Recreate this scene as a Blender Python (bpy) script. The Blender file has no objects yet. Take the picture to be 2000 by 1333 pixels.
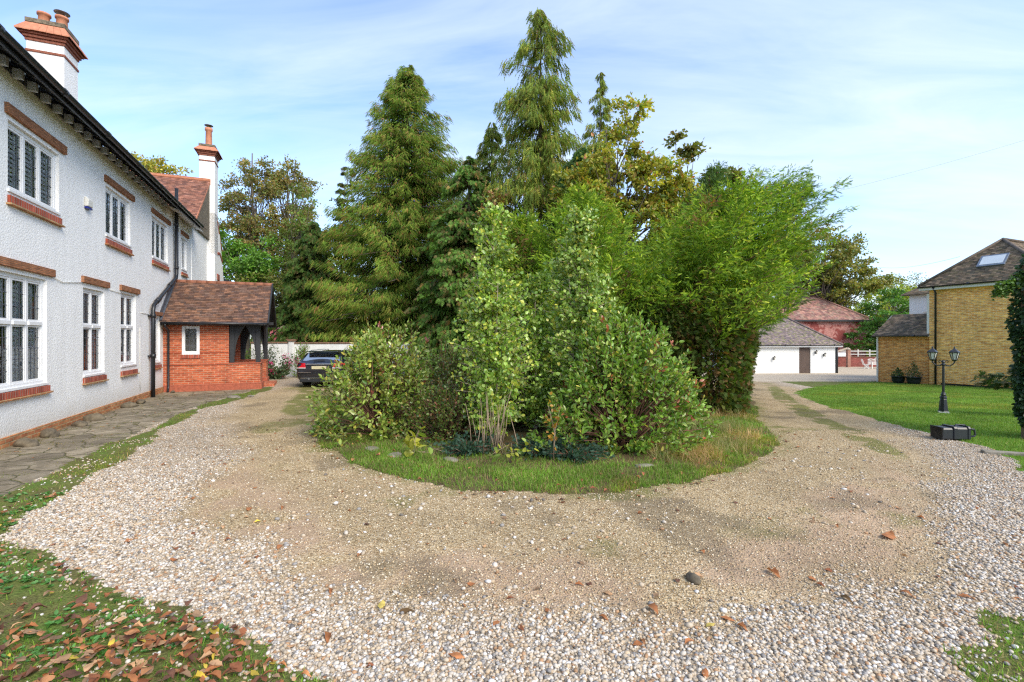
import bpy, math, random
import numpy as np
from mathutils import Vector, Matrix
R = math.radians
rng = np.random.default_rng(11)
random.seed(5)
scene = bpy.context.scene
COL = scene.collection

# ------------------------------------------------------------------ camera
cam = bpy.data.objects.new("camera", bpy.data.cameras.new("camera"))
COL.objects.link(cam)
cam.location = (0, 0, 1.9)
cam.rotation_euler = (R(90), 0, 0)
cam.data.sensor_width = 36
cam.data.lens = 16.74
cam.data.shift_y = -0.00325
cam.data.clip_start = 0.05
cam.data.clip_end = 2000
scene.camera = cam

# ------------------------------------------------------------------ sky, sun, exposure
SUN_EL, SUN_DIR = R(40), (0.70, -0.714)
world = bpy.data.worlds.new("World")
scene.world = world
world.use_nodes = True
wn, wl = world.node_tree.nodes, world.node_tree.links
wn.clear()
def N(nodes, typ, **kw):
    n = nodes.new(typ)
    for k, v in kw.items():
        if k == 'i':
            for a, b in v.items(): n.inputs[a].default_value = b
        else: setattr(n, k, v)
    return n
out = N(wn, 'ShaderNodeOutputWorld')
bg = N(wn, 'ShaderNodeBackground', i={1: 0.15})
sky = N(wn, 'ShaderNodeTexSky', sky_type='NISHITA', sun_disc=False)
sky.sun_elevation = SUN_EL
sky.sun_rotation = math.atan2(SUN_DIR[0], SUN_DIR[1])
sky.air_density = 1.0; sky.dust_density = 0.6; sky.ozone_density = 1.6
tc = N(wn, 'ShaderNodeTexCoord')
sep = N(wn, 'ShaderNodeSeparateXYZ')
wl.new(tc.outputs['Generated'], sep.inputs[0])
zz = N(wn, 'ShaderNodeMath', operation='MAXIMUM', i={1: 0.0}); wl.new(sep.outputs[2], zz.inputs[0])
za = N(wn, 'ShaderNodeMath', operation='ADD', i={1: 0.16}); wl.new(zz.outputs[0], za.inputs[0])
dx = N(wn, 'ShaderNodeMath', operation='DIVIDE'); wl.new(sep.outputs[0], dx.inputs[0]); wl.new(za.outputs[0], dx.inputs[1])
dy = N(wn, 'ShaderNodeMath', operation='DIVIDE'); wl.new(sep.outputs[1], dy.inputs[0]); wl.new(za.outputs[0], dy.inputs[1])
cmb = N(wn, 'ShaderNodeCombineXYZ'); wl.new(dx.outputs[0], cmb.inputs[0]); wl.new(dy.outputs[0], cmb.inputs[1])
mp = N(wn, 'ShaderNodeMapping', i={1: (3.1, 0.4, 0), 2: (0, 0, R(28)), 3: (0.34, 1.0, 1)})
wl.new(cmb.outputs[0], mp.inputs[0])
nz = N(wn, 'ShaderNodeTexNoise', i={'Scale': 0.75, 'Detail': 8.0, 'Roughness': 0.52, 'Distortion': 0.5})
wl.new(mp.outputs[0], nz.inputs[0])
mp2 = N(wn, 'ShaderNodeMapping', i={1: (7.3, 2.2, 0), 2: (0, 0, R(40)), 3: (0.8, 3.2, 1)})
wl.new(cmb.outputs[0], mp2.inputs[0])
nz2 = N(wn, 'ShaderNodeTexNoise', i={'Scale': 1.1, 'Detail': 7.0, 'Roughness': 0.6, 'Distortion': 0.8})
wl.new(mp2.outputs[0], nz2.inputs[0])
mixn = N(wn, 'ShaderNodeMath', operation='MULTIPLY_ADD', i={1: 0.35}); wl.new(nz2.outputs[0], mixn.inputs[0])
nsc = N(wn, 'ShaderNodeMath', operation='MULTIPLY', i={1: 0.75}); wl.new(nz.outputs[0], nsc.inputs[0])
wl.new(nsc.outputs[0], mixn.inputs[2])
cr = N(wn, 'ShaderNodeValToRGB')
cr.color_ramp.elements[0].position = 0.45; cr.color_ramp.elements[0].color = (0.10, 0.10, 0.10, 1)
cr.color_ramp.elements[1].position = 0.72; cr.color_ramp.elements[1].color = (0.92, 0.92, 0.92, 1)
wl.new(mixn.outputs[0], cr.inputs[0])
# thicker pale veil towards the horizon
hz = N(wn, 'ShaderNodeMapRange', i={1: 0.0, 2: 0.30, 3: 0.5, 4: 0.0}); wl.new(zz.outputs[0], hz.inputs[0])
mx = N(wn, 'ShaderNodeMath', operation='MAXIMUM'); wl.new(cr.outputs[0], mx.inputs[0]); wl.new(hz.outputs[0], mx.inputs[1])
skg = N(wn, 'ShaderNodeMix', data_type='RGBA', blend_type='MULTIPLY', i={0: 1.0, 7: (1.12, 1.25, 1.5, 1)})
wl.new(sky.outputs[0], skg.inputs[6])
mc = N(wn, 'ShaderNodeMix', data_type='RGBA', i={7: (4.2, 4.75, 5.25, 1)})
wl.new(mx.outputs[0], mc.inputs[0]); wl.new(skg.outputs[2], mc.inputs[6])
wl.new(mc.outputs[2], bg.inputs[0]); wl.new(bg.outputs[0], out.inputs[0])

sl = bpy.data.lights.new("sun", 'SUN'); sl.energy = 2.75; sl.angle = R(34); sl.color = (1, 0.91, 0.76)
so = bpy.data.objects.new("sun", sl); COL.objects.link(so)
sv = Vector((SUN_DIR[0] * math.cos(SUN_EL), SUN_DIR[1] * math.cos(SUN_EL), math.sin(SUN_EL)))
so.rotation_euler = sv.to_track_quat('Z', 'Y').to_euler()
so.location = (20, -20, 30)
vs = scene.view_settings
vs.view_transform = 'Standard'; vs.look = 'None'; vs.gamma = 1; vs.exposure = 0.72
scene.cycles.use_denoising = False
scene.cycles.filter_width = 1.25
scene.cycles.sample_clamp_indirect = 3.0
scene.cycles.max_bounces = 7; scene.cycles.diffuse_bounces = 4; scene.cycles.transparent_max_bounces = 8
scene.cycles.caustics_reflective = False; scene.cycles.caustics_refractive = False

# ------------------------------------------------------------------ numpy noise
def _h(ix, iy, s):
    n = (ix * 374761393 + iy * 668265263 + s * 1442695041) & 0xFFFFFFFF
    n = ((n ^ (n >> 13)) * 1274126177) & 0xFFFFFFFF
    return ((n ^ (n >> 16)) & 0xFFFF) / 65535.0
def vn(x, y, s=0):
    x = np.asarray(x, float); y = np.asarray(y, float)
    ix = np.floor(x).astype(np.int64); iy = np.floor(y).astype(np.int64)
    fx = x - ix; fy = y - iy
    fx = fx * fx * (3 - 2 * fx); fy = fy * fy * (3 - 2 * fy)
    return (_h(ix, iy, s) * (1 - fx) + _h(ix + 1, iy, s) * fx) * (1 - fy) + (_h(ix, iy + 1, s) * (1 - fx) + _h(ix + 1, iy + 1, s) * fx) * fy
def fbm(x, y, s=0, o=4):
    r = 0; a = .5
    for k in range(o):
        r = r + a * vn(x * 2 ** k, y * 2 ** k, s + k); a *= .5
    return r / (1 - .5 ** o)
def sstep(a, b, x):
    t = np.clip((np.asarray(x, float) - a) / (b - a), 0, 1); return t * t * (3 - 2 * t)

# ------------------------------------------------------------------ materials
MATS = {}
def newmat(name):
    m = bpy.data.materials.new(name); m.use_nodes = True
    nt = m.node_tree; nt.nodes.clear()
    o = nt.nodes.new('ShaderNodeOutputMaterial'); p = nt.nodes.new('ShaderNodeBsdfPrincipled')
    nt.links.new(p.outputs[0], o.inputs[0])
    MATS[name] = m
    return m, nt.nodes, nt.links, p, o
def ramp(nd, stops):
    r = nd.new('ShaderNodeValToRGB'); e = r.color_ramp.elements
    while len(e) < len(stops): e.new(0.5)
    for k, (p, c) in enumerate(stops):
        e[k].position = p; e[k].color = (*c, 1) if len(c) == 3 else c
    return r
def objvec(nd, lk, scale=(1, 1, 1), uv=False):
    t = nd.new('ShaderNodeTexCoord'); m = nd.new('ShaderNodeMapping'); m.inputs[3].default_value = scale
    lk.new(t.outputs['UV' if uv else 'Object'], m.inputs[0]); return m
def bump(nd, lk, p, h, strength=.4, dist=.01, prev=None):
    b = nd.new('ShaderNodeBump'); b.inputs['Strength'].default_value = strength; b.inputs['Distance'].default_value = dist
    lk.new(h, b.inputs['Height'])
    if prev: lk.new(prev.outputs[0], b.inputs['Normal'])
    lk.new(b.outputs[0], p.inputs['Normal']); return b
def plain(name, c, rough=.6, var=.15, scale=6, metal=0, bmp=0, spec=.5):
    m, nd, lk, p, o = newmat(name)
    v = objvec(nd, lk); n = N(nd, 'ShaderNodeTexNoise', i={'Scale': scale, 'Detail': 6.0, 'Roughness': .65}); lk.new(v.outputs[0], n.inputs[0])
    r = ramp(nd, [(.3, tuple(x * (1 - var) for x in c)), (.7, tuple(min(1, x * (1 + var)) for x in c))])
    lk.new(n.outputs[0], r.inputs[0]); lk.new(r.outputs[0], p.inputs['Base Color'])
    p.inputs['Roughness'].default_value = rough; p.inputs['Metallic'].default_value = metal
    p.inputs['Specular IOR Level'].default_value = spec
    if bmp: bump(nd, lk, p, n.outputs[0], bmp, .01)
    return m
def attrmat(name, rough=.6, transl=0, var=.25, scale=3.0, spec=.4, bmp=0, bscale=40, attr='tint', gloss_tr=1.0):
    m, nd, lk, p, o = newmat(name)
    a = N(nd, 'ShaderNodeAttribute', attribute_name=attr)
    v = objvec(nd, lk); n = N(nd, 'ShaderNodeTexNoise', i={'Scale': scale, 'Detail': 5.0}); lk.new(v.outputs[0], n.inputs[0])
    mr = N(nd, 'ShaderNodeMapRange', i={1: .3, 2: .7, 3: 1 - var, 4: 1 + var}); lk.new(n.outputs[0], mr.inputs[0])
    x = N(nd, 'ShaderNodeVectorMath', operation='SCALE'); lk.new(a.outputs['Color'], x.inputs[0]); lk.new(mr.outputs[0], x.inputs['Scale'])
    lk.new(x.outputs[0], p.inputs['Base Color']); p.inputs['Roughness'].default_value = rough
    p.inputs['Specular IOR Level'].default_value = spec
    if bmp:
        n2 = N(nd, 'ShaderNodeTexNoise', i={'Scale': bscale, 'Detail': 4.0}); lk.new(v.outputs[0], n2.inputs[0]); bump(nd, lk, p, n2.outputs[0], bmp, .01)
    if transl:
        t = nd.new('ShaderNodeBsdfTranslucent'); y = N(nd, 'ShaderNodeVectorMath', operation='MULTIPLY', i={1: (1.25, 1.25, .5)})
        lk.new(x.outputs[0], y.inputs[0]); lk.new(y.outputs[0], t.inputs[0])
        ms = N(nd, 'ShaderNodeMixShader', i={0: transl}); lk.new(p.outputs[0], ms.inputs[1]); lk.new(t.outputs[0], ms.inputs[2]); lk.new(ms.outputs[0], o.inputs[0])
    return m
def brick(name, c1, c2, mortar, w=.225, h=.075, ms=.009, bmp=.5, patch=None, dark=None):
    m, nd, lk, p, o = newmat(name)
    v = objvec(nd, lk, uv=True)
    b = N(nd, 'ShaderNodeTexBrick', i={'Color1': (*c1, 1), 'Color2': (*c2, 1), 'Mortar': (*mortar, 1), 'Scale': 1.0, 'Mortar Size': ms, 'Mortar Smooth': .15, 'Bias': -.1, 'Brick Width': w, 'Row Height': h})
    lk.new(v.outputs[0], b.inputs[0])
    # brick to brick variation: noise sampled at brick scale
    v2 = objvec(nd, lk, (1 / w / 1.0, 1 / h, 1), uv=True)
    n = N(nd, 'ShaderNodeTexNoise', i={'Scale': .9, 'Detail': 2.0, 'Roughness': .7}); lk.new(v2.outputs[0], n.inputs[0])
    mr = N(nd, 'ShaderNodeMapRange', i={1: .3, 2: .7, 3: .62, 4: 1.38}); lk.new(n.outputs[0], mr.inputs[0])
    s = N(nd, 'ShaderNodeVectorMath', operation='SCALE'); lk.new(b.outputs[0], s.inputs[0]); lk.new(mr.outputs[0], s.inputs['Scale'])
    n3 = N(nd, 'ShaderNodeTexNoise', i={'Scale': 1.3, 'Detail': 6.0, 'Roughness': .7}); lk.new(v.outputs[0], n3.inputs[0])
    mr3 = N(nd, 'ShaderNodeMapRange', i={1: .3, 2: .75, 3: 1.12, 4: .8}); lk.new(n3.outputs[0], mr3.inputs[0])
    s2 = N(nd, 'ShaderNodeVectorMath', operation='SCALE'); lk.new(s.outputs[0], s2.inputs[0]); lk.new(mr3.outputs[0], s2.inputs['Scale'])
    last = s2.outputs[0]
    if patch:
        n4 = N(nd, 'ShaderNodeTexNoise', i={'Scale': .8, 'Detail': 5.0, 'Roughness': .7}); lk.new(v.outputs[0], n4.inputs[0])
        r4 = ramp(nd, [(.5, (0, 0, 0)), (.54, (1, 1, 1))]); lk.new(n4.outputs[0], r4.inputs[0])
        mm = N(nd, 'ShaderNodeMix', data_type='RGBA', i={7: (*patch, 1)}); lk.new(r4.outputs[0], mm.inputs[0]); lk.new(last, mm.inputs[6]); last = mm.outputs[2]
    lk.new(last, p.inputs['Base Color'])
    p.inputs['Roughness'].default_value = .85; p.inputs['Specular IOR Level'].default_value = .25
    inv = N(nd, 'ShaderNodeMath', operation='MULTIPLY_ADD', i={1: -1.0, 2: 1.0}); lk.new(b.outputs['Fac'], inv.inputs[0])
    bump(nd, lk, p, inv.outputs[0], bmp, .012)
    return m

def roughcast():
    m, nd, lk, p, o = newmat('roughcast')
    v = objvec(nd, lk)
    n = N(nd, 'ShaderNodeTexNoise', i={'Scale': 26.0, 'Detail': 5.0, 'Roughness': .6, 'Distortion': .3}); lk.new(v.outputs[0], n.inputs[0])
    vo = N(nd, 'ShaderNodeTexVoronoi', i={'Scale': 34.0}); vo.feature = 'SMOOTH_F1'; lk.new(v.outputs[0], vo.inputs[0])
    ad = N(nd, 'ShaderNodeMath', operation='MULTIPLY_ADD', i={1: -.7}); lk.new(vo.outputs[0], ad.inputs[0]); lk.new(n.outputs[0], ad.inputs[2])
    bump(nd, lk, p, ad.outputs[0], .42, .02)
    # darker olive-beige band under the eaves (object z); weather stains: general grey streaks
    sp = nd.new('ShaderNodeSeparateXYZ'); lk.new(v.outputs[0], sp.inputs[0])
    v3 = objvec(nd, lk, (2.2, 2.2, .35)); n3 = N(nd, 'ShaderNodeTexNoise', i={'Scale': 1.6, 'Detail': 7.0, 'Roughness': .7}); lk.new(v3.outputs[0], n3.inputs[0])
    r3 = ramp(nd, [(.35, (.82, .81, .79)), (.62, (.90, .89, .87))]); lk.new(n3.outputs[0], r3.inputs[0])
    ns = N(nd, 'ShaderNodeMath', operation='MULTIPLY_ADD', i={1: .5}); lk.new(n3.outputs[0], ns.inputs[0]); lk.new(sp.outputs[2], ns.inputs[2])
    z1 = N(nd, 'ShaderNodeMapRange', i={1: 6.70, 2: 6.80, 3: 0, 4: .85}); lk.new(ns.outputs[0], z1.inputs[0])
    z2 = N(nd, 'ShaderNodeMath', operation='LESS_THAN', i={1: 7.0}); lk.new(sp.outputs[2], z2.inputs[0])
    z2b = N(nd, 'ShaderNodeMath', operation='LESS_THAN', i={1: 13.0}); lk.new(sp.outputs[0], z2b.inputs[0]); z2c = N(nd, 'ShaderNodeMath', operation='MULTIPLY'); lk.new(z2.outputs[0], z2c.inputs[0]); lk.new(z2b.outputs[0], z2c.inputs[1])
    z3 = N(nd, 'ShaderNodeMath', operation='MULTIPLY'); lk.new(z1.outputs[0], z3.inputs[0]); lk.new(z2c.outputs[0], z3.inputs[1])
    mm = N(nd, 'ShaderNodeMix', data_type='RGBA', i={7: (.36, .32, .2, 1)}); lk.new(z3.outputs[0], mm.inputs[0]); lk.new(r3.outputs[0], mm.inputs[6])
    # rain splash and dirt low on the wall
    sb = N(nd, 'ShaderNodeMath', operation='MULTIPLY_ADD', i={1: -.7}); lk.new(n3.outputs[0], sb.inputs[0]); lk.new(sp.outputs[2], sb.inputs[2])
    sr = N(nd, 'ShaderNodeMapRange', i={1: -.25, 2: .25, 3: .5, 4: 0.0}); lk.new(sb.outputs[0], sr.inputs[0])
    ms_ = N(nd, 'ShaderNodeMix', data_type='RGBA', i={7: (.42, .37, .28, 1)}); lk.new(sr.outputs[0], ms_.inputs[0]); lk.new(mm.outputs[2], ms_.inputs[6]); mm = ms_
    # dark lichen specks
    n5 = N(nd, 'ShaderNodeTexNoise', i={'Scale': 7.0, 'Detail': 8.0, 'Roughness': .8}); lk.new(v.outputs[0], n5.inputs[0])
    r5 = ramp(nd, [(.63, (1, 1, 1)), (.70, (.72, .72, .70))]); lk.new(n5.outputs[0], r5.inputs[0])
    m5 = N(nd, 'ShaderNodeMix', data_type='RGBA', blend_type='MULTIPLY', i={0: 1.0}); lk.new(mm.outputs[2], m5.inputs[6]); lk.new(r5.outputs[0], m5.inputs[7])
    lk.new(m5.outputs[2], p.inputs['Base Color']); p.inputs['Roughness'].default_value = .9; p.inputs['Specular IOR Level'].default_value = .2
    return m
M = {}
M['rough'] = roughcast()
M['white'] = plain('white_paint', (.80, .80, .80), .4, .05)
M['offwhite'] = plain('cream_paint', (.72, .70, .64), .6, .06)
M['black'] = plain('black_paint', (.018, .019, .022), .35, .3, 12)
M['blackwood'] = plain('black_timber', (.022, .023, .026), .6, .35, 14, bmp=.2)
M['lead'] = plain('lead_flashing', (.09, .10, .12), .5, .3, 8)
M['greyfeet'] = plain('rafter_paint', (.5, .52, .56), .6, .1)
M['redbrick'] = brick('porch_brick', (.50, .125, .052), (.36, .075, .036), (.46, .26, .17), bmp=.4, ms=.009)
M['plinth'] = brick('plinth_brick', (.46, .20, .085), (.38, .13, .06), (.40, .30, .16))
M['sillbrick'] = brick('sill_brick', (.42, .09, .05), (.30, .07, .045), (.33, .22, .17), w=.075, h=.5, ms=.008)
M['lintel'] = brick('lintel_tile', (.45, .18, .08), (.33, .12, .06), (.26, .14, .08), w=.16, h=.032, ms=.008, bmp=.9)
M['yellow'] = brick('yellow_brick', (.97, .52, .13), (.74, .30, .07), (.84, .62, .33), ms=.010)
M['orangebr'] = brick('orange_brick', (.74, .32, .07), (.48, .17, .04), (.66, .46, .22), ms=.010)
M['pinkbr'] = brick('painted_pink_brick', (.46, .20, .165), (.40, .15, .13), (.46, .26, .22), patch=(.25, .06, .05))
M['darkredbr'] = brick('dark_red_brick', (.27, .06, .05), (.2, .05, .04), (.3, .16, .12))
M['copingbr'] = brick('coping_brick', (.22, .11, .07), (.16, .09, .06), (.2, .17, .12), w=.11, h=.3)
M['terracotta'] = plain('terracotta', (.50, .20, .11), .75, .25, 9, bmp=.2)
M['flaunch'] = plain('mossy_mortar', (.16, .13, .09), .95, .7, 14, bmp=.6)
M['corbel'] = plain('corbel_brick', (.25, .085, .05), .85, .45, 22, bmp=.4)
M['tile'] = attrmat('clay_tiles', .85, 0, .3, 5, .2, .5, 30)
M['galv'] = plain('galvanised', (.25, .28, .32), .4, .2, 8, metal=.6)
M['doorbrown'] = plain('brown_door', (.10, .065, .05), .6, .2, 5)
M['curtain'] = plain('pale_curtain', (.74, .76, .71), .9, .25, 5)
M['shutter'] = plain('shutter_white', (.82, .83, .82), .5, .05)
M['interior'] = plain('dim_interior', (.10, .10, .09), .9, .3, 1.5)
M['bark'] = plain('grey_bark', (.13, .105, .08), .9, .4, 9, bmp=.6)
M['barkr'] = plain('red_bark', (.16, .075, .045), .9, .4, 9, bmp=.6)
M['birchbark'] = plain('birch_bark', (.42, .33, .24), .8, .35, 30, bmp=.2)
M['twig'] = plain('dry_twigs', (.30, .22, .15), .9, .3, 12)
M['wood'] = plain('weathered_wood', (.22, .15, .11), .85, .3, 10, bmp=.3)
M['stone'] = plain('rough_stone', (.13, .105, .07), .95, .55, 7, bmp=.9)
M['stonegrey'] = plain('grey_stone', (.22, .195, .155), .95, .4, 6, bmp=.7)
M['plasticb'] = plain('black_plastic', (.02, .022, .026), .38, .2, 6)
M['leaf'] = attrmat('leaf_green', .42, .36, .2, 2.0, .45)
M['gloss'] = attrmat('leaf_glossy', .28, .30, .2, 3.0, .6)
M['needle'] = attrmat('conifer_spray', .6, .36, .25, 1.5, .25)
M['blade'] = attrmat('grass_blade', .55, .3, .25, 1.2, .3)
M['cable'] = plain('cable_grey', (.3, .31, .33), .6, .1)
M['pebble'] = attrmat('pebble', .75, 0, .12, 60, .3)
M['dead'] = attrmat('dead_leaf', .7, .12, .25, 25, .3)
M['flower'] = plain('magenta_petals', (.6, .03, .22), .5, .2)

def glass(name, tint=(.55, .6, .58), tr=.72):
    m, nd, lk, p, o = newmat(name)
    g = N(nd, 'ShaderNodeBsdfGlossy', i={0: (.95, .98, 1, 1), 'Roughness': .03}); t = N(nd, 'ShaderNodeBsdfTransparent', i={0: (*tint, 1)})
    v = objvec(nd, lk); n = N(nd, 'ShaderNodeTexNoise', i={'Scale': 2.5, 'Detail': 2.0}); lk.new(v.outputs[0], n.inputs[0])
    b = N(nd, 'ShaderNodeBump', i={'Strength': .25, 'Distance': .02}); lk.new(n.outputs[0], b.inputs['Height']); lk.new(b.outputs[0], g.inputs['Normal'])
    f = N(nd, 'ShaderNodeFresnel', i={0: 1.5}); a = N(nd, 'ShaderNodeMath', operation='ADD', i={1: 1 - tr - .1}); lk.new(f.outputs[0], a.inputs[0])
    ms = nd.new('ShaderNodeMixShader'); lk.new(a.outputs[0], ms.inputs[0]); lk.new(t.outputs[0], ms.inputs[1]); lk.new(g.outputs[0], ms.inputs[2]); lk.new(ms.outputs[0], o.inputs[0])
    return m
M['glass'] = glass('window_glass', (.97, .98, .97), .88)
M['carglass'] = glass('car_glass', (.35, .4, .4), .3)
def paint(name, c, rough=.15, coat=1.0):
    m, nd, lk, p, o = newmat(name)
    p.inputs['Base Color'].default_value = (*c, 1); p.inputs['Roughness'].default_value = .35; p.inputs['Metallic'].default_value = .3
    p.inputs['Coat Weight'].default_value = coat; p.inputs['Coat Roughness'].default_value = .05
    return m
M['carpaint'] = paint('car_paint', (.012, .014, .022))
M['chrome'] = plain('chrome', (.75, .76, .78), .12, .05, 3, metal=1)
M['redlens'] = plain('red_lens', (.55, .01, .02), .12, .2, 20)
M['whitelens'] = plain('clear_lens', (.7, .65, .66), .12, .1, 20)
M['plate'] = plain('number_plate', (.56, .50, .32), .4, .1, 20)
M['tyre'] = plain('tyre_rubber', (.02, .02, .02), .85, .2, 20)
M['rim'] = plain('alloy_rim', (.45, .46, .48), .3, .1, 8, metal=.9)
M['lampglass'] = plain('lamp_glass', (.66, .65, .60), .15, .15, 8)

# ------------------------------------------------------------------ mesh helpers
def prop(o, label=None, cat=None, group=None, kind=None):
    for k, v in (('label', label), ('category', cat), ('group', group), ('kind', kind)):
        if v: o[k] = v
    return o
def empty(name, loc=(0, 0, 0), rz=0, parent=None, **k):
    o = bpy.data.objects.new(name, None); COL.objects.link(o); o.location = loc; o.rotation_euler = (0, 0, rz)
    o.empty_display_size = .1
    if parent: o.parent = parent
    return prop(o, **k)
def npmesh(name, V, F, mats, tint=None, parent=None, smooth=False, mi=None, **k):
    """V (n,3); F list of (m,c) int arrays; tint (n,3) per vertex."""
    me = bpy.data.meshes.new(name)
    V = np.ascontiguousarray(V, np.float32)
    if not isinstance(F, (list, tuple)): F = [F]
    F = [f for f in F if len(f)]
    me.vertices.add(len(V)); me.vertices.foreach_set('co', V.ravel())
    loops = np.concatenate([f.ravel() for f in F]).astype(np.int32)
    tot = np.concatenate([np.full(len(f), f.shape[1], np.int32) for f in F])
    st = np.concatenate([[0], np.cumsum(tot)[:-1]]).astype(np.int32)
    me.loops.add(len(loops)); me.loops.foreach_set('vertex_index', loops)
    me.polygons.add(len(tot)); me.polygons.foreach_set('loop_start', st); me.polygons.foreach_set('loop_total', tot)
    me.polygons.foreach_set('use_smooth', np.full(len(tot), smooth, bool))
    for m in (mats if isinstance(mats, (list, tuple)) else [mats]): me.materials.append(m)
    if mi is not None: me.polygons.foreach_set('material_index', np.asarray(mi, np.int32))
    if tint is not None:
        a = me.attributes.new('tint', 'FLOAT_COLOR', 'POINT')
        c = np.ones((len(V), 4), np.float32); c[:, :3] = tint; a.data.foreach_set('color', c.ravel())
    me.update(calc_edges=True)
    o = bpy.data.objects.new(name, me); COL.objects.link(o)
    if parent: o.parent = parent
    return prop(o, **k)

class MB:
    """collects shapes into ONE mesh; faces carry material slots; uv in metres from the dominant normal"""
    def __init__(s): s.v = []; s.f = []; s.m = []; s.sm = []; s.t = {}
    def face(s, pts, m=0, sm=False):
        b = len(s.v); s.v += [tuple(p) for p in pts]; s.f.append(list(range(b, b + len(pts)))); s.m.append(m); s.sm.append(sm); return s
    def box(s, x0, x1, y0, y1, z0, z1, m=0, bev=0):
        if x0 > x1: x0, x1 = x1, x0
        if y0 > y1: y0, y1 = y1, y0
        if z0 > z1: z0, z1 = z1, z0
        b = len(s.v)
        s.v += [(x, y, z) for z in (z0, z1) for y in (y0, y1) for x in (x0, x1)]
        for f in ((0, 2, 3, 1), (4, 5, 7, 6), (0, 1, 5, 4), (2, 6, 7, 3), (0, 4, 6, 2), (1, 3, 7, 5)):
            s.f.append([b + i for i in f]); s.m.append(m); s.sm.append(False)
        return s
    def obox(s, c, ax, h, m=0):
        """oriented box: centre, three axis vectors, half sizes"""
        c = Vector(c); ax = [Vector(a).normalized() for a in ax]; b = len(s.v)
        for k in (-1, 1):
            for j in (-1, 1):
                for i in (-1, 1): s.v.append(tuple(c + ax[0] * h[0] * i + ax[1] * h[1] * j + ax[2] * h[2] * k))
        for f in ((0, 2, 3, 1), (4, 5, 7, 6), (0, 1, 5, 4), (2, 6, 7, 3), (0, 4, 6, 2), (1, 3, 7, 5)):
            s.f.append([b + i for i in f]); s.m.append(m); s.sm.append(False)
        return s
    def bar(s, a, b, w, h, m=0, up=(0, 0, 1)):
        a = Vector(a); b = Vector(b); d = (b - a); L = d.length; d.normalize(); u = Vector(up)
        x = d.cross(u)
        if x.length < 1e-4: x = d.cross(Vector((1, 0, 0)))
        x.normalize(); y = x.cross(d)
        return s.obox((a + b) / 2, (x, d, y), (w / 2, L / 2, h / 2), m)
    def prism(s, poly, vec, m=0):
        """poly: list of 3d points (planar), extruded by vec"""
        vec = Vector(vec); n = len(poly); b = len(s.v)
        s.v += [tuple(p) for p in poly] + [tuple(Vector(p) + vec) for p in poly]
        s.f.append([b + i for i in range(n)][::-1]); s.f.append([b + n + i for i in range(n)]); s.m += [m, m]; s.sm += [False, False]
        for i in range(n):
            j = (i + 1) % n; s.f.append([b + i, b + j, b + n + j, b + n + i]); s.m.append(m); s.sm.append(False)
        return s
    def tube(s, pts, r, m=0, n=10, caps=True, sm=True):
        pts = [Vector(p) for p in pts]; rr = r if isinstance(r, (list, tuple)) else [r] * len(pts); b = len(s.v)
        up = Vector((0, 0, 1)); prev = None
        for i, p in enumerate(pts):
            d = (pts[min(i + 1, len(pts) - 1)] - pts[max(i - 1, 0)]).normalized()
            if prev is None:
                x = d.cross(up)
                if x.length < .05: x = d.cross(Vector((1, 0, 0)))
            else: x = prev - d * prev.dot(d)
            x.normalize(); prev = x; y = d.cross(x)
            for k in range(n):
                a = 2 * math.pi * k / n; s.v.append(tuple(p + (x * math.cos(a) + y * math.sin(a)) * rr[i]))
        for i in range(len(pts) - 1):
            for k in range(n):
                k2 = (k + 1) % n; s.f.append([b + i * n + k, b + i * n + k2, b + (i + 1) * n + k2, b + (i + 1) * n + k]); s.m.append(m); s.sm.append(sm)
        if caps:
            s.f.append([b + k for k in range(n)][::-1]); s.f.append([b + (len(pts) - 1) * n + k for k in range(n)]); s.m += [m, m]; s.sm += [False, False]
        return s
    def lathe(s, prof, c=(0, 0, 0), m=0, n=20, sm=True, sx=1, sy=1):
        b = len(s.v)
        for r, z in prof:
            for k in range(n):
                a = 2 * math.pi * k / n; s.v.append((c[0] + r * math.cos(a) * sx, c[1] + r * math.sin(a) * sy, c[2] + z))
        for i in range(len(prof) - 1):
            for k in range(n):
                k2 = (k + 1) % n; s.f.append([b + i * n + k, b + i * n + k2, b + (i + 1) * n + k2, b + (i + 1) * n + k]); s.m.append(m); s.sm.append(sm)
        s.f.append([b + k for k in range(n)][::-1]); s.f.append([b + (len(prof) - 1) * n + k for k in range(n)]); s.m += [m, m]; s.sm += [False, False]
        return s
    def build(s, name, mats, parent=None, bevel=0, tint=None, **k):
        me = bpy.data.meshes.new(name); me.from_pydata(s.v, [], s.f)
        for m in (mats if isinstance(mats, (list, tuple)) else [mats]): me.materials.append(m)
        me.polygons.foreach_set('material_index', s.m); me.polygons.foreach_set('use_smooth', s.sm)
        uv = me.uv_layers.new(name='UVMap')
        for p in me.polygons:
            n = p.normal; ax = max(range(3), key=lambda i: abs(n[i]) * (1.001 if i == 1 else 1))
            h = math.hypot(n.x, n.y)
            for li in p.loop_indices:
                c = me.vertices[me.loops[li].vertex_index].co
                if ax == 2 or h < .3: uv.data[li].uv = (c.x, c.y)
                else: uv.data[li].uv = ((-n.y * c.x + n.x * c.y) / h + 7.013, c.z + 5.004)
        if tint is not None:
            a = me.attributes.new('tint', 'FLOAT_COLOR', 'POINT')
            cc = np.ones((len(s.v), 4), np.float32); cc[:, :3] = tint; a.data.foreach_set('color', cc.ravel())
        o = bpy.data.objects.new(name, me); COL.objects.link(o)
        if parent: o.parent = parent
        if bevel:
            b = o.modifiers.new('bevel', 'BEVEL'); b.width = bevel; b.segments = 2; b.limit_method = 'ANGLE'; b.angle_limit = R(50)
        return prop(o, **k)

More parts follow.
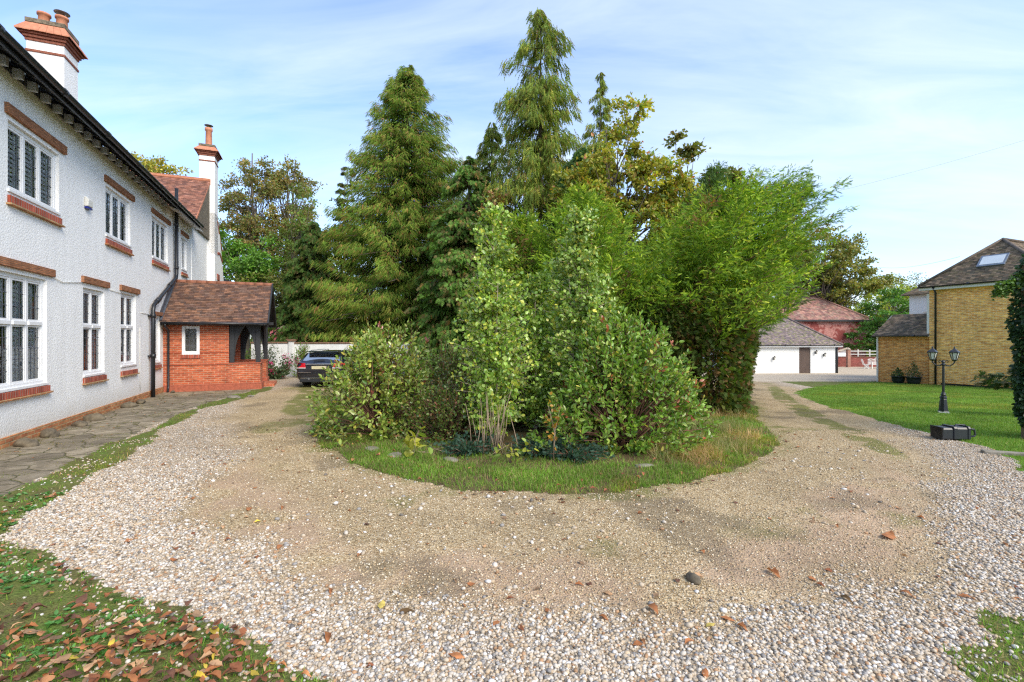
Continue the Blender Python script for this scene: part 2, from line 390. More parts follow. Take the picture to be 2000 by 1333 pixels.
def wall_holes(mb, x0, x1, z0, z1, holes, y=0.0, depth=.14, m=0, back=.3):
    """wall in the xz plane facing -y with rectangular holes (x0,x1,z0,z1) and their reveals, and a back face"""
    xs = sorted({x0, x1, *[h[0] for h in holes], *[h[1] for h in holes]}); zs = sorted({z0, z1, *[h[2] for h in holes], *[h[3] for h in holes]})
    xs = [x for x in xs if x0 <= x <= x1]; zs = [z for z in zs if z0 <= z <= z1]
    for a, b in zip(xs, xs[1:]):
        for c, d in zip(zs, zs[1:]):
            cx, cz = (a + b) / 2, (c + d) / 2
            if any(h[0] < cx < h[1] and h[2] < cz < h[3] for h in holes): continue
            mb.face([(a, y, c), (b, y, c), (b, y, d), (a, y, d)], m)
            mb.face([(a, y + back, d), (b, y + back, d), (b, y + back, c), (a, y + back, c)], m)
    for h in holes:
        a, b, c, d = h; e = y + back
        mb.face([(a, y, c), (a, y, d), (a, e, d), (a, e, c)], m); mb.face([(b, y, d), (b, y, c), (b, e, c), (b, e, d)], m)
        mb.face([(a, y, d), (b, y, d), (b, e, d), (a, e, d)], m); mb.face([(b, y, c), (a, y, c), (a, e, c), (b, e, c)], m)

def tiled(name, O, U, Vv, rows, ulen, parent, pal, gauge=.1, tw=.165, lim=None, seed=1, thick=.015, jit=.012):
    """plain tile covering. O: eave start, U: unit vec along the eave, Vv: unit vec up the slope; rows: slope length; lim(v)->(u0,u1) per course"""
    r = np.random.default_rng(seed); O = np.array(O, float); U = np.array(U, float); W = np.array(Vv, float); W /= np.linalg.norm(W); U /= np.linalg.norm(U)
    Nn = np.cross(U, W)
    if Nn[2] < 0: Nn = -Nn
    nr = max(1, int(round(rows / gauge))); V = []; T = []
    for i in range(nr):
        v = i * gauge; u0, u1 = (0, ulen) if lim is None else lim(v)
        if u1 - u0 < .03: continue
        st = u0 - (i % 2) * tw * .5 + r.uniform(-.02, .02)
        xs = np.arange(st, u1, tw)
        for x in xs:
            a, b = max(x + .003, u0), min(x + tw - .003, u1)
            if b - a < .02: continue
            j = r.uniform(-jit, jit); l = thick + r.uniform(0, .006); lj = r.uniform(-.004, .004)
            p0 = O + U * a + W * (v + j - .01); p1 = O + U * b + W * (v + j - .01 + lj)
            q0 = O + U * a + W * (v + gauge + .02); q1 = O + U * b + W * (v + gauge + .02)
            V += [p0 + Nn * l, p1 + Nn * l, q1 + Nn * .004, q0 + Nn * .004, p0, p1]
            c = np.array(pal[r.integers(len(pal))]) * r.uniform(.75, 1.25); T += [c] * 6
    V = np.array(V); n = len(V) // 6; b = np.arange(n)[:, None] * 6
    F4 = np.concatenate([b + np.array([[0, 1, 2, 3]]), b + np.array([[4, 5, 1, 0]]), b + np.array([[4, 0, 3, 3]])[:, :4]]) if False else np.concatenate([b + np.array([[0, 1, 2, 3]]), b + np.array([[4, 5, 1, 0]])])
    F3 = np.concatenate([b + np.array([[4, 0, 3]]), b + np.array([[1, 5, 2]])])
    return npmesh(name, V, [F4, F3], M['tile'], np.array(T), parent)

# ------------------------------------------------------------------ terrain
def zg(x, y):
    """ground height: level by the house and the drive, falling gently away to the right and the back"""
    x = np.asarray(x, float); y = np.asarray(y, float)
    return -.03 * np.clip(y - 9, 0, 31) * sstep(2.5, 8, x + .12 * np.clip(y - 14, 0, 60)) + 0.0
def zgf(x, y): return float(zg(x, y))
def smooth_poly(p, n=3):
    p = np.array(p, float)
    for _ in range(n):
        q = np.roll(p, -1, 0); p = np.stack([p * .75 + q * .25, p * .25 + q * .75], 1).reshape(-1, 2)
    return p
def sdist(x, y, P):
    """signed distance to a closed polygon, positive inside"""
    x = np.asarray(x, float); y = np.asarray(y, float); d = np.full(x.shape, 1e9); ins = np.zeros(x.shape, bool)
    for a, b in zip(P, np.roll(P, -1, 0)):
        ex, ey = b - a; wx = x - a[0]; wy = y - a[1]
        t = np.clip((wx * ex + wy * ey) / (ex * ex + ey * ey + 1e-12), 0, 1)
        d = np.minimum(d, (wx - ex * t) ** 2 + (wy - ey * t) ** 2)
        c = (a[1] > y) != (b[1] > y)
        ins ^= c & (x < (b[0] - a[0]) * (y - a[1]) / (b[1] - a[1] + 1e-12) + a[0])
    return np.where(ins, 1, -1) * np.sqrt(d)
FD = np.array([-.3794, .9253]); FN = np.array([.9253, .3794]); F0 = np.array([-8.63, 8.03])
def toff(x, y):
    return (x - F0[0]) * FD[0] + (y - F0[1]) * FD[1], (x - F0[0]) * FN[0] + (y - F0[1]) * FN[1]
P_ISL = smooth_poly([(-4.45, 10.6), (-3.75, 9.2), (-3.15, 8.1), (-2.2, 7.05), (-1.4, 6.25), (-.5, 5.85), (.6, 5.72), (1.5, 5.95), (2.5, 6.45), (3.5, 7.15), (4.5, 7.95), (5.1, 9.1), (5.6, 10.6), (6.4, 12.6), (8.0, 15.5), (9.0, 19), (7, 26), (0, 28), (-3, 24), (-5, 20), (-5.9, 16), (-5.3, 13)], 2)
P_PACK = smooth_poly([(-8.6, 15), (-5.9, 9.6), (-4.35, 7.2), (-4.0, 5.9), (-3.5, 4.75), (-2.55, 4.05), (-1.65, 3.55), (-.8, 3.18), (.3, 2.95), (1.25, 2.9), (2.1, 3.2), (3.0, 3.75), (4.1, 4.4), (5.3, 5.6), (6.4, 7.0), (7.5, 9.0), (9.2, 11.5), (12, 16), (13, 24), (17, 32), (17, 40), (9, 40), (4, 30), (-8, 24), (-9, 19)], 2)
P_LAWN = smooth_poly([(11.6, 20.2), (9.9, 15.6), (8.9, 11.9), (8.35, 9.35), (8.3, 8.3), (8.0, 7.55), (7.2, 6.75), (7.6, 6.3), (12, 5.2), (22, 8), (27, 14), (21.2, 24.3), (19.6, 26.2)], 2)
P_VERGE = smooth_poly([(-4.6, 4.3), (-4.0, 4.15), (-3.15, 3.7), (-2.35, 3.32), (-1.75, 2.95), (-1.25, 2.62), (-.2, 2.3), (.6, 1.2), (0, -3), (-8, -3), (-8, 2), (-5.6, 4.6)], 2)
P_VERGR = smooth_poly([(2.35, 2.3), (2.6, 2.78), (3.1, 3.02), (3.6, 3.2), (5.4, 3.4), (7, 0), (2.4, -2)], 2)
P_PATIO = np.array([(13.5, 26.2), (19.6, 26.4), (21.5, 27), (40, 45), (38, 48), (22, 48), (16, 37.5), (12, 35)], float)

def masks(x, y):
    """zone values on the ground, each a signed distance in metres plus a ragged edge"""
    n1 = (fbm(x * 1.1, y * 1.1, 3) - .5); n2 = (fbm(x * 4, y * 4, 9) - .5); rag = n1 * .9 + n2 * .5
    t, off = toff(x, y)
    isl = sdist(x, y, P_ISL) + rag * .35
    lawn = sdist(x, y, P_LAWN) + rag * .65
    verge = np.maximum(sdist(x, y, P_VERGE), sdist(x, y, P_VERGR)) + rag * .5
    w = np.interp(t, [-6, -1, 4.4, 7.4, 9.2, 9.5], [1.45, 1.6, 1.9, 2.45, 3.1, 3.2])
    path = np.minimum(np.minimum(w - off, off + .4), np.minimum(t + 7, 12.6 - t)) + rag * .35
    # grassy fringe between paving and gravel, a wider green patch before the porch
    fw = np.interp(t, [-6, -1.5, 1, 4, 5.2, 7, 8.6, 10, 14], [.6, .55, .42, .34, .5, .75, .5, .15, .1])
    fringe = np.minimum(off - w + .12, w + fw - off) + rag * .45
    fringe = np.minimum(fringe, 13 - t)
    return dict(isl=isl, lawn=lawn, verge=verge, path=path, fringe=fringe)
def grown(step_fine):
    xs = np.concatenate([np.linspace(-600, -60, 14), np.linspace(-56, -14, 30), np.arange(-13, 11, step_fine), np.linspace(11.1, 32, 150), np.linspace(34, 60, 14), np.linspace(80, 600, 12)])
    ys = np.concatenate([np.linspace(-300, -12, 12), np.linspace(-10, .4, 20), np.arange(.6, 15, step_fine), np.linspace(15.1, 30, 130), np.linspace(30.5, 60, 60), np.linspace(66, 800, 20)])
    return xs, ys
gx, gy = grown(.06)
X, Y = np.meshgrid(gx, gy)
near = sstep(22, 8, Y) * sstep(.2, .8, Y)
tt, oo = toff(X, Y)
pack = sdist(X, Y, P_PACK) + (fbm(X * .9, Y * .9, 21) - .5) * 1.1 + (fbm(X * 5, Y * 5, 22) - .5) * .35
peb = sstep(.55, -.45, pack)
Zg = zg(X, Y) + near * ((fbm(X * 1.6, Y * 1.6, 5) - .5) * .035 + (fbm(X * 9, Y * 9, 6) - .5) * .010)
mk = masks(X, Y)
Zg += near * (.02 * sstep(.0, .5, mk['isl']) + .015 * peb * (fbm(X * 2.5, Y * 2.5, 8)) )
Zg += sstep(0, 4, mk['isl']) * .0
# faces to zones
def cellv(a): return (a[:-1, :-1] + a[1:, 1:] + a[:-1, 1:] + a[1:, :-1]) / 4
c = {k: cellv(v) for k, v in mk.items()}; CELL = c
XC, YC = cellv(X), cellv(Y)
patio = sdist(XC, YC, P_PATIO)
farland = (YC > 46) | (XC < -40) | (XC > 44) | (YC < -8) | ((XC < -9) & (YC > 24.3)) | ((XC - YC * .2 > 9.5) & (YC < 27) & (c['lawn'] < 0) & (XC > 9.5))
zone = np.zeros(XC.shape, int)                      # 0 drive
zone[farland] = 5
zone[patio > 0] = 4
zone[c['path'] > 0] = 1
zone[c['lawn'] > 0] = 3
zone[(c['isl'] > 0)] = 2
zone[(c['verge'] > 0)] = 5
zone[(c['fringe'] > .05)] = 5
ny, nx = X.shape
idx = np.arange(nx * ny).reshape(ny, nx)
quads = np.stack([idx[:-1, :-1], idx[:-1, 1:], idx[1:, 1:], idx[1:, :-1]], -1)
VALL = np.stack([X, Y, Zg], -1).reshape(-1, 3)
# colour masks for the drive: r = pebble zone, g = moss, b = bare earth
moss_r = sstep(.5, .1, np.abs(X - np.interp(Y, [7.5, 9, 12, 16, 21, 27], [6.1, 6.6, 7.6, 9.2, 11.6, 14.4])) * np.where(Y > 12, 1., 1.3)) * sstep(7.0, 8.4, Y) * sstep(27, 17, Y)
moss_l = sstep(.8, .15, np.abs(oo - np.interp(tt, [-1, 3, 7, 14], [5.2, 4.6, 4.9, 5.2]))) * sstep(1.2, 3.2, tt) * sstep(17, 11, tt) * 1.0
mn = fbm(X * 2.2, Y * 2.2, 31, 5)
moss = np.clip((np.maximum(moss_r, moss_l) * .85 + sstep(.55, .75, fbm(X * .6, Y * .6, 33)) * .35 * (1 - peb) + sstep(.6, .0, -mk['isl']) * .3) * sstep(.28, .5, mn) * 1.7, 0, 1)
ring = np.exp(-((pack - .62 - (fbm(X * .7, Y * .7, 41) - .5) * .9) / .42) ** 2) * sstep(8.5, 5.5, Y) * 1.25
ring2 = np.exp(-(((X + 3.1) / .7) ** 2 + ((Y - 5.3) / .55) ** 2)) * 1.0
earth = np.clip((ring + ring2) * sstep(.28, .5, fbm(X * 1.4, Y * 1.4, 43)), 0, 1) * (1 - peb)
dark = sstep(.60, .70, fbm(X * 1.1 + 4, Y * 1.1, 47, 5)) * (1 - peb) * 1.0
def zone_mesh(name, z, mat, cols=None):
    q = quads[zone == z]; used = np.unique(q); rem = np.full(nx * ny, -1); rem[used] = np.arange(len(used))
    o = npmesh(name, VALL[used], rem[q], mat, None if cols is None else cols[used], smooth=True)
    prop(o, kind='structure'); return o

# drive material
def drivemat():
    m, nd, lk, p, o = newmat('drive_gravel')
    a = N(nd, 'ShaderNodeAttribute', attribute_name='tint'); s = nd.new('ShaderNodeSeparateColor'); lk.new(a.outputs['Color'], s.inputs[0])
    al = N(nd, 'ShaderNodeAttribute', attribute_name='dark')
    v = objvec(nd, lk)
    def vor(scale, rnd=1.0):
        t = N(nd, 'ShaderNodeTexVoronoi', i={'Scale': scale, 'Randomness': rnd}); lk.new(v.outputs[0], t.inputs[0]); return t
    v1 = vor(52); v2 = vor(105); v1b = vor(26)
    # stones: random colour per cell
    def stonecol(vo, pal):
        sc = nd.new('ShaderNodeSeparateColor'); lk.new(vo.outputs['Color'], sc.inputs[0]); r = ramp(nd, pal); r.color_ramp.interpolation = 'LINEAR'; lk.new(sc.outputs[0], r.inputs[0]); return r, sc
    palw = [(0, (.16, .13, .10)), (.2, (.33, .26, .18)), (.45, (.50, .42, .32)), (.7, (.38, .26, .15)), (1, (.62, .57, .49))]
    pald = [(0, (.10, .064, .03)), (.25, (.25, .166, .08)), (.5, (.41, .29, .148)), (.75, (.54, .41, .23)), (1, (.73, .63, .45))]
    rw, _ = stonecol(v1, palw); rd, sd = stonecol(v2, pald)
    rd1, sd1 = stonecol(v1, pald)
    mxd = N(nd, 'ShaderNodeMix', data_type='RGBA', i={0: .4}); lk.new(rd.outputs[0], mxd.inputs[6]); lk.new(rd1.outputs[0], mxd.inputs[7])
    # gaps
    g = N(nd, 'ShaderNodeMapRange', i={1: .35, 2: .62, 3: 1.0, 4: .55}); lk.new(v1.outputs['Distance'], g.inputs[0])
    n = N(nd, 'ShaderNodeTexNoise', i={'Scale': .9, 'Detail': 8.0, 'Roughness': .65}); lk.new(v.outputs[0], n.inputs[0])
    nm = N(nd, 'ShaderNodeMapRange', i={1: .3, 2: .7, 3: .78, 4: 1.2}); lk.new(n.outputs[0], nm.inputs[0])
    base = N(nd, 'ShaderNodeMix', data_type='RGBA'); lk.new(s.outputs[0], base.inputs[0]); lk.new(mxd.outputs[2], base.inputs[6]); lk.new(rw.outputs[0], base.inputs[7])
    # earth
    e = N(nd, 'ShaderNodeMix', data_type='RGBA', i={7: (.44, .30, .20, 1)})
    en = N(nd, 'ShaderNodeMath', operation='MULTIPLY', i={1: .68}); lk.new(s.outputs[2], en.inputs[0]); lk.new(en.outputs[0], e.inputs[0]); lk.new(base.outputs[2], e.inputs[6])
    # moss
    nmo = N(nd, 'ShaderNodeTexNoise', i={'Scale': 22.0, 'Detail': 6.0, 'Roughness': .7}); lk.new(v.outputs[0], nmo.inputs[0])
    th = N(nd, 'ShaderNodeMath', operation='MULTIPLY_ADD', i={1: .9, 2: -.35}); lk.new(s.outputs[1], th.inputs[0])
    ad = N(nd, 'ShaderNodeMath', operation='ADD'); lk.new(th.outputs[0], ad.inputs[0]); lk.new(nmo.outputs[0], ad.inputs[1])
    mmk = N(nd, 'ShaderNodeMapRange', i={1: .38, 2: .80, 3: 0, 4: .85}); lk.new(ad.outputs[0], mmk.inputs[0])
    mo = N(nd, 'ShaderNodeMix', data_type='RGBA', i={7: (.16, .16, .04, 1)}); lk.new(mmk.outputs[0], mo.inputs[0]); lk.new(e.outputs[2], mo.inputs[6])
    dk = N(nd, 'ShaderNodeMath', operation='MULTIPLY', i={1: .5}); lk.new(al.outputs['Fac'], dk.inputs[0])
    dm = N(nd, 'ShaderNodeMix', data_type='RGBA', i={7: (.13, .10, .065, 1)}); lk.new(dk.outputs[0], dm.inputs[0]); lk.new(mo.outputs[2], dm.inputs[6])
    sc1 = N(nd, 'ShaderNodeVectorMath', operation='SCALE'); lk.new(dm.outputs[2], sc1.inputs[0]); lk.new(nm.outputs[0], sc1.inputs['Scale'])
    lk.new(sc1.outputs[0], p.inputs['Base Color']); p.inputs['Roughness'].default_value = .9; p.inputs['Specular IOR Level'].default_value = .2
    h = N(nd, 'ShaderNodeMath', operation='MULTIPLY_ADD', i={1: -1.0}); lk.new(v1.outputs['Distance'], h.inputs[0])
    h2 = N(nd, 'ShaderNodeMath', operation='MULTIPLY', i={1: -.5}); lk.new(v2.outputs['Distance'], h2.inputs[0]); lk.new(h2.outputs[0], h.inputs[2])
    bump(nd, lk, p, h.outputs[0], .9, .012)
    return m
tint = np.stack([peb, moss, earth], -1).reshape(-1, 3)
drive = zone_mesh('driveway', 0, drivemat(), tint)
_q = quads[zone == 0]; _u = np.unique(_q)
_a = drive.data.attributes.new('dark', 'FLOAT', 'POINT'); _a.data.foreach_set('value', dark.reshape(-1)[_u].astype(np.float32))

def soilmat(name, a, b, c2, scale=3.0):
    m, nd, lk, p, o = newmat(name); v = objvec(nd, lk)
    n = N(nd, 'ShaderNodeTexNoise', i={'Scale': scale, 'Detail': 9.0, 'Roughness': .7}); lk.new(v.outputs[0], n.inputs[0])
    r = ramp(nd, [(.32, a), (.5, b), (.68, c2)]); lk.new(n.outputs[0], r.inputs[0])
    n2 = N(nd, 'ShaderNodeTexNoise', i={'Scale': 60.0, 'Detail': 4.0}); lk.new(v.outputs[0], n2.inputs[0])
    mr = N(nd, 'ShaderNodeMapRange', i={1: .3, 2: .7, 3: .6, 4: 1.4}); lk.new(n2.outputs[0], mr.inputs[0])
    s = N(nd, 'ShaderNodeVectorMath', operation='SCALE'); lk.new(r.outputs[0], s.inputs[0]); lk.new(mr.outputs[0], s.inputs['Scale']); lk.new(s.outputs[0], p.inputs['Base Color'])
    p.inputs['Roughness'].default_value = .95; p.inputs['Specular IOR Level'].default_value = .1
    bump(nd, lk, p, n2.outputs[0], .8, .02); return m
zone_mesh('garden_bed', 2, soilmat('bed_soil', (.07, .05, .03), (.14, .10, .05), (.11, .14, .035)))
zone_mesh('lawn', 3, soilmat('lawn_base', (.08, .16, .02), (.11, .22, .025), (.16, .25, .04), 1.2))
zone_mesh('ground', 5, soilmat('verge_soil', (.11, .08, .045), (.13, .14, .04), (.09, .16, .03), 2.2))
zone_mesh('patio', 4, soilmat('patio_gravel', (.42, .34, .24), (.48, .395, .29), (.53, .445, .33), 3.0))
def pavingmat():
    m, nd, lk, p, o = newmat('crazy_paving'); v = objvec(nd, lk)
    dn = N(nd, 'ShaderNodeTexNoise', i={'Scale': 2.0, 'Detail': 3.0}); lk.new(v.outputs[0], dn.inputs[0])
    dmx = N(nd, 'ShaderNodeVectorMath', operation='SCALE', i={'Scale': .25}); lk.new(dn.outputs['Color'], dmx.inputs[0])
    va = N(nd, 'ShaderNodeVectorMath', operation='ADD'); lk.new(v.outputs[0], va.inputs[0]); lk.new(dmx.outputs[0], va.inputs[1])
    e = N(nd, 'ShaderNodeTexVoronoi', i={'Scale': 2.3}); e.feature = 'DISTANCE_TO_EDGE'; lk.new(va.outputs[0], e.inputs[0])
    cv = N(nd, 'ShaderNodeTexVoronoi', i={'Scale': 2.3}); lk.new(va.outputs[0], cv.inputs[0])
    n = N(nd, 'ShaderNodeTexNoise', i={'Scale': 3.0, 'Detail': 10.0, 'Roughness': .75}); lk.new(v.outputs[0], n.inputs[0])
    r = ramp(nd, [(.3, (.10, .082, .052)), (.48, (.20, .165, .115)), (.62, (.29, .245, .175)), (.8, (.40, .35, .27))]); lk.new(n.outputs[0], r.inputs[0])
    sc = nd.new('ShaderNodeSeparateColor'); lk.new(cv.outputs['Color'], sc.inputs[0])
    mr = N(nd, 'ShaderNodeMapRange', i={3: .75, 4: 1.25}); lk.new(sc.outputs[0], mr.inputs[0])
    s = N(nd, 'ShaderNodeVectorMath', operation='SCALE'); lk.new(r.outputs[0], s.inputs[0]); lk.new(mr.outputs[0], s.inputs['Scale'])
    j = N(nd, 'ShaderNodeMath', operation='MULTIPLY_ADD', i={1: .03, 2: .0}); lk.new(n.outputs[0], j.inputs[0])
    k = N(nd, 'ShaderNodeMath', operation='LESS_THAN'); lk.new(e.outputs[0], k.inputs[0]); lk.new(j.outputs[0], k.inputs[1])
    mm = N(nd, 'ShaderNodeMix', data_type='RGBA', i={7: (.10, .095, .03, 1)}); lk.new(k.outputs[0], mm.inputs[0]); lk.new(s.outputs[0], mm.inputs[6]); lk.new(mm.outputs[2], p.inputs['Base Color'])
    p.inputs['Roughness'].default_value = .85; p.inputs['Specular IOR Level'].default_value = .3
    hh = N(nd, 'ShaderNodeMapRange', i={1: 0, 2: .05}); lk.new(e.outputs[0], hh.inputs[0])
    h3 = N(nd, 'ShaderNodeMath', operation='MULTIPLY_ADD', i={1: .6}); lk.new(n.outputs[0], h3.inputs[0]); lk.new(hh.outputs[0], h3.inputs[2])
    bump(nd, lk, p, h3.outputs[0], .8, .03); return m
zone_mesh('path', 1, pavingmat())

# ------------------------------------------------------------------ scattering
def nrm(a): return a / (np.linalg.norm(a, axis=-1, keepdims=True) + 1e-9)
def scat(T, pos, d, size, roll=None, flat=0.0, r=rng):
    """template T=(verts,[faces]) placed at pos, its y axis along d; flat: how far its z axis is pulled up"""
    TV, TF = T; n = len(pos); d = nrm(d)
    ref = r.normal(size=(n, 3)) * (1 - flat) + np.array([0, 0, 1.0]) * flat
    x = nrm(np.cross(d, ref)); z = np.cross(x, d)
    size = np.asarray(size, float)
    if size.ndim == 1: size = np.repeat(size[:, None], 3, 1)
    V = (TV[None, :, 0, None] * x[:, None] * size[:, None, 0:1] + TV[None, :, 1, None] * d[:, None] * size[:, None, 1:2] + TV[None, :, 2, None] * z[:, None] * size[:, None, 2:3]) + pos[:, None]
    k = len(TV); b = (np.arange(n) * k)[:, None, None]
    return V.reshape(-1, 3), [(f[None] + b).reshape(-1, f.shape[1]) for f in TF], k
class Cloud:
    def __init__(s): s.V = []; s.F = {3: [], 4: []}; s.T = []; s.n = 0
    def add(s, T, pos, d, size, tint, flat=0.0):
        if len(pos) == 0: return
        V, F, k = scat(T, pos, d, size, flat=flat)
        s.V.append(V); s.T.append(np.repeat(tint, k, 0))
        for f in F: s.F[f.shape[1]].append(f + s.n)
        s.n += len(V)
    def build(s, name, mat, parent=None, **k):
        F = [np.concatenate(f) for f in s.F.values() if f]
        return npmesh(name, np.concatenate(s.V), F, mat, np.concatenate(s.T), parent, **k)
A = lambda *a: np.array(a, float)
T_LEAF6 = (np.array([(0, 0, 0), (-.24, .3, .07), (-.2, .7, .05), (0, 1, -.04), (.2, .7, .05), (.24, .3, .07), (0, .5, 0)], float), [np.array([[0, 6, 2, 1], [6, 3, 2, 2]])[:1], np.array([[0, 5, 4, 6]]), np.array([[6, 4, 3], [6, 3, 2]])])
T_LEAF4 = (np.array([(0, 0, 0), (-.33, .5, .1), (0, 1, 0), (.33, .5, .1)], float), [np.array([[0, 2, 1], [0, 3, 2]])])
T_ROUND = (np.array([(0, 0, 0), (-.36, .28, .05), (-.3, .66, .03), (0, 1, -.05), (.3, .66, .03), (.36, .28, .05)], float), [np.array([[0, 3, 2, 1], [0, 5, 4, 3]])])
def spray(n=5, L=.42, w=.055, curve=.0, spread=.62):
    V = []; F = []
    def rh(a, b, w):
        a = np.array(a, float); b = np.array(b, float); m = a * .55 + b * .45; dd = b - a; q = np.array([-dd[1], dd[0], 0]); q = q / np.linalg.norm(q) * w
        k = len(V); V.extend([a, m + q, b, m - q]); F.append([k, k + 1, k + 2, k + 3])
    rh((0, 0, 0), (0, 1, 0), w * .8)
    for i in range(n):
        y = .12 + .72 * i / n; l = L * (1 - .55 * i / n)
        for s in (-1, 1): rh((0, y, 0), (s * l * spread, y + l * .85, .04), w)
    V = np.array(V); V[:, 2] -= curve * V[:, 1] ** 2
    return V, [np.array(F)]
T_SPRAY = spray(6); T_SPRAYLO = spray(3, .5, .085); T_DROOP = spray(3, .42, .07, .3); T_HANG = spray(3, .26, .038, .12, .3); T_PLUME = spray(5, .30, .030, -.1, .42)
def palpick(pal, n, var=.2, r=rng):
    """weighted palette: [(weight, (r,g,b)), ...]"""
    w = np.array([p[0] for p in pal], float); c = np.array([p[1] for p in pal], float)
    return c[r.choice(len(c), n, p=w / w.sum())] * r.uniform(1 - var, 1 + var, (n, 1))
def limb(mb, p0, p1, r0, r1, sag=0.0, n=5, sides=6, wob=.05):
    p0 = Vector(p0); p1 = Vector(p1); L = (p1 - p0).length; pts = []; rr = []
    for i in range(n):
        t = i / (n - 1); p = p0.lerp(p1, t) + Vector((0, 0, sag * L * 4 * t * (1 - t)))
        if 0 < i < n - 1: p += Vector((random.uniform(-1, 1), random.uniform(-1, 1), random.uniform(-.4, .4))) * wob * L
        pts.append(p); rr.append(r0 + (r1 - r0) * t)
    mb.tube(pts, rr, 0, sides); return pts

def conifer(name, x, y, H, prof, nb, sp, pal, label, cat='conifer tree', rise=.1, droop=.35, z0=0.0, base=.3, T=T_SPRAYLO, lean=(0, 0), dens=1.0, seed=1, mat='needle', bark='bark', trunk_r=.22, down=.3, flat=.3, group=None, tips=None, gap=.0, lat=.38, up=0.0, zn=.05, upt=0.0):
    """tree of drooping or rising boughs: prof(h01)->radius, nb boughs, sp spray size"""
    r = np.random.default_rng(seed); zb = zgf(x, y) + z0
    root = empty(name, (x, y, zb), label=label, cat=cat, group=group)
    cl = Cloud(); mb = MB()
    tr = [(lean[0] * t * t * H, lean[1] * t * t * H, t * H * .985) for t in np.linspace(0, 1, 9)]
    mb.tube(tr, [trunk_r * (1 - .93 * t) + .01 for t in np.linspace(0, 1, 9)], 0, 8)
    P, D, S, C = [], [], [], []
    for i in range(nb):
        h = base + (1 - base) * (1 - (r.random() ** .8)) if i > nb * .05 else r.uniform(.9, 1)
        Rr = prof(h) * r.uniform(.62, 1.12)
        if r.random() < gap: Rr *= r.uniform(.2, .6)
        if Rr < .05: Rr = .05
        az = r.uniform(0, 2 * math.pi); a = np.array([math.cos(az), math.sin(az), 0]); q = np.array([-a[1], a[0], 0])
        zt = h * H; p0 = np.array([lean[0] * h * h * H, lean[1] * h * h * H, zt])
        ri = rise + r.uniform(-.12, .12) + up * h; dr = droop * r.uniform(.6, 1.3)
        n = max(3, int(dens * (4 + 11 * Rr / max(sp, .05) * .5)))
        s = np.sqrt(r.uniform(.04, 1, n)); lt = r.uniform(-1, 1, n) * lat * Rr * (1 - s * .75)
        pos = p0 + a * (s * Rr)[:, None] + q * lt[:, None]
        pos[:, 2] += (ri * s - dr * s * s) * Rr + r.normal(0, zn, n) * min(1, Rr) * 1.2 + upt * Rr * np.clip(s - .7, 0, 1) ** 1.2
        tz = (ri - 2 * dr * s) * 1.0
        d = a * r.uniform(.5, 1, n)[:, None] + q * (np.sign(lt) * r.uniform(0, .9, n))[:, None]; d[:, 2] = tz - down * r.uniform(.3, 1.3, n)
        P.append(pos); D.append(d); S.append(sp * r.uniform(.65, 1.3, n)); C.append(palpick(pal, n, .22, r) * r.uniform(.82, 1.15))
        if tips is not None:
            k = s > .72; C[-1][k] = palpick(tips, k.sum(), .2, r)
        if Rr > .5 and i % 2 == 0:
            e = p0 + a * Rr * .9; e[2] += (ri * .9 - dr * .81) * Rr
            limb(mb, p0, e, .012 + .018 * Rr, .006, (ri * .45 - dr * .45 + dr * .4) * .2, 4, 4, .02)
    cl.add(T, np.concatenate(P), np.concatenate(D), np.concatenate(S), np.concatenate(C), flat)
    mb.build('trunk', M[bark], root)
    cl.build('crown', M[mat], root)
    return root

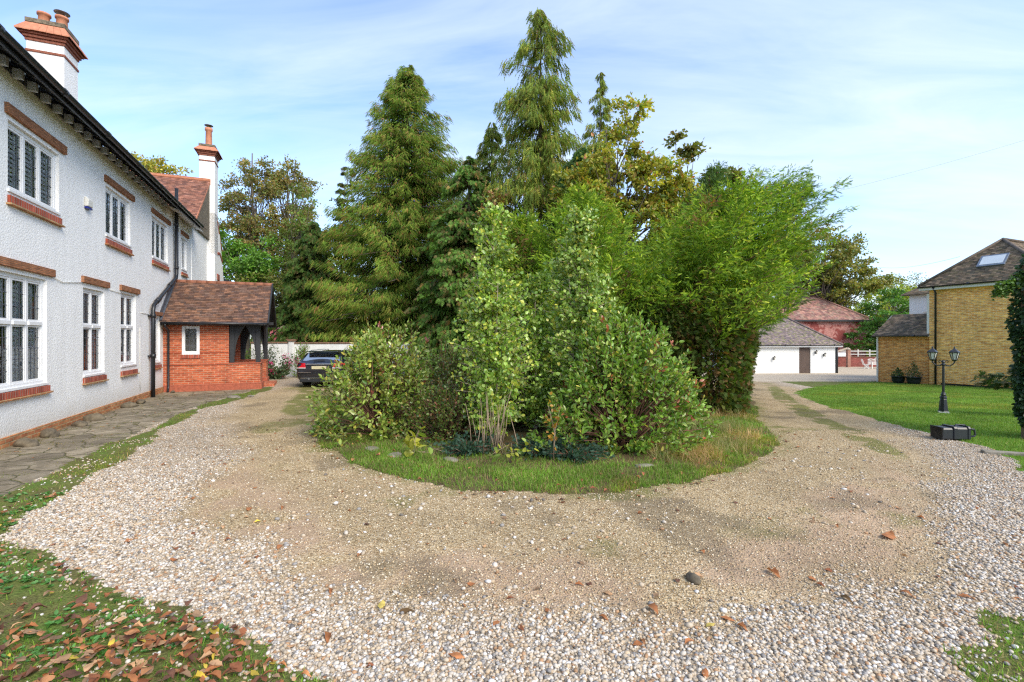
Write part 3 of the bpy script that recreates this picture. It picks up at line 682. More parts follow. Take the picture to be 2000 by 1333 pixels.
def broadleaf(name, x, y, H, blobs, nleaf, ls, pal, label, cat='tree', nclust=60, cs=.55, seed=1, bark='bark', stems=1, trunk_r=.2, z0=0, T=T_LEAF4, mat='leaf', group=None, flat=.25, hang=.3, trunk_top=.8, csz=.7, shell=.35):
    """blobs: (dx,dy,z,rx,ry,rz) crown volumes; twigs end in leaf clusters inside them"""
    r = np.random.default_rng(seed); zb = zgf(x, y) + z0
    root = empty(name, (x, y, zb), label=label, cat=cat, group=group); mb = MB(); cl = Cloud()
    vol = np.array([b[3] * b[4] * b[5] for b in blobs]) ** .8; pk = r.choice(len(blobs), nclust, p=vol / vol.sum())
    B = np.array(blobs, float)[pk]; u = nrm(r.normal(size=(nclust, 3))); rad = r.uniform(shell, 1, nclust) ** .5
    C = B[:, :3] + u * rad[:, None] * B[:, 3:]
    ends = []
    st = []
    for k in range(stems):
        tx, ty = (r.normal(0, .35), r.normal(0, .35)) if stems > 1 else (0, 0)
        b = blobs[k % len(blobs)]; top = (b[0] * .6 + tx * .4, b[1] * .6 + ty * .4, H * trunk_top)
        pts = [Vector((tx * .3, ty * .3, -.1)).lerp(Vector(top), t) + Vector((math.sin(t * 5 + k) * .12, math.cos(t * 4 + k) * .12, 0)) for t in np.linspace(0, 1, 8)]
        mb.tube(pts, [trunk_r * (1 - .85 * t) + .01 for t in np.linspace(0, 1, 8)], 0, 8); st.append(pts)
    for c in C:
        s = st[r.integers(len(st))]; f = np.clip((c[2] / (H * trunk_top)) * r.uniform(.45, .8), .12, .98); i = f * 7; j = int(i); p = s[j].lerp(s[min(j + 1, 7)], i - j)
        if p.z > c[2] - .05: p = s[max(0, int(c[2] / (H * trunk_top) * 7 * .6))]
        limb(mb, p, c, .02 + trunk_r * .16, .008, .03, 5, 5, .05)
    m = nleaf // nclust; cc = np.repeat(np.arange(nclust), m); n = len(cc)
    g = r.normal(size=(n, 3)) * np.array([cs, cs, cs * csz]) * r.uniform(.6, 1.3, (nclust, 1))[cc]
    # leaves gather along short twigs that radiate in each cluster
    tw = nrm(r.normal(size=(nclust * 7, 3)) + A(0, 0, .25)); ti = cc * 7 + r.integers(0, 7, n); al = r.uniform(.1, 1, n)
    pos = C[cc] + .35 * g + tw[ti] * (al * cs * 1.6)[:, None] * np.array([1, 1, csz])
    d = tw[ti] + r.normal(size=(n, 3)) * .7 + A(0, 0, -hang)
    ctint = r.uniform(.75, 1.2, (nclust, 1))[cc]
    cl.add(T, pos, d, ls * r.uniform(.6, 1.25, n), palpick(pal, n, .2, r) * ctint, flat)
    mb.build('trunk', M[bark], root); cl.build('crown', M[mat], root)
    return root

def shrub(name, x, y, H, rx, ry, nsh, ls, pal, label, seed=1, per=11, leaf=T_LEAF6, mat='gloss', z0=0, tipc=None, topshape=.5, group=None, cat='shrub', bulge=.35, inner=.35):
    """laurel-like shrub: ascending shoots from the base, each carrying spiral leaves near its tip"""
    r = np.random.default_rng(seed); root = empty(name, (x, y, zgf(x, y) + z0), label=label, cat=cat, group=group); mb = MB(); cl = Cloud()
    P, D, S, C = [], [], [], []
    for i in range(nsh):
        az = r.uniform(0, 2 * math.pi); e = r.uniform(-.12, 1) ; e = np.sign(e) * abs(e) ** .8
        k = 1 - r.random() ** 1.6 * inner * 1.6; k = max(k, .25)
        cz = max(.02, e); rr = math.sqrt(max(0, 1 - cz * cz)) ** (1.2 * topshape + .3)
        wob = 1 + bulge * (vn(math.cos(az) * 2 + 5 + seed, math.sin(az) * 2 + cz * 3 + 7, 3) - .5) * 2
        end = np.array([math.cos(az) * rx * rr * k * wob, math.sin(az) * ry * rr * k * wob, max(.08, (.10 + .9 * max(0, e)) * H * (k * .4 + .6) * (1 + .22 * (wob - 1)))])
        out_ = nrm(np.array([math.cos(az) * rr, math.sin(az) * rr, .55 + cz * .9]) + r.normal(0, .22, 3))
        L = r.uniform(.22, .5); st = end - out_ * L
        if i % 3 == 0: limb(mb, (r.normal(0, .08), r.normal(0, .08), 0), st, .013, .006, .04, 4, 4, .04)
        mb.tube([st, end], [.005, .003], 0, 4, caps=False)
        t = np.linspace(.0, 1, per); ph = np.arange(per) * 2.4 + r.uniform(0, 6)
        a1 = nrm(np.cross(out_, A(0.1, .2, 1))); a2 = np.cross(out_, a1)
        rad = a1[None] * np.cos(ph)[:, None] + a2[None] * np.sin(ph)[:, None]
        P.append(st + out_ * (t * L)[:, None]); D.append(rad * (1.1 - .7 * t)[:, None] + out_ * (.35 + .6 * t)[:, None] + r.normal(0, .15, (per, 3)) - A(0, 0, .12))
        S.append(ls * r.uniform(.65, 1.15, per) * (1 - .25 * t)); cc = palpick(pal, per, .18, r) * r.uniform(.85, 1.12)
        if tipc is not None and r.random() < tipc[0]: cc[-4:] = np.array(tipc[1]) * r.uniform(.7, 1.2, (4, 1))
        C.append(cc)
    P = np.concatenate(P); P[:, 2] = np.maximum(P[:, 2], .03)
    cl.add(leaf, P, np.concatenate(D), np.concatenate(S), np.concatenate(C), .45)
    mb.build('stems', M['barkr'], root); cl.build('foliage', M[mat], root); return root

def birch(name, x, y, H, nbr, ls, pal, label, seed=1, Rm=.8, z0=0, stems=3, per=22, lean=(0, 0)):
    r = np.random.default_rng(seed); root = empty(name, (x, y, zgf(x, y) + z0), label=label, cat='young tree'); mb = MB(); cl = Cloud()
    P, D, S, C = [], [], [], []; ss = []
    for k in range(stems):
        hh = H * (1 if k == 0 else r.uniform(.6, .92)); a = r.uniform(0, 6.28); o = (0 if k == 0 else r.uniform(.15, .5) * Rm)
        pts = [Vector((math.cos(a) * o * t * 1.2 + lean[0] * t * hh + math.sin(t * 4 + k) * .03, math.sin(a) * o * t * 1.2 + lean[1] * t * hh, t * hh)) for t in np.linspace(0, 1, 10)]
        mb.tube(pts, [.022 * (1 - .88 * t) + .002 for t in np.linspace(0, 1, 10)], 0, 6); ss.append((pts, hh))
    for i in range(nbr):
        pts, hh = ss[0] if r.random() < .5 else ss[r.integers(stems)]
        f = r.uniform(.04, .98); q = f * 9; j = int(q); p = pts[j].lerp(pts[min(9, j + 1)], q - j)
        L = Rm * (1.02 - .74 * f) * r.uniform(.5, 1.15) * (.55 + .9 * min(1, f * 3)); L = max(.12, L); az = r.uniform(0, 6.28)
        d0 = np.array([math.cos(az), math.sin(az), r.uniform(.5, 1.3)]); d0 /= np.linalg.norm(d0)
        t = np.linspace(.1, 1, per); base = np.array(p)
        path = base + d0 * (t * L)[:, None]; path[:, 2] -= .22 * L * t * t
        mb.tube([Vector(base), Vector(path[per // 2]), Vector(path[-1])], [.006, .004, .0015], 0, 4, caps=False)
        P.append(path + r.normal(0, .035, (per, 3))); D.append(r.normal(size=(per, 3)) + d0 * .4 + A(0, 0, -.55)); S.append(ls * r.uniform(.6, 1.2, per)); C.append(palpick(pal, per, .2, r) * r.uniform(.85, 1.15))
    cl.add(T_ROUND, np.concatenate(P), np.concatenate(D), np.concatenate(S), np.concatenate(C), .1)
    mb.build('stems', M['birchbark'], root); cl.build('foliage', M['gloss'], root); return root

# ------------------------------------------------------------------ the white house (local x runs along the facade, -y is out towards the drive)
house = empty('white_house', (F0[0], F0[1], 0), math.atan2(FD[1], FD[0]), label='long two-storey white roughcast house with brick lintels, chimneys and an orange brick porch', cat='house')
#       x0    x1    z0    z1   lights transom lintel(z0,z1) sill(z0,z1) extra shutter
WINS = [(-3.2, -1.4, 4.46, 5.72, 3, None, (5.76, 5.94), (4.20, 4.37)),
        (.21, 1.98, 4.46, 5.68, 3, None, (5.76, 5.94), (4.20, 4.37)),
        (4.33, 6.05, 4.50, 5.76, 3, None, (5.84, 6.0), (4.25, 4.41)),
        (8.0, 9.76, 4.52, 5.86, 3, None, (5.96, 6.1), (4.28, 4.43)),
        (11.6, 12.42, 4.62, 5.86, 2, None, (5.98, 6.12), (4.36, 4.5)),
        (-1.15, 1.5, 1.0, 3.04, 5, 2.17, (3.12, 3.27), (.81, .96)),
        (3.08, 4.25, 1.02, 3.05, 2, 2.17, (3.16, 3.31), (.82, .97)),
        (5.34, 6.5, 1.12, 3.13, 2, 2.2, (3.19, 3.34), (.83, .98)),
        (8.06, 8.85, 1.08, 2.58, 1, None, (2.64, 2.76), (.86, 1.0))]
WT = 6.66
mb = MB()
wall_holes(mb, -7, 13.2, 0.2, WT, [w[:4] for w in WINS], 0, .14, 0, .28)
mb.box(-7, -6.72, .01, 8.5, .2, WT); mb.box(-6.7, 21.5, 8.2, 8.5, .2, WT)          # end and back walls
mb.face([(-6.99, .0, WT), (-6.99, 8.5, WT), (-6.99, 4.25, WT + 3.6)], 0)
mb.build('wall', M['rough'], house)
mb = MB(); mb.box(-7.03, 9.15, -.035, .25, -.05, .2); mb.box(12.25, 13.16, -.035, .25, -.05, .2); mb.build('plinth', M['plinth'], house, bevel=.01)
mb = MB()
for z0, z1 in ((.5, 3.2), (4.1, 6.2)):      # dim rooms behind the windows
    mb.face([(-6.6, 2.2, z0), (13, 2.2, z0), (13, 2.2, z1), (-6.6, 2.2, z1)]); mb.face([(-6.6, .3, z0), (13, .3, z0), (13, 2.2, z0), (-6.6, 2.2, z0)]); mb.face([(-6.6, .3, z1), (13, .3, z1), (13, 2.2, z1), (-6.6, 2.2, z1)])
mb.build('room', M['interior'], house)
rw = np.random.default_rng(4)
def window(x0, x1, z0, z1, nl, tr, lin, sil, parent, y=.0, fl=.075, lead=True, seed=0, shut=True, name='window'):
    f = MB(); yo, yi = y + .055, y + .125
    f.box(x0, x0 + fl, yo, yi, z0, z1); f.box(x1 - fl, x1, yo, yi, z0, z1); f.box(x0 + fl, x1 - fl, yo, yi, z1 - fl, z1); f.box(x0 + fl, x1 - fl, yo - .035, yi, z0, z0 + fl)
    f.box(x0 - .02, x1 + .02, y - .03, y + .05, z0 - .03, z0 + .02)
    lw = (x1 - x0 - 2 * fl) / nl
    for k in range(1, nl): cx = x0 + fl + lw * k; f.box(cx - .033, cx + .033, yo + .004, yi, z0 + fl, z1 - fl)
    segs = [(z0 + fl, z1 - fl)]
    if tr:
        for k in range(nl):
            a = x0 + fl + lw * k + (.033 if k else 0); b = x0 + fl + lw * (k + 1) - (.033 if k < nl - 1 else 0)
            f.box(a, b, yo - .02, yi, tr - .035, tr + .035)
        segs = [(z0 + fl, tr - .035), (tr + .035, z1 - fl)]
    for k in range(nl):
        a = x0 + fl + lw * k + (.033 if k else 0); b = x0 + fl + lw * (k + 1) - (.033 if k < nl - 1 else 0)
        for (c, d) in segs:      # casement rails
            w = .038
            f.box(a + .002, a + w, yo + .012, yi - .01, c, d); f.box(b - w, b - .002, yo + .012, yi - .01, c, d); f.box(a + w, b - w, yo + .012, yi - .01, d - w, d); f.box(a + w, b - w, yo + .012, yi - .01, c, c + w)
    win = f.build(name, M['white'], parent, bevel=.005)
    for k in range(nl):
        a = x0 + fl + lw * k + (.033 if k else 0) + .038; b = x0 + fl + lw * (k + 1) - (.033 if k < nl - 1 else 0) - .038
        for si, (c, d) in enumerate(segs):
            c += .038; d -= .038; g = MB(); yg = y + .085 + rw.uniform(-.002, .002)
            g.face([(a, yg, c), (b, yg + rw.uniform(-.006, .006), c), (b, yg, d), (a, yg + rw.uniform(-.006, .006), d)], 0)
            if lead:
                nc = max(2, round((b - a) / .12)); nr_ = max(2, round((d - c) / .21)); lwid = .0055
                for i in range(1, nc): xx = a + (b - a) * i / nc; g.box(xx - lwid, xx + lwid, yg - .008, yg - .002, c, d, 1)
                for j in range(1, nr_): zz_ = c + (d - c) * j / nr_; g.box(a, b, yg - .009, yg - .003, zz_ - lwid, zz_ + lwid, 1)
            g.build('pane', [M['glass'], M['lead']], win)
            if shut:
                MB().face([(a - .03, y + .215, c - .03), (b + .03, y + .215, c - .03), (b + .03, y + .215, d + .03), (a - .03, y + .215, d + .03)]).build('curtain', M['curtain'], win)
                s = MB(); ys = y + .165; kind = rw.random()
                if kind < .75:       # louvred shutter panel, pale
                    s.box(a - .03, a + .015, ys - .015, ys + .015, c - .03, d + .03); s.box(b - .015, b + .03, ys - .015, ys + .015, c - .03, d + .03)
                    nz = int((d - c + .06) / .085)
                    for q in range(nz):
                        zc = c - .03 + .085 * (q + .5); t_ = .30 if rw.random() < .9 else .1
                        s.prism([(a + .016, ys - .018, zc - .040), (a + .016, ys + .018, zc + .030), (a + .016, ys + .018, zc + .038), (a + .016, ys - .018, zc - .032)], (b - a - .032, 0, 0))
                    s.build('shutter', M['shutter'], win)
                else:
                    n = 10; xs = np.linspace(a - .03, b + .03, n)
                    for i in range(n - 1):
                        s.face([(xs[i], ys + .02 * (i % 2), c - .05), (xs[i + 1], ys + .02 * ((i + 1) % 2), c - .05), (xs[i + 1], ys + .02 * ((i + 1) % 2), d + .05), (xs[i], ys + .02 * (i % 2), d + .05)], 0)
                    s.build('curtain', M['curtain'], win)
    if lin:
        l = MB(); l.box(x0 - .10, x1 + .22, y - .055, y + .02, lin[0], lin[1]); l.build('lintel', M['lintel'], win, bevel=.008)
    if sil:
        l = MB(); l.box(x0 - .02, x1 + .03, y - .045, y + .02, sil[0] + .035, sil[1]); l.box(x0 - .05, x1 + .08, y - .075, y + .02, sil[0], sil[0] + .034, 1)
        l.build('sill', [M['sillbrick'], M['plinth']], win, bevel=.006)
    return win
for i, w in enumerate(WINS): window(*w, house, seed=i)

# eaves, gutter, main roof
mb = MB()
mb.box(-7.3, 12.25, -.5, -.46, 6.38, 6.50); mb.prism([(-7.3, -.455, 6.47), (-7.3, -.455, 6.49), (-7.3, -.002, 6.725), (-7.3, -.002, 6.70)], (19.55, 0, 0))
mb.build('fascia', M['black'], house)
mb = MB()
mb2 = MB(); mb2.box(-7.3, 9.5, -.026, -.0015, 6.50, 6.655)
for x in np.arange(-7.1, 9.4, .46): MB().box(x, x + .085, -.16, -.03, 6.44, 6.60).build('rafter_foot', M['greyfeet'], house); mb2.prism([(x - .01, -.452, 6.43), (x - .01, -.452, 6.465), (x - .01, -.004, 6.695), (x - .01, -.004, 6.662)], (.08, 0, 0))
mb2.build('rafters', M['black'], house)
mb = MB(); mb.prism([(9.6, -.452, 6.41), (9.6, -.452, 6.425), (9.6, -.003, 6.66), (9.6, -.003, 6.60)], (3.55, 0, 0)); mb.build('soffit', M['white'], house)
def gutter(x0, x1, y, z, parent, r=.06, axis='x', joints=2.0):
    g = MB(); n = 9; ps = []
    for k in range(n): a = math.pi * (1 + k / (n - 1)); ps.append((math.cos(a) * r, math.sin(a) * r))
    for (s0, s1, rr) in [(x0, x1, 1)]:
        b = len(g.v)
        for xx in (s0, s1):
            for (py_, pz_) in ps: g.v.append((xx, y + py_, z + pz_))
        for k in range(n - 1): g.f.append([b + k, b + k + 1, b + n + k + 1, b + n + k]); g.m.append(0); g.sm.append(True)
    g.box(x0, x1, y - r - .006, y - r + .004, z - .004, z + .012); g.box(x0, x1, y + r - .004, y + r + .006, z - .004, z + .012)
    g.box(x0 - .004, x0, y - r, y + r, z - r, z); g.box(x1, x1 + .004, y - r, y + r, z - r, z)
    xx = x0 + joints
    while xx < x1: g.tube([(xx - .05, y, z - .002), (xx + .05, y, z - .002)], r + .009, 0, 14); xx += joints
    return g.build('gutter', M['black'], parent)
gutter(-7.3, 12.3, -.57, 6.49, house)
TILES = [(.20, .085, .05), (.155, .075, .05), (.25, .12, .07), (.13, .07, .05), (.19, .11, .075), (.10, .065, .05), (.28, .15, .09)]
ca, sa = math.cos(R(42)), math.sin(R(42))
tiled('roof', (-7.4, -.56, 6.52), (1, 0, 0), (0, ca, sa), 4.9 / ca, 20.5, house, TILES, .2, .33, seed=3)
mb = MB(); mb.prism([(-7.35, -.45, 6.53), (-7.35, 4.3, 6.53 + 4.75 * .9), (-7.35, 9.05, 6.53), (-7.35, 9.05, 6.49), (-7.35, 4.3, 6.49 + 4.75 * .9), (-7.35, -.45, 6.505)], (20.4, 0, 0)); mb.build('roof', M['flaunch'], house)

# the first chimney, behind the ridge line of sight
def chimney(cx, cy, wx, wy, z0, zt, ztop, npots, parent, disc=True, cap=1.0):
    root = empty('chimney', parent=parent)
    hx, hy = wx / 2, wy / 2
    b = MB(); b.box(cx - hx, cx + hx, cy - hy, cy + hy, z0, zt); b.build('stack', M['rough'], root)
    b = MB(); b.box(cx - hx - .025, cx + hx + .025, cy - hy - .025, cy + hy + .025, zt - .32 * cap, zt - .25 * cap)
    for k, (e, h) in enumerate(((.03, .08), (.07, .08), (.12, .08))): b.box(cx - hx - e, cx + hx + e, cy - hy - e, cy + hy + e, zt + .081 * k, zt + .081 * k + h)
    b.build('corbel', M['corbel'], root, bevel=.008)
    # sloping tile skirt
    za = zt + .245; zb = zt + .50 * cap + .02; e0, e1 = .19, .02; s = MB()
    for sx, sy in ((0, -1), (0, 1), (1, 0), (-1, 0)):
        L0 = (hx if sy else hy) + e0; L1 = (hx if sy else hy) + e1; n = max(3, int(L0 * 2 / .17)); W0 = (hy if sy else hx) + e0; W1 = (hy if sy else hx) + e1
        for k in range(n):
            a0, a1 = -L0 + 2 * L0 * k / n, -L0 + 2 * L0 * (k + 1) / n - .006; c0, c1 = a0 * L1 / L0, a1 * L1 / L0; j = rw.uniform(-.006, .008)
            def P(a, w, z): return (cx + a, cy + sy * w, z) if sy else (cx + sx * w, cy + a, z)
            s.prism([P(a0, W0, za + j), P(a1, W0, za + j), P(c1, W1, zb), P(c0, W1, zb)], (0, 0, -.03))
    s.build('tile_skirt', M['terracotta'], root)
    b = MB(); b.box(cx - hx + .0, cx + hx, cy - hy, cy + hy, zt + .24, zb + .09); b.box(cx - hx - .03, cx + hx + .03, cy - hy - .03, cy + hy + .03, zb + .01, zb + .14 * cap); b.build('cap', M['flaunch'], root, bevel=.015)
    zc = zb + .13 * cap
    for k in range(npots):
        py_ = cy + ((k - (npots - 1) / 2) * -.42 if npots > 1 else 0); h = ztop - zc
        o = MB(); o.lathe([(.16, 0), (.145, h * .1), (.13, h * .82), (.165, h * .86), (.165, h), (.11, h), (.10, h * .6)], (cx, py_, zc), 0, 18); o.build('chimney_pot', M['terracotta'], root)
        if disc and k == npots - 1:
            o = MB(); o.lathe([(.02, 0), (.19, .0), (.19, .012), (.02, .03)], (cx, py_, ztop + .12), 0, 20)
            for a in (0, 2.1, 4.2): o.tube([(cx + .13 * math.cos(a), py_ + .13 * math.sin(a), ztop - .02), (cx + .13 * math.cos(a), py_ + .13 * math.sin(a), ztop + .125)], .006, 0, 5)
            o.build('pot_cowl', M['galv'], root)
    return root
chimney(7.86, 2.43, .88, .86, 7.5, 10.55, 11.62, 2, house)

# cross wing with the gable, second chimney and breast
gx0, gx1, gap_, gz0 = 13.2, 19.4, 16.3, 6.72
gzt = gz0 + (gap_ - gx0) * .86
mb = MB()
mb.prism([(gx0, -.02, .2), (gx1, -.02, .2), (gx1, -.02, gz0), (gap_, -.02, gzt), (gx0, -.02, gz0)], (0, .3, 0))
mb.box(gx0, gx0 + .28, .281, 7, 5.5, gz0); mb.box(gx1 - .28, gx1, .281, 8.2, .2, gz0)
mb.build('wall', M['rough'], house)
mb = MB(); mb.box(gx0, gx1, -.055, .2, -.05, .2); mb.build('plinth', M['plinth'], house)
L2_ = math.hypot(gap_ - gx0, gzt - gz0)
REDT = [(.28, .125, .085), (.23, .105, .075), (.33, .16, .11), (.19, .095, .075), (.27, .13, .09), (.18, .09, .065)]
tiled('roof', (gx0 - .16, -.14, gz0 - .02), (0, 1, 0), (gap_ - gx0 + .16, 0, gzt - gz0 + .14), L2_ + .25, 7.5, house, REDT, .1, .165, seed=7)
tiled('roof', (gx1 + .16, -.14, gz0 - .02), (0, 1, 0), (gap_ - gx1 - .16, 0, gzt - gz0 + .14), L2_ + .25, 7.5, house, REDT, .2, .33, seed=8)
mb = MB(); mb.prism([(gx0 - .12, -.11, gz0 - .06), (gap_, -.11, gzt + .03), (gx1 + .12, -.11, gz0 - .06)], (0, 7.4, 0))
mb.build('roof', M['flaunch'], house)
mb = MB()
for s_ in (0, 1):
    a = (gx0 - .16, gz0 - .06) if s_ == 0 else (gx1 + .16, gz0 - .06)
    mb.bar((a[0], -.13, a[1]), (gap_, -.13, gzt + .05), .03, .1)
mb.build('verge', M['terracotta'], house)
mb = MB(); mb.tube([(gap_, -.15, gzt + .15), (gap_, 7.3, gzt + .15)], .09, 0, 10); mb.build('ridge', M['terracotta'], house)
chimney(16.76, .0, .84, .64, 6.0, 10.75, 12.25, 1, house, cap=.85)
mb = MB()
yb = -.32
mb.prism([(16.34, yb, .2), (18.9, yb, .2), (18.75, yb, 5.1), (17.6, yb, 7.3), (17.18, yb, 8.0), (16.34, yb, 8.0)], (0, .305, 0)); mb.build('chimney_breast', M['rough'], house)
MB().box(16.9, 17.5, yb - .03, yb, 4.8, 5.1).build('brick_dressing', M['sillbrick'], house)
MB().bar((17.1, yb - .015, 6.15), (17.7, yb - .015, 6.22), .03, .12).bar((17.65, yb - .015, 6.22), (18.3, yb - .015, 5.9), .03, .12).build('brick_dressing', M['sillbrick'], house)
MB().bar((17.0, yb - .015, 7.75), (17.45, yb - .015, 7.2), .03, .07).build('brick_dressing', M['sillbrick'], house)
MB().box(16.15, 16.36, -.12, .32, 9.30, 9.36).build('flashing', M['lead'], house)
# rear bay beyond the gable
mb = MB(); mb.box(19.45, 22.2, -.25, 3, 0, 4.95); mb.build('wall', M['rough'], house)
mb = MB(); mb.box(19.3, 22.4, -.52, 3.1, 4.96, 5.02); mb.prism([(19.3, -.52, 5.03), (22.4, -.52, 5.03), (22.4, 1, 5.6), (19.3, 1, 5.6)], (0, .1, 0)); mb.tube([(19.6, -.33, 5), (19.6, -.33, 0)], .045, 0, 8); mb.build('roof', M['black'], house)
# rainwater and soil pipes
mb = MB(); yp = -.11
mb.tube([(10.43, yp, 7.45), (10.43, yp, 4.25), (10.3, yp, 4.1), (9.4, yp, 3.68), (8.2, yp, 3.14), (7.78, yp, 2.95), (7.69, yp, 2.78), (7.69, yp, .0)], .058, 0, 12)
for z in (6.1, 4.5): mb.tube([(10.43, yp, z - .05), (10.43, yp, z + .05)], .072, 0, 12)
for z in (2.6, 1.32): mb.tube([(7.69, yp, z - .06), (7.69, yp, z + .06)], .074, 0, 12); mb.box(7.55, 7.83, yp + .04, -.001, z - .02, z + .02)
mb.tube([(8.05, yp, 3.07), (8.35, yp, 3.2)], .074, 0, 12); mb.tube([(9.5, yp, 3.73), (9.8, yp, 3.86)], .074, 0, 12)
mb.tube([(10.62, yp + .02, 6.6), (10.62, yp + .02, 4.3), (10.44, yp, 4.1)], .04, 0, 8)
mb.build('drainpipe', M['black'], house)
for q_ in ([(1.75, -.02, 3.12), (2.1, -.015, 3.06), (3.0, -.015, 3.15)], [(4.55, -.015, 3.14), (5.3, -.015, 3.10)], [(6.8, -.015, 2.2), (6.8, -.015, .9), (6.82, -.015, .3)], [(6.9, -.015, 2.66), (7.6, -.015, 2.64)]): MB().tube(q_, .008, 0, 5).build('wall_cable', M['offwhite'], house)

# brick porch: local x along the facade 9.2..12.2, comes out to y = -3
porch = empty('porch', parent=house)
PX0, PX1, PY = 9.2, 12.2, -3.0
# side walls: built flat with the window hole, then turned into place
def sidewall(xw, sgn):
    m_ = MB(); t_ = .22
    W = [(.55, 1.08, 1.30, 2.32)] if sgn < 0 else []
    segs = MB(); wall_holes(segs, 0, 1.98, .24, 2.44, W, 0, .14, 0, t_)
    for p in segs.v: m_.v.append((xw + (p[1] if sgn < 0 else -p[1]), -p[0], p[2]))
    for f in segs.f: m_.f.append(f if sgn < 0 else f[::-1]); m_.m.append(0); m_.sm.append(False)
    a, b = (xw, xw + t_) if sgn < 0 else (xw - t_, xw)
    m_.box(a, b, -1.98 - .001, -3.0, .24, .94); m_.box(a, b, -1.985, -1.98, .94, 2.44)
    if sgn < 0: m_.box(PX0 + .2205, PX0 + .75, -2.999, -2.78, .24, .94)
    else: m_.box(PX1 - .75, PX1 - .2205, -2.999, -2.78, .24, .94)
    m_.build('brick_wall', M['redbrick'], porch)
sidewall(PX0, -1); sidewall(PX1, 1)
mb = MB()
mb.box(PX0 - .045, PX0 + .24, -3.045, .0, -.05, .20); mb.box(PX0 - .03, PX0 + .23, -3.03, .0, .201, .245)
mb.box(PX1 - .24, PX1 + .045, -3.045, .0, -.05, .24); mb.box(PX0 + .24, PX0 + .8, -3.045, -2.76, -.05, .24); mb.box(PX1 - .8, PX1 - .24, -3.045, -2.76, -.05, .24)
for z, e in ((1.83, .018), (1.36, .018)): mb.box(PX0 - e, PX0 + .01, -.54, .0, z, z + .03); mb.box(PX0 - e, PX0 + .01, -1.98, -1.09, z, z + .03)
mb.box(PX0 - .03, PX0 + .25, -3.03, -1.99, .941, .985); mb.box(PX0 - .03, PX0 + .02, -1.98, .0, .93, .955)
mb.box(PX1 - .25, PX1 + .03, -3.03, -1.99, .941, .985); mb.box(PX0 + .251, PX0 + .78, -3.03, -2.75, .941, .985); mb.box(PX1 - .78, PX1 - .251, -3.03, -2.75, .941, .985)
mb.build('moulding', M['corbel'] if False else plain('porch_moulding', (.36, .095, .05), .8, .3, 12, bmp=.3), porch, bevel=.008)
mb = MB(); mb.box(PX0 + .24, PX1 - .24, -2.75, -.01, -.05, .235); mb.box(PX0 + .81, PX1 - .81, -3.4, -2.751, -.05, .12); mb.build('step', M['redbrick'], porch, bevel=.01)
def pwindow():
    f = MB(); x = PX0
    def bx(s0, s1, z0, z1, d0=.01, d1=.09, m=0): f.box(x + d0, x + d1, -s1, -s0, z0, z1, m)
    bx(.55, .64, 1.30, 2.32, -.012); bx(.99, 1.08, 1.30, 2.32, -.012); bx(.64, .99, 2.22, 2.32, -.012); bx(.64, .99, 1.30, 1.42, -.012)
    f.face([(x + .06, -.64, 1.42), (x + .06, -.64, 2.22), (x + .06, -.99, 2.22), (x + .06, -.99, 1.42)], 1)
    for s in (.757, .873): f.box(x + .05, x + .056, -s - .006, -s + .006, 1.42, 2.22, 2)
    for z in (1.62, 1.82, 2.02): f.box(x + .05, x + .056, -.99, -.64, z - .006, z + .006, 2)
    f.box(x - .03, x + .02, -1.10, -.53, 1.20, 1.297, 3); f.box(x - .045, x + .02, -1.11, -.52, 1.17, 1.199, 3)
    f.face([(x + .2, -.5, 1.2), (x + .2, -.5, 2.4), (x + .2, -1.12, 2.4), (x + .2, -1.12, 1.2)], 4)
    f.build('window', [M['white'], M['glass'], M['lead'], M['sillbrick'], M['interior']], porch, bevel=.004)
pwindow()
# timber frame: posts with curved braces, wall plates
def post(x, y, name='post'):
    p = MB(); p.box(x - .075, x + .075, y - .075, y + .075, .986, 2.40); p.build(name, M['blackwood'], porch, bevel=.01)
def brace(x, y, dy, dx=0):
    p = MB(); n = 9; a = []; c = []
    for k in range(n):
        t = k / (n - 1); z = 1.25 + 1.15 * t; w = .02 + .36 * (t ** 2.2); a.append((w, z))
    for k in range(n - 1):
        (w0, z0), (w1, z1) = a[k], a[k + 1]
        if dy: p.prism([(x - .04, y, z0), (x - .04, y + dy * w0, z0), (x - .04, y + dy * w1, z1), (x - .04, y, z1)], (.08, 0, 0))
        else: p.prism([(x, y - .04, z0), (x + dx * w0, y - .04, z0), (x + dx * w1, y - .04, z1), (x, y - .04, z1)], (0, .08, 0))
    p.build('brace', M['blackwood'], porch)
for px_ in (PX0 + .11, PX1 - .11):
    post(px_, -2.07); brace(px_, -2.146, -1); post(px_, -2.92); brace(px_, -2.844, 1)
    brace(px_ + (.076 if px_ < 10 else -.076), -2.92, 0, 1 if px_ < 10 else -1)
mb = MB(); mb.box(PX0 - .02, PX0 + .2, -3.22, -.0, 2.441, 2.56); mb.box(PX1 - .2, PX1 + .02, -3.22, -.0, 2.441, 2.56); mb.box(PX0 + .201, PX1 - .201, -3.0, -2.84, 2.41, 2.55)
mb.box(PX0 - .40, PX0 - .37, -3.25, -.02, 2.34, 2.47); mb.box(PX1 + .37, PX1 + .4, -3.25, -.02, 2.34, 2.47)
for s_ in (0, 1):
    a = (PX0 - .42, 2.36) if s_ == 0 else (PX1 + .42, 2.36); mb.bar((a[0], -3.29, a[1]), (10.7, -3.29, 4.0), .04, .2)
mb.prism([(PX0 + .1, -2.9, 2.56), (PX1 - .1, -2.9, 2.56), (10.7, -2.9, 3.8)], (0, .06, 0))
mb.build('timber_frame', M['blackwood'], porch)
PT = [(.17, .092, .062), (.14, .08, .058), (.19, .105, .07), (.13, .075, .058), (.16, .10, .075), (.21, .11, .068), (.11, .07, .056)]
sl_ = math.hypot(10.7 - PX0 + .42, 4.02 - 2.42)
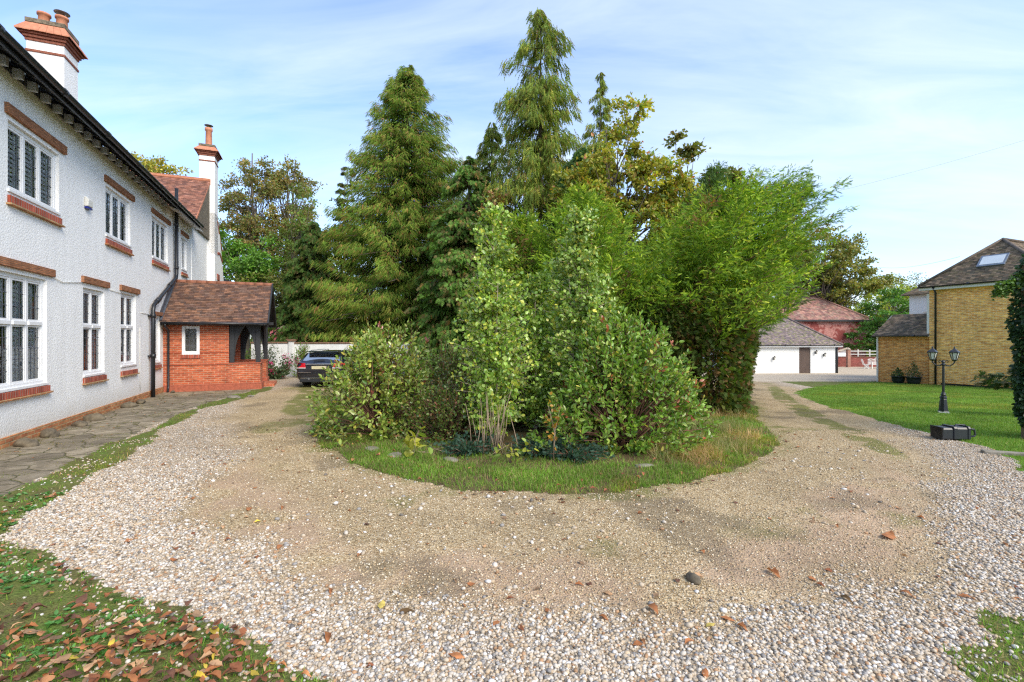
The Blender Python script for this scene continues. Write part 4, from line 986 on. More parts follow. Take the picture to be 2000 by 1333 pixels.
tiled('roof', (PX0 - .44, -.02, 2.42), (0, -1, 0), (10.7 - PX0 + .42, 0, 4.02 - 2.42), sl_, 3.28, porch, PT, .1, .165, seed=12, thick=.02, jit=.008)
tiled('roof', (PX1 + .44, -.02, 2.42), (0, -1, 0), (10.7 - PX1 - .42, 0, 4.02 - 2.42), sl_, 3.28, porch, PT, .1, .165, seed=13, thick=.02)
mb = MB(); mb.prism([(PX0 - .40, -3.27, 2.41), (10.7, -3.27, 4.0), (PX1 + .40, -3.27, 2.41), (PX1 + .34, -3.27, 2.38), (10.7, -3.27, 3.93), (PX0 - .34, -3.27, 2.38)], (0, 3.25, 0)); mb.build('roof_boarding', M['blackwood'], porch)
mb = MB()
for k in range(10): mb.tube([(10.7, -.05 - .325 * k, 4.0), (10.7, -.05 - .325 * k - .32, 4.0)], .10, 0, 10)
mb.build('ridge', plain('ridge_tile', (.26, .10, .055), .85, .4, 5), porch)
mb = MB(); mb.bar((PX0 - .42, -.03, 2.50), (10.68, -.03, 4.12), .07, .03); mb.prism([(PX0 - .4, -.012, 2.46), (10.65, -.012, 4.05), (10.3, -.012, 4.05), (PX0 - .4, -.012, 2.8)], (0, -.01, 0)); mb.build('flashing', M['lead'], porch)
g_ = MB(); g_.tube([(PX0 - .45, -.05, 2.40), (PX0 - .45, -3.27, 2.40)], .048, 0, 10)
g_.tube([(PX0 - .45, -.16, 2.38), (PX0 - .42, -.16, 2.28), (PX0 - .12, -.17, 2.18), (PX0 - .07, -.17, 2.08), (PX0 - .07, -.17, .2), (PX0 - .12, -.17, .08), (PX0 - .22, -.19, .05)], .036, 0, 9)
g_.build('drainpipe', M['black'], porch)
mb = MB(); mb.box(10.2, 11.2, -.05, -.005, .24, 2.2); mb.build('door', M['white'], porch, bevel=.006)
house_inv = house.matrix_basis
def hp(t, off, z): return tuple(house_inv @ Vector((t, -off, z)))

# alarm box and small fittings on the facade
al_ = empty('alarm_box', hp(3.25, 0, 4.98), house.rotation_euler[2], label='small cream burglar alarm box with a blue base on the white wall', cat='alarm box')
mb = MB(); mb.prism([(-.13, 0, -.06), (-.13, -.08, -.05), (-.13, -.09, .1), (-.13, -.04, .17), (-.13, 0, .17)], (.26, 0, 0)); mb.build('cover', M['offwhite'], al_, bevel=.02)
mb = MB(); mb.box(-.12, .12, -.075, 0, -.10, -.061); mb.build('lens', plain('blue_lens', (.01, .02, .25), .2, .1), al_, bevel=.01)

# ------------------------------------------------------------------ rocks by the plinth
def rock(name, x, y, s, z, label, group=None, mat='stone', seed=0, cat='rock', hh=.55):
    import bmesh
    r = np.random.default_rng(seed + 100); bm = bmesh.new(); bmesh.ops.create_icosphere(bm, subdivisions=3, radius=1)
    for v in bm.verts:
        c = v.co; k = 1 + .35 * (float(fbm(c.x * 1.3 + seed * 3, c.y * 1.3 + c.z * 1.7, 7)) - .5) * 2 + .12 * (float(vn(c.x * 5 + seed, c.y * 5 + c.z * 4, 9)) - .5)
        v.co = Vector((c.x * s * k, c.y * s * .6 * k, max(-.3, c.z) * s * hh * k))
    me = bpy.data.meshes.new(name); bm.to_mesh(me); bm.free(); me.materials.append(M[mat])
    for p in me.polygons: p.use_smooth = True
    o = bpy.data.objects.new(name, me); COL.objects.link(o); o.location = (x, y, z); o.rotation_euler = (0, 0, r.uniform(0, 3)); return prop(o, label=label, cat=cat, group=group)
RK = [(1.15, .18, .24, 'mossy rock under the large ground floor window at the left edge'), (2.3, .22, .17, 'mossy rock on the paving just past the large ground floor window'), (3.05, .2, .22, 'mossy rock below the left edge of the first narrow ground floor window'),
      (5.3, .2, .20, 'brown rock under the second narrow ground floor window, nearer the camera'), (6.15, .22, .17, 'brown rock under the second narrow ground floor window, farther along'), (8.9, .35, .1, 'small stone at the foot of the porch drainpipe'), (.2, .25, .2, 'flat dark rock nearest the photographer at the foot of the white wall')]
for i, (t, of, s, l) in enumerate(RK):
    p = hp(t, of, 0); rock('rock', p[0], p[1], s, .03, l, 'rocks along the foot of the white house', seed=i)
for i, (x, y, s, l) in enumerate([(-8.75, 15.0, .26, 'flat pale stone slab lying before the brick porch'), (-8.4, 15.3, .15, 'small pale stone beside the slab before the brick porch')]): rock('stone_slab', x, y, s, .02, l, mat='stonegrey', seed=20 + i, cat='stone', hh=.25)
rock("rock", 1.42, 3.72, .07, .012, 'dark mossy lump of stone in the middle of the gravel drive', seed=31, hh=.6, mat='stone')
for i, (x, y, s, l) in enumerate([(-1.85, 7.55, .19, 'flat edging stone at the front left of the shrub bed'), (-2.35, 8.0, .17, 'flat edging stone further left beside the laurel'), (1.92, 6.95, .14, 'grey edging stone below the right-hand laurel'), (2.65, 8.1, .15, 'half-buried stone in the dry grass right of the laurel'), (-.95, 7.3, .15, 'thin flat stone in front of the birch stems')]):
    rock('edging_stone', x, y, s, .03, l, 'stones edging the shrub bed', 'stonegrey', 40 + i, 'stone', .22)

# ------------------------------------------------------------------ white garden wall with brick coping
def gwall(x0, y0, x1, y1, h, label):
    L = math.hypot(x1 - x0, y1 - y0); r = empty('garden_wall', (x0, y0, zgf(x0, y0)), math.atan2(y1 - y0, x1 - x0), label=label, cat='wall')
    b = MB(); b.box(0, L, 0, .24, -.3, h); b.build('wall_body', M['wallw'], r)
    b = MB(); b.box(-.02, L + .02, -.04, .28, h + .001, h + .075); b.build('coping', M['copingbr'], r, bevel=.012); return r
m, nd, lk, p, o = newmat('stained_white_wall'); M['wallw'] = m
v = objvec(nd, lk, (1, 1, .6)); n_ = N(nd, 'ShaderNodeTexNoise', i={'Scale': 2.4, 'Detail': 9.0, 'Roughness': .72}); lk.new(v.outputs[0], n_.inputs[0])
r_ = ramp(nd, [(.34, (.75, .75, .75)), (.56, (.66, .66, .65)), (.66, (.42, .41, .37)), (.74, (.2, .17, .13))]); lk.new(n_.outputs[0], r_.inputs[0]); lk.new(r_.outputs[0], p.inputs['Base Color']); p.inputs['Roughness'].default_value = .9; bump(nd, lk, p, n_.outputs[0], .3, .02)
gwall(-12.6, 23.0, -10.95, 23.35, 1.62, 'short white rendered garden wall with brick coping beside the porch')
gwall(-10.75, 23.55, 2.5, 25.6, 1.60, 'long white rendered garden wall with brick coping behind the black car')
pr = empty('gate_pier', (-10.93, 23.30, 0), label='brick topped white pier where the garden wall steps', cat='pier'); b = MB(); b.box(0, .17, -.02, .34, 0, 1.72); b.build('shaft', M['wallw'], pr); b = MB(); b.box(-.04, .21, -.06, .38, 1.721, 1.82); b.build('pier_cap', M['copingbr'], pr, bevel=.01)

# ------------------------------------------------------------------ yellow brick house on the right; local x along the wall away from the camera, +y is behind
yh = empty('yellow_brick_house', (20.86, 23.8, -.5), math.atan2(-FD[1], -FD[0]), label='two-storey yellow brick house with hipped tile roof and skylight', cat='house')
# local x = -d direction (towards the photographer), local y = behind (away from the drive)
def yl(x, y, z): return (x, y, z)
EZ = 4.92
b = MB(); b.box(0, 7.5, 0, 4.6, -.3, EZ); b.build('wall', M['yellow'], yh)
b = MB(); b.box(-2.4, -.001, .12, 3.0, -.3, 2.48); b.build('wall', M['orangebr'], yh); b = MB(); b.box(-2.47, -2.41, .06, .14, -.3, 2.46); b.box(-.12, -.0, .02, .119, 2.46, 4.6); b.build('corner_board', M['offwhite'], yh)
BT = [(.17, .125, .085), (.13, .10, .07), (.21, .155, .10), (.10, .085, .06), (.15, .12, .07), (.24, .17, .11)]
e = .32; hw = 2.15; D_ = 1.85; rz = 2.05
n1_ = math.hypot(D_, rz)
tiled('roof', (-e, -e, EZ + .02), (1, 0, 0), (0, D_, rz), n1_, 2 * (hw + e), yh, BT, .1, .165, lambda v: (v / n1_ * (hw + e), 2 * (hw + e) - v / n1_ * (hw + e)), seed=21)
n2_ = math.hypot(hw + e, rz)
tiled('roof', (2 * hw + e, -e, EZ + .02), (0, 1, 0), (-(hw + e), 0, rz), n2_, 8, yh, BT, .1, .165, lambda v: (v / n2_ * D_, 8), seed=22)
tiled('roof', (-e, -e, EZ + .02), (0, 1, 0), (hw + e, 0, rz), n2_, 8, yh, BT, .1, .165, lambda v: (v / n2_ * D_, 8), seed=23)
b = MB(); c_ = hw
b.face([(-e, -e, EZ), (2 * hw + e, -e, EZ), (c_, D_ - e, EZ + rz)]); b.face([(2 * hw + e, -e, EZ), (2 * hw + e, 7.6, EZ), (c_, 7.6, EZ + rz), (c_, D_ - e, EZ + rz)]); b.face([(-e, -e, EZ), (c_, D_ - e, EZ + rz), (c_, 7.6, EZ + rz), (-e, 7.6, EZ)])
b.tube([(-e, -e, EZ + .06), (c_, D_ - e, EZ + rz + .06)], .07, 0, 8); b.tube([(2 * hw + e, -e, EZ + .06), (c_, D_ - e, EZ + rz + .06)], .07, 0, 8); b.tube([(c_, D_ - e, EZ + rz + .06), (c_, 7.6, EZ + rz + .06)], .08, 0, 8)
b.build('roof_ridge', plain('brown_ridge', (.13, .10, .075), .9, .4, 5), yh)
b = MB(); b.box(-e, 2 * hw + e, -e + .05, -e + .08, EZ - .16, EZ - .02); b.box(-e + .03, 2 * hw + e, -e + .081, -.001, EZ - .17, EZ - .13); b.build('fascia', M['offwhite'], yh)
gutter(-e, 2 * hw + e, -e + .0, EZ + .01, yh, .055)
b = MB(); b.tube([(.3, -e + .02, EZ - .05), (.3, -.09, EZ - .3), (.3, -.09, .0)], .045, 0, 9); b.build('drainpipe', M['black'], yh)
b = MB(); b.box(.5, 7.5, -.05, -.001, .12, .19); b.build('damp_course', M['black'], yh)
# skylight in the front slope
sN = Vector((0, -rz, D_)).normalized(); sV = Vector((0, D_, rz)).normalized(); ctr = Vector((2.2, -e, EZ)) + sV * 1.35 + sN * .06
b = MB(); b.obox(ctr, ((1, 0, 0), sV, sN), (.50, .36, .05)); sk = b.build('skylight', M['galv'], yh, bevel=.01)
b = MB(); b.obox(ctr + sN * .052, ((1, 0, 0), sV, sN), (.41, .27, .008)); b.build('pane', plain('sky_glass', (.62, .66, .68), .08, .05), sk)
# lean-to roof, rear dormer block
n3_ = math.hypot(1.7, 1.15)
tiled('roof', (-2.6, -.12, 2.5), (1, 0, 0), (0, 1.7, 1.15), n3_, 2.6, yh, BT, .1, .165, lambda v: (v * .04, 2.6), seed=24)
b = MB(); b.face([(-2.58, -.12, 2.48), (-.0, -.12, 2.48), (0, 1.6, 3.64), (-2.58, 1.6, 3.64)]); b.box(-2.52, -.002, -.06, 1.6, 2.44, 2.48); b.face([(-2.5, -.1, 2.48), (-2.5, 1.6, 3.6), (-2.5, 3, 2.48)]); b.build('roof_boarding', M['offwhite'], yh)
gutter(-2.6, -.0, -.14, 2.50, yh, .05)
rear = MB(); rear.box(-3.3, -.6, 4.6, 9, 0, 4.9); rear.build('rear_wall', M['white'], yh)
b = MB(); b.box(-2.6, -.9, 4.55, 4.599, 3.9, 4.75); b.build('window', M['white'], yh, bevel=.01)
tiled('roof', (-3.6, 4.3, 4.95), (1, 0, 0), (0, 1.2, .85), 1.47, 3.0, yh, BT, .1, .165, lambda v: (v / 1.47 * 1.2, 3.0), seed=25)
b = MB(); b.face([(-3.6, 4.3, 4.93), (-.6, 4.3, 4.93), (-.6, 5.5, 5.78), (-2.4, 5.5, 5.78)]); b.face([(-3.6, 4.3, 4.93), (-2.4, 5.5, 5.78), (-2.4, 8, 5.78), (-3.6, 9, 4.93)]); b.build('roof_ridge', M['flaunch'], yh)
yinv = Matrix.Translation(yh.location) @ Matrix.Rotation(yh.rotation_euler[2], 4, 'Z')
def yp_(x, y, z): return tuple(yinv @ Vector((x, y, z)))
# planters by the lean-to
for i, (xx, lab, s) in enumerate([(-1.15, 'dark blue planter with a bushy plant at the foot of the orange brick lean-to', .34), (-.45, 'black tub with dry plants beside the yellow house drainpipe', .36)]):
    p = yp_(xx, -.42, .04); r = empty('planter', p, label=lab, cat='planter', group='planters by the lean-to'); b = MB(); b.lathe([(s * .62, 0), (s * .78, s * .5), (s * .86, s), (s * .92, s), (s * .92, s * 1.08), (s * .8, s * 1.08), (s * .78, s * .95)], (0, 0, 0), 0, 20); b.build('pot', M['plasticb'], r)
    cl = Cloud(); n = 260; a = rng.uniform(0, 6.28, n); rr = rng.uniform(0, 1, n); h = rng.uniform(0, 1, n)
    pos = np.stack([np.cos(a) * rr * s * .9, np.sin(a) * rr * s * .9, s + h * (.45 if i == 0 else .85) * (1 - rr * .6)], -1)
    cl.add(T_LEAF4, pos, rng.normal(size=(n, 3)) + A(0, 0, .8), rng.uniform(.06, .12, n), palpick([(3, (.06, .12, .03)), (2, (.10, .14, .05))] if i == 0 else [(2, (.2, .16, .08)), (2, (.10, .15, .04))], n)); cl.build('plant', M['leaf'], r)

# ------------------------------------------------------------------ white garage
gr = empty('white_garage', (17.6, 36.0, -.86), math.atan2(.8, 7.4), label='low white rendered garage with brown door and hipped slate roof', cat='garage')
GW = 7.5; GH = 2.16
b = MB(); b.box(-.6, 4.42, 0, .25, -.3, GH); b.box(5.36, GW, 0, .25, -.3, GH); b.box(4.421, 5.359, 0, .25, 2.03, GH); b.box(GW - .25, GW, .251, 5.5, -.3, GH); b.box(-.6, -.35, .251, 5.5, -.3, GH); b.build('wall', plain('white_render', (.80, .81, .80), .8, .05, 2), gr)
b = MB(); b.box(4.44, 5.34, .06, .1, -.05, 2.02)
for k in range(9): b.box(4.46 + k * .098, 4.46 + k * .098 + .09, .045, .06, -.02, 2.0)
b.build('door', M['doorbrown'], gr); b = MB(); b.box(GW - .06, GW + .03, -.04, .0, -.1, GH); b.tube([(GW + .06, -.05, 0), (GW + .06, -.05, GH)], .045, 0, 8); b.build('drainpipe', M['black'], gr)
ST = [(.20, .155, .15), (.16, .13, .135), (.24, .19, .17), (.18, .165, .10), (.22, .20, .12), (.26, .20, .18)]
gd = 2.8; gh = 2.25; gs = math.hypot(gd, gh); gr_e = .3
gl = GW + .6 + 2 * gr_e
tiled('roof', (-.6 - gr_e, -gr_e, GH + .04), (1, 0, 0), (0, gd, gh), gs, gl, gr, ST, .1, .165, lambda v: (v / gs * gd, gl - v / gs * gd), seed=31)
tiled('roof', (GW + gr_e, -gr_e, GH + .04), (0, 1, 0), (-gd, 0, gh), gs, 2 * gd, gr, ST, .1, .165, lambda v: (v / gs * gd, 2 * gd - v / gs * gd), seed=32)
b = MB(); a0, a1 = -.6 - gr_e, GW + gr_e; zt = GH + .02
b.face([(a0, -gr_e, zt), (a1, -gr_e, zt), (a1 - gd, gd - gr_e, zt + gh), (a0 + gd, gd - gr_e, zt + gh)]); b.face([(a1, -gr_e, zt), (a1, 2 * gd - gr_e, zt), (a1 - gd, gd - gr_e, zt + gh)]); b.face([(a0, -gr_e, zt), (a0 + gd, gd - gr_e, zt + gh), (a0, 2 * gd - gr_e, zt)]); b.face([(a0, 2 * gd - gr_e, zt), (a0 + gd, gd - gr_e, zt + gh), (a1 - gd, gd - gr_e, zt + gh), (a1, 2 * gd - gr_e, zt)])
b.tube([(a0 + gd, gd - gr_e, zt + gh + .05), (a1 - gd, gd - gr_e, zt + gh + .05)], .09, 0, 8); b.tube([(a1, -gr_e, zt + .05), (a1 - gd, gd - gr_e, zt + gh + .05)], .08, 0, 8); b.tube([(a0, -gr_e, zt + .05), (a0 + gd, gd - gr_e, zt + gh + .05)], .08, 0, 8)
b.build('roof_ridge', plain('slate_ridge', (.17, .13, .12), .9, .35, 4), gr)
b = MB(); b.box(a0, a1, -gr_e + .03, -gr_e + .06, GH - .12, GH + .0); b.box(a0, a1, -gr_e + .061, -.001, GH - .05, GH - .02); b.build('fascia', M['white'], gr); gutter(a0, a1, -gr_e - .03, GH + .04, gr, .05)
ginv = Matrix.Translation(gr.location) @ Matrix.Rotation(gr.rotation_euler[2], 4, 'Z')
def lantern_small(i, xx, zz_, lab):
    p = ginv @ Vector((xx, 0, zz_)); r = empty('wall_lantern', p, gr.rotation_euler[2], label=lab, cat='wall lantern', group='black lanterns on the garage wall')
    b = MB(); b.box(-.04, .04, -.03, 0, -.1, .1); b.tube([(0, -.03, .02), (0, -.12, .1), (0, -.16, .12)], .012, 0, 6); b.lathe([(.10, .10), (.04, .17), (.01, .2)], (0, -.16, 0), 0, 6, sm=False); b.lathe([(.03, -.12), (.055, -.10)], (0, -.16, 0), 0, 6, sm=False); b.build('bracket', M['black'], r)
    b = MB(); b.lathe([(.05, -.1), (.085, .1)], (0, -.16, 0), 0, 6, sm=False); b.build('lamp_glass', M['lampglass'], r)
for i, (a_, b_, l_) in enumerate([(2.3, 1.18, 'black wall lantern left of the brown garage door'), (5.75, 1.62, 'black wall lantern just right of the brown garage door'), (6.45, 1.42, 'black wall lantern nearest the right corner of the garage')]): lantern_small(i, a_, b_, l_)

# ------------------------------------------------------------------ red brick house behind the garage
rh = empty('red_brick_house', (27.2, 50, -1.0), R(3), label='red brick house with pink tiled hipped roof behind the white garage', cat='house')
b = MB(); b.box(0, 10.4, 0, 7, -.3, 4.72); b.build('wall', M['pinkbr'], rh)
PK = [(.33, .17, .135), (.27, .14, .12), (.38, .21, .16), (.24, .16, .12), (.30, .20, .16), (.22, .12, .11)]
def hiproof(parent, x0, x1, y0, dd, z, h, pal, seed, gauge=.2, tw=.33, ridge=(.38, .2, .15)):
    s_ = math.hypot(dd, h); L = x1 - x0
    tiled('roof', (x0, y0, z), (1, 0, 0), (0, dd, h), s_, L, parent, pal, gauge, tw, lambda v: (v / s_ * dd, L - v / s_ * dd), seed=seed)
    tiled('roof', (x1, y0, z), (0, 1, 0), (-dd, 0, h), s_, 2 * dd, parent, pal, gauge, tw, lambda v: (v / s_ * dd, 2 * dd - v / s_ * dd), seed=seed + 1)
    tiled('roof', (x0, y0, z), (0, 1, 0), (dd, 0, h), s_, 2 * dd, parent, pal, gauge, tw, lambda v: (v / s_ * dd, 2 * dd - v / s_ * dd), seed=seed + 2)
    b = MB(); z -= .02
    b.face([(x0, y0, z), (x1, y0, z), (x1 - dd, y0 + dd, z + h), (x0 + dd, y0 + dd, z + h)]); b.face([(x0, y0 + 2 * dd, z), (x0 + dd, y0 + dd, z + h), (x1 - dd, y0 + dd, z + h), (x1, y0 + 2 * dd, z)]); b.face([(x1, y0, z), (x1, y0 + 2 * dd, z), (x1 - dd, y0 + dd, z + h)]); b.face([(x0, y0, z), (x0 + dd, y0 + dd, z + h), (x0, y0 + 2 * dd, z)])
    z += .07
    b.tube([(x0 + dd, y0 + dd, z + h), (x1 - dd, y0 + dd, z + h)], .1, 0, 8); b.tube([(x1, y0, z), (x1 - dd, y0 + dd, z + h)], .09, 0, 8); b.tube([(x0, y0, z), (x0 + dd, y0 + dd, z + h)], .09, 0, 8)
    b.build('roof_ridge', plain('ridge_%d' % seed, ridge, .9, .3, 4), parent)
hiproof(rh, -.4, 10.8, -.4, 3.9, 4.78, 2.9, PK, 41)
b = MB(); b.box(-.4, 10.8, -.4, -.34, 4.60, 4.76); b.build('fascia', M['black'], rh)
b = MB(); b.box(3.2, 4.1, 3.2, 3.9, 6.5, 8.2); b.build('chimney', M['pinkbr'], rh)

# low brick wall, post and rail fence, bench and folding chair
lw = empty('low_brick_wall', (31.0, 46.5, -1.0), R(-4), label='low dark red brick wall behind the white garden bench', cat='wall'); b = MB(); b.box(0, 7.5, 0, .22, -.3, 1.0); b.build('wall_body', M['darkredbr'], lw); b = MB(); b.box(-.02, 7.52, -.03, .25, 1.001, 1.06); b.build('coping', M['copingbr'], lw)
fe = empty('rail_fence', (30.6, 46.9, -1.0), R(-4), label='thin white rail fence above the low brick wall', cat='fence')
for k in range(8): b = MB(); b.box(k * 1.1, k * 1.1 + .07, 0, .07, -.1, 1.75); b.build('fence_post', M['offwhite'], fe)
b = MB(); b.box(-.3, 8, -.03, -.001, 1.55, 1.62); b.box(-.3, 8, -.03, -.001, 1.25, 1.31); b.build('rail', M['offwhite'], fe); b = MB(); b.box(-.3, 2.6, -.06, -.031, 1.05, 1.45); b.build('white_board', M['white'], fe)
gp = empty('gate_post', (32.2, 45.6, -1.0), label='reddish brick post with a sloping timber between garage and bench', cat='post'); b = MB(); b.box(-.14, .14, -.14, .14, 0, 1.75); b.build('shaft', plain('pink_post', (.34, .17, .12), .9, .3, 5), gp, bevel=.02); b = MB(); b.bar((-1.5, 0, 1.45), (-.1, 0, 1.9), .08, .14); b.lathe([(.2, 1.751), (.2, 1.8), (.05, 1.95)], (0, 0, 0), 0, 8); b.build('arm', plain('pale_timber', (.42, .34, .26), .9, .2, 5), gp)

bn = empty('garden_bench', (32.8, 43.9, -.97), R(8), label='white garden bench with a scalloped slatted back on the gravel patio', cat='bench')
b = MB(); b.box(0, 1.9, -.45, 0, .41, .45); b.build('seat', M['offwhite'], bn, bevel=.01)
for x in (.03, 1.87):
    for y in (-.42, -.02): b = MB(); b.box(x - .03, x + .03, y - .03, y + .03, 0, .41 if y > -.1 else .62); b.build('leg', M['offwhite'], bn)
b = MB()
b.box(0, 1.9, .0, .035, .52, .56)
for k in range(15): x = .05 + k * .128; b.box(x - .014, x + .014, .0, .03, .45, .82 + .07 * math.sin(k * 1.34) ** 2)
pts = [(x, .015, .84 + .07 * abs(math.sin(x / 1.9 * 3 * math.pi)) + (.09 if abs(x - .95) < .2 else 0)) for x in np.linspace(0, 1.9, 37)]; b.tube(pts, .025, 0, 6); b.build('backrest', M['offwhite'], bn)
for x in (.03, 1.87): b = MB(); b.bar((x, .0, .66), (x, -.47, .64), .06, .04); b.build('armrest', M['offwhite'], bn)
fc = empty('folding_chair', (32.15, 43.2, -.96), R(65), label='white folding chair standing side on, left of the white bench', cat='chair')
b = MB(); b.box(-.22, .22, -.22, .2, .43, .455); b.build('seat', M['offwhite'], fc); b = MB()
for x in (-.22, .22): b.bar((x, -.28, 0), (x, .24, .45), .025, .04)
b.build('leg', M['offwhite'], fc); b = MB()
for x in (-.2, .2): b.bar((x, .26, 0), (x, -.1, .45), .025, .04)
b.build('leg', M['offwhite'], fc); b = MB()
for x in (-.22, .22): b.bar((x, .2, .45), (x, .36, .92), .025, .04)
for z in (.62, .72, .82): b.box(-.22, .22, .2 + z * .17 - .0, .225 + z * .17, z, z + .05)
b.build('backrest', M['offwhite'], fc)

# distant pink house seen past the porch
ph = empty('pink_house', (-31.5, 62, -.2), R(-6), label='distant pink rendered house with a small white window beyond the garden wall', cat='house'); b = MB(); b.box(0, 3.6, 0, 6, 0, 3.3); b.build('wall', plain('pink_render', (.42, .10, .11), .9, .15, 3), ph)
b = MB(); b.prism([(-.2, -.2, 3.3), (3.8, -.2, 3.3), (2.2, 2.0, 4.6), (.6, 2.0, 4.6)], (0, .1, 0)); b.face([(-.2, -.2, 3.3), (.6, 2, 4.6), (-.2, 5, 3.3)]); b.build('roof', plain('pink_roof', (.42, .2, .2), .9, .15, 5), ph)
b = MB(); b.box(2.0, 2.5, -.04, 0, 2.1, 2.75); b.build('window', M['white'], ph)
ss_ = empty('open_shed', (-26.8, 58, -.2), R(4), label='dark open-fronted shed with a brown roof beside the distant pink house', cat='shed'); b = MB(); b.box(0, 4, 3, 3.2, 0, 2.6)
for x in (0, 2, 3.9): b.box(x, x + .15, 0, .15, 0, 2.6)
b.build('frame', M['blackwood'], ss_); b = MB(); b.prism([(-.3, -.3, 2.7), (4.3, -.3, 2.7), (4.3, 1.8, 4.2), (-.3, 1.8, 4.2)], (0, .1, 0)); b.build('roof', plain('shed_roof', (.17, .12, .09), .9, .3, 5), ss_)
cp = empty('stone_pier', (-13.1, 28.5, 0), label='small pale stone pier behind the garden wall', cat='pier'); b = MB(); b.box(-.25, .25, -.25, .25, 0, 1.75); b.build('shaft', M['stonegrey'], cp); b = MB(); b.box(-.3, .3, -.3, .3, 1.751, 1.83); b.build('pier_cap', M['copingbr'], cp)

# ------------------------------------------------------------------ black estate car, seen from behind
def car():
    c = empty('parked_car', (-7.33, 18.1, 0), R(3.5), label='black estate car parked facing away by the white garden wall', cat='car')
    # stations along y (0 = tail, forward +): (y, half width, sill z, belt z, roof z, roof half width)
    S = [(0.00, .80, .42, .80, .86, .74), (.06, .86, .30, .93, .96, .78), (.22, .90, .22, .98, 1.02, .80), (.42, .915, .20, 1.00, 1.22, .70), (.70, .92, .19, 1.00, 1.40, .62), (1.2, .925, .18, .99, 1.45, .61), (2.0, .925, .18, .97, 1.47, .61),
         (2.8, .92, .18, .95, 1.43, .61), (3.15, .92, .18, .94, 1.30, .64), (3.6, .915, .19, .93, 1.0, .76), (4.3, .90, .20, .84, .88, .74), (4.7, .86, .25, .74, .77, .68), (4.88, .76, .34, .60, .62, .6)]
    V = []; n = 16
    def section(y, w, z0, zb, zr, wr):
        pts = [(-w * .86, z0), (-w * .97, z0 + .07), (-w, z0 + (zb - z0) * .45), (-w * .985, zb - .06), (-w * .955, zb), (-(w * .35 + wr * .65), zb + (zr - zb) * .5), (-wr, zr - .05 if zr - zb > .1 else zr - .01), (-wr * .6, zr)]
        return [(x, y, z) for x, z in pts] + [(-x, y, z) for x, z in pts[::-1]]
    for s in S: V += section(*s)
    F = []; m = []
    for i in range(len(S) - 1):
        for k in range(n):
            k2 = (k + 1) % n; F.append([i * n + k, (i + 1) * n + k, (i + 1) * n + k2, i * n + k2])
    F.append(list(range(n))); F.append([(len(S) - 1) * n + k for k in range(n)][::-1])
    me = bpy.data.meshes.new('body'); me.from_pydata(V, [], F); me.materials.append(M['carpaint'])
    for p in me.polygons: p.use_smooth = True
    o = bpy.data.objects.new('body', me); COL.objects.link(o); o.parent = c
    sb = o.modifiers.new('s', 'SUBSURF'); sb.levels = 2; sb.render_levels = 2
    g = MB(); g.face([(-.70, .255, 1.055), (.70, .255, 1.055), (.575, .60, 1.385), (-.575, .60, 1.385)]); g.face([(-.73, .235, 1.04), (.73, .235, 1.04), (.71, .25, 1.06), (-.71, .25, 1.06)], 1); g.build('rear_window', [M['carglass'], M['black']], c)
    g = MB(); g.prism([(-.60, .62, 1.05), (.60, .62, 1.05), (.56, .66, 1.33), (-.56, .66, 1.33)], (0, .1, 0)); g.build('interior', M['curtain'], c) if False else None
    for sx in (-1, 1):
        g = MB()
        for (y0, y1, a0, a1) in ((.55, 1.25, 1.05, 1.33), (1.32, 2.1, 1.03, 1.38), (2.17, 2.95, 1.01, 1.33)): g.face([(sx * .895, y0, a0), (sx * .895, y1, a0), (sx * .70, y1, a1 + .02), (sx * .70, y0 + .12, a1 + .02)][::sx])
        g.build('side_window', M['carglass'], c)
        g = MB(); g.prism([(sx * .50, -.022, .79), (sx * .80, .005, .79), (sx * .885, .16, .83), (sx * .89, .2, .95), (sx * .80, .06, .985), (sx * .54, .0, .975)][::sx], (0, .09, 0)); g.build('tail_light', M['redlens'], c, bevel=.015)
        g = MB(); g.bar((sx * .50, -.028, .785), (sx * .85, .05, .785), .03, .035); g.build('reversing_light', M['whitelens'], c)
        g = MB(); g.bar((sx * .34, -.02, .33), (sx * .70, .03, .33), .05, .075); g.build('exhaust_tip', M['chrome'], c, bevel=.02)
        g = MB(); g.tube([(sx * .60, .75, 1.43), (sx * .60, .9, 1.465), (sx * .60, 2.5, 1.475), (sx * .60, 2.75, 1.43)], .013, 0, 6); g.build('roof_rail', M['galv'], c)
        g = MB(); g.lathe([(.02, -.08), (.10, -.03), (.11, .05), (.05, .1)], (0, 0, 0), 0, 10); mo = g.build('mirror', M['carpaint'], c); mo.location = (sx * 1.02, 2.95, 1.02); mo.rotation_euler = (R(90), 0, 0)
        for y in (.98, 3.9):
            w = MB(); prof = [(.2, -.11), (.30, -.115), (.335, -.08), (.335, .08), (.30, .115), (.2, .11)]
            w.lathe(prof, (0, 0, 0), 0, 26); wo = w.build('wheel', M['tyre'], c); wo.location = (sx * .80, y, .335); wo.rotation_euler = (0, R(90), 0)
            w = MB(); w.lathe([(.215, -.118), (.2, -.1), (.06, -.1)], (0, 0, 0), 0, 20); w.lathe([(.06, .1), (.2, .1), (.215, .118)], (0, 0, 0), 0, 20)
            for k in range(5): a = k * 1.2566; w.bar((0.03 * math.cos(a), .03 * math.sin(a), sx * .115), (.2 * math.cos(a), .2 * math.sin(a), sx * .118), .05, .02)
            w.build('rim', M['rim'], wo)
    g = MB(); g.bar((-.50, -.035, 1.0 - .19), (.50, -.035, 1.0 - .19), .02, .0) if False else None
    g = MB(); g.box(-.50, .50, -.03, .03, .925, .955); g.build('boot_trim', M['chrome'], c, bevel=.006)
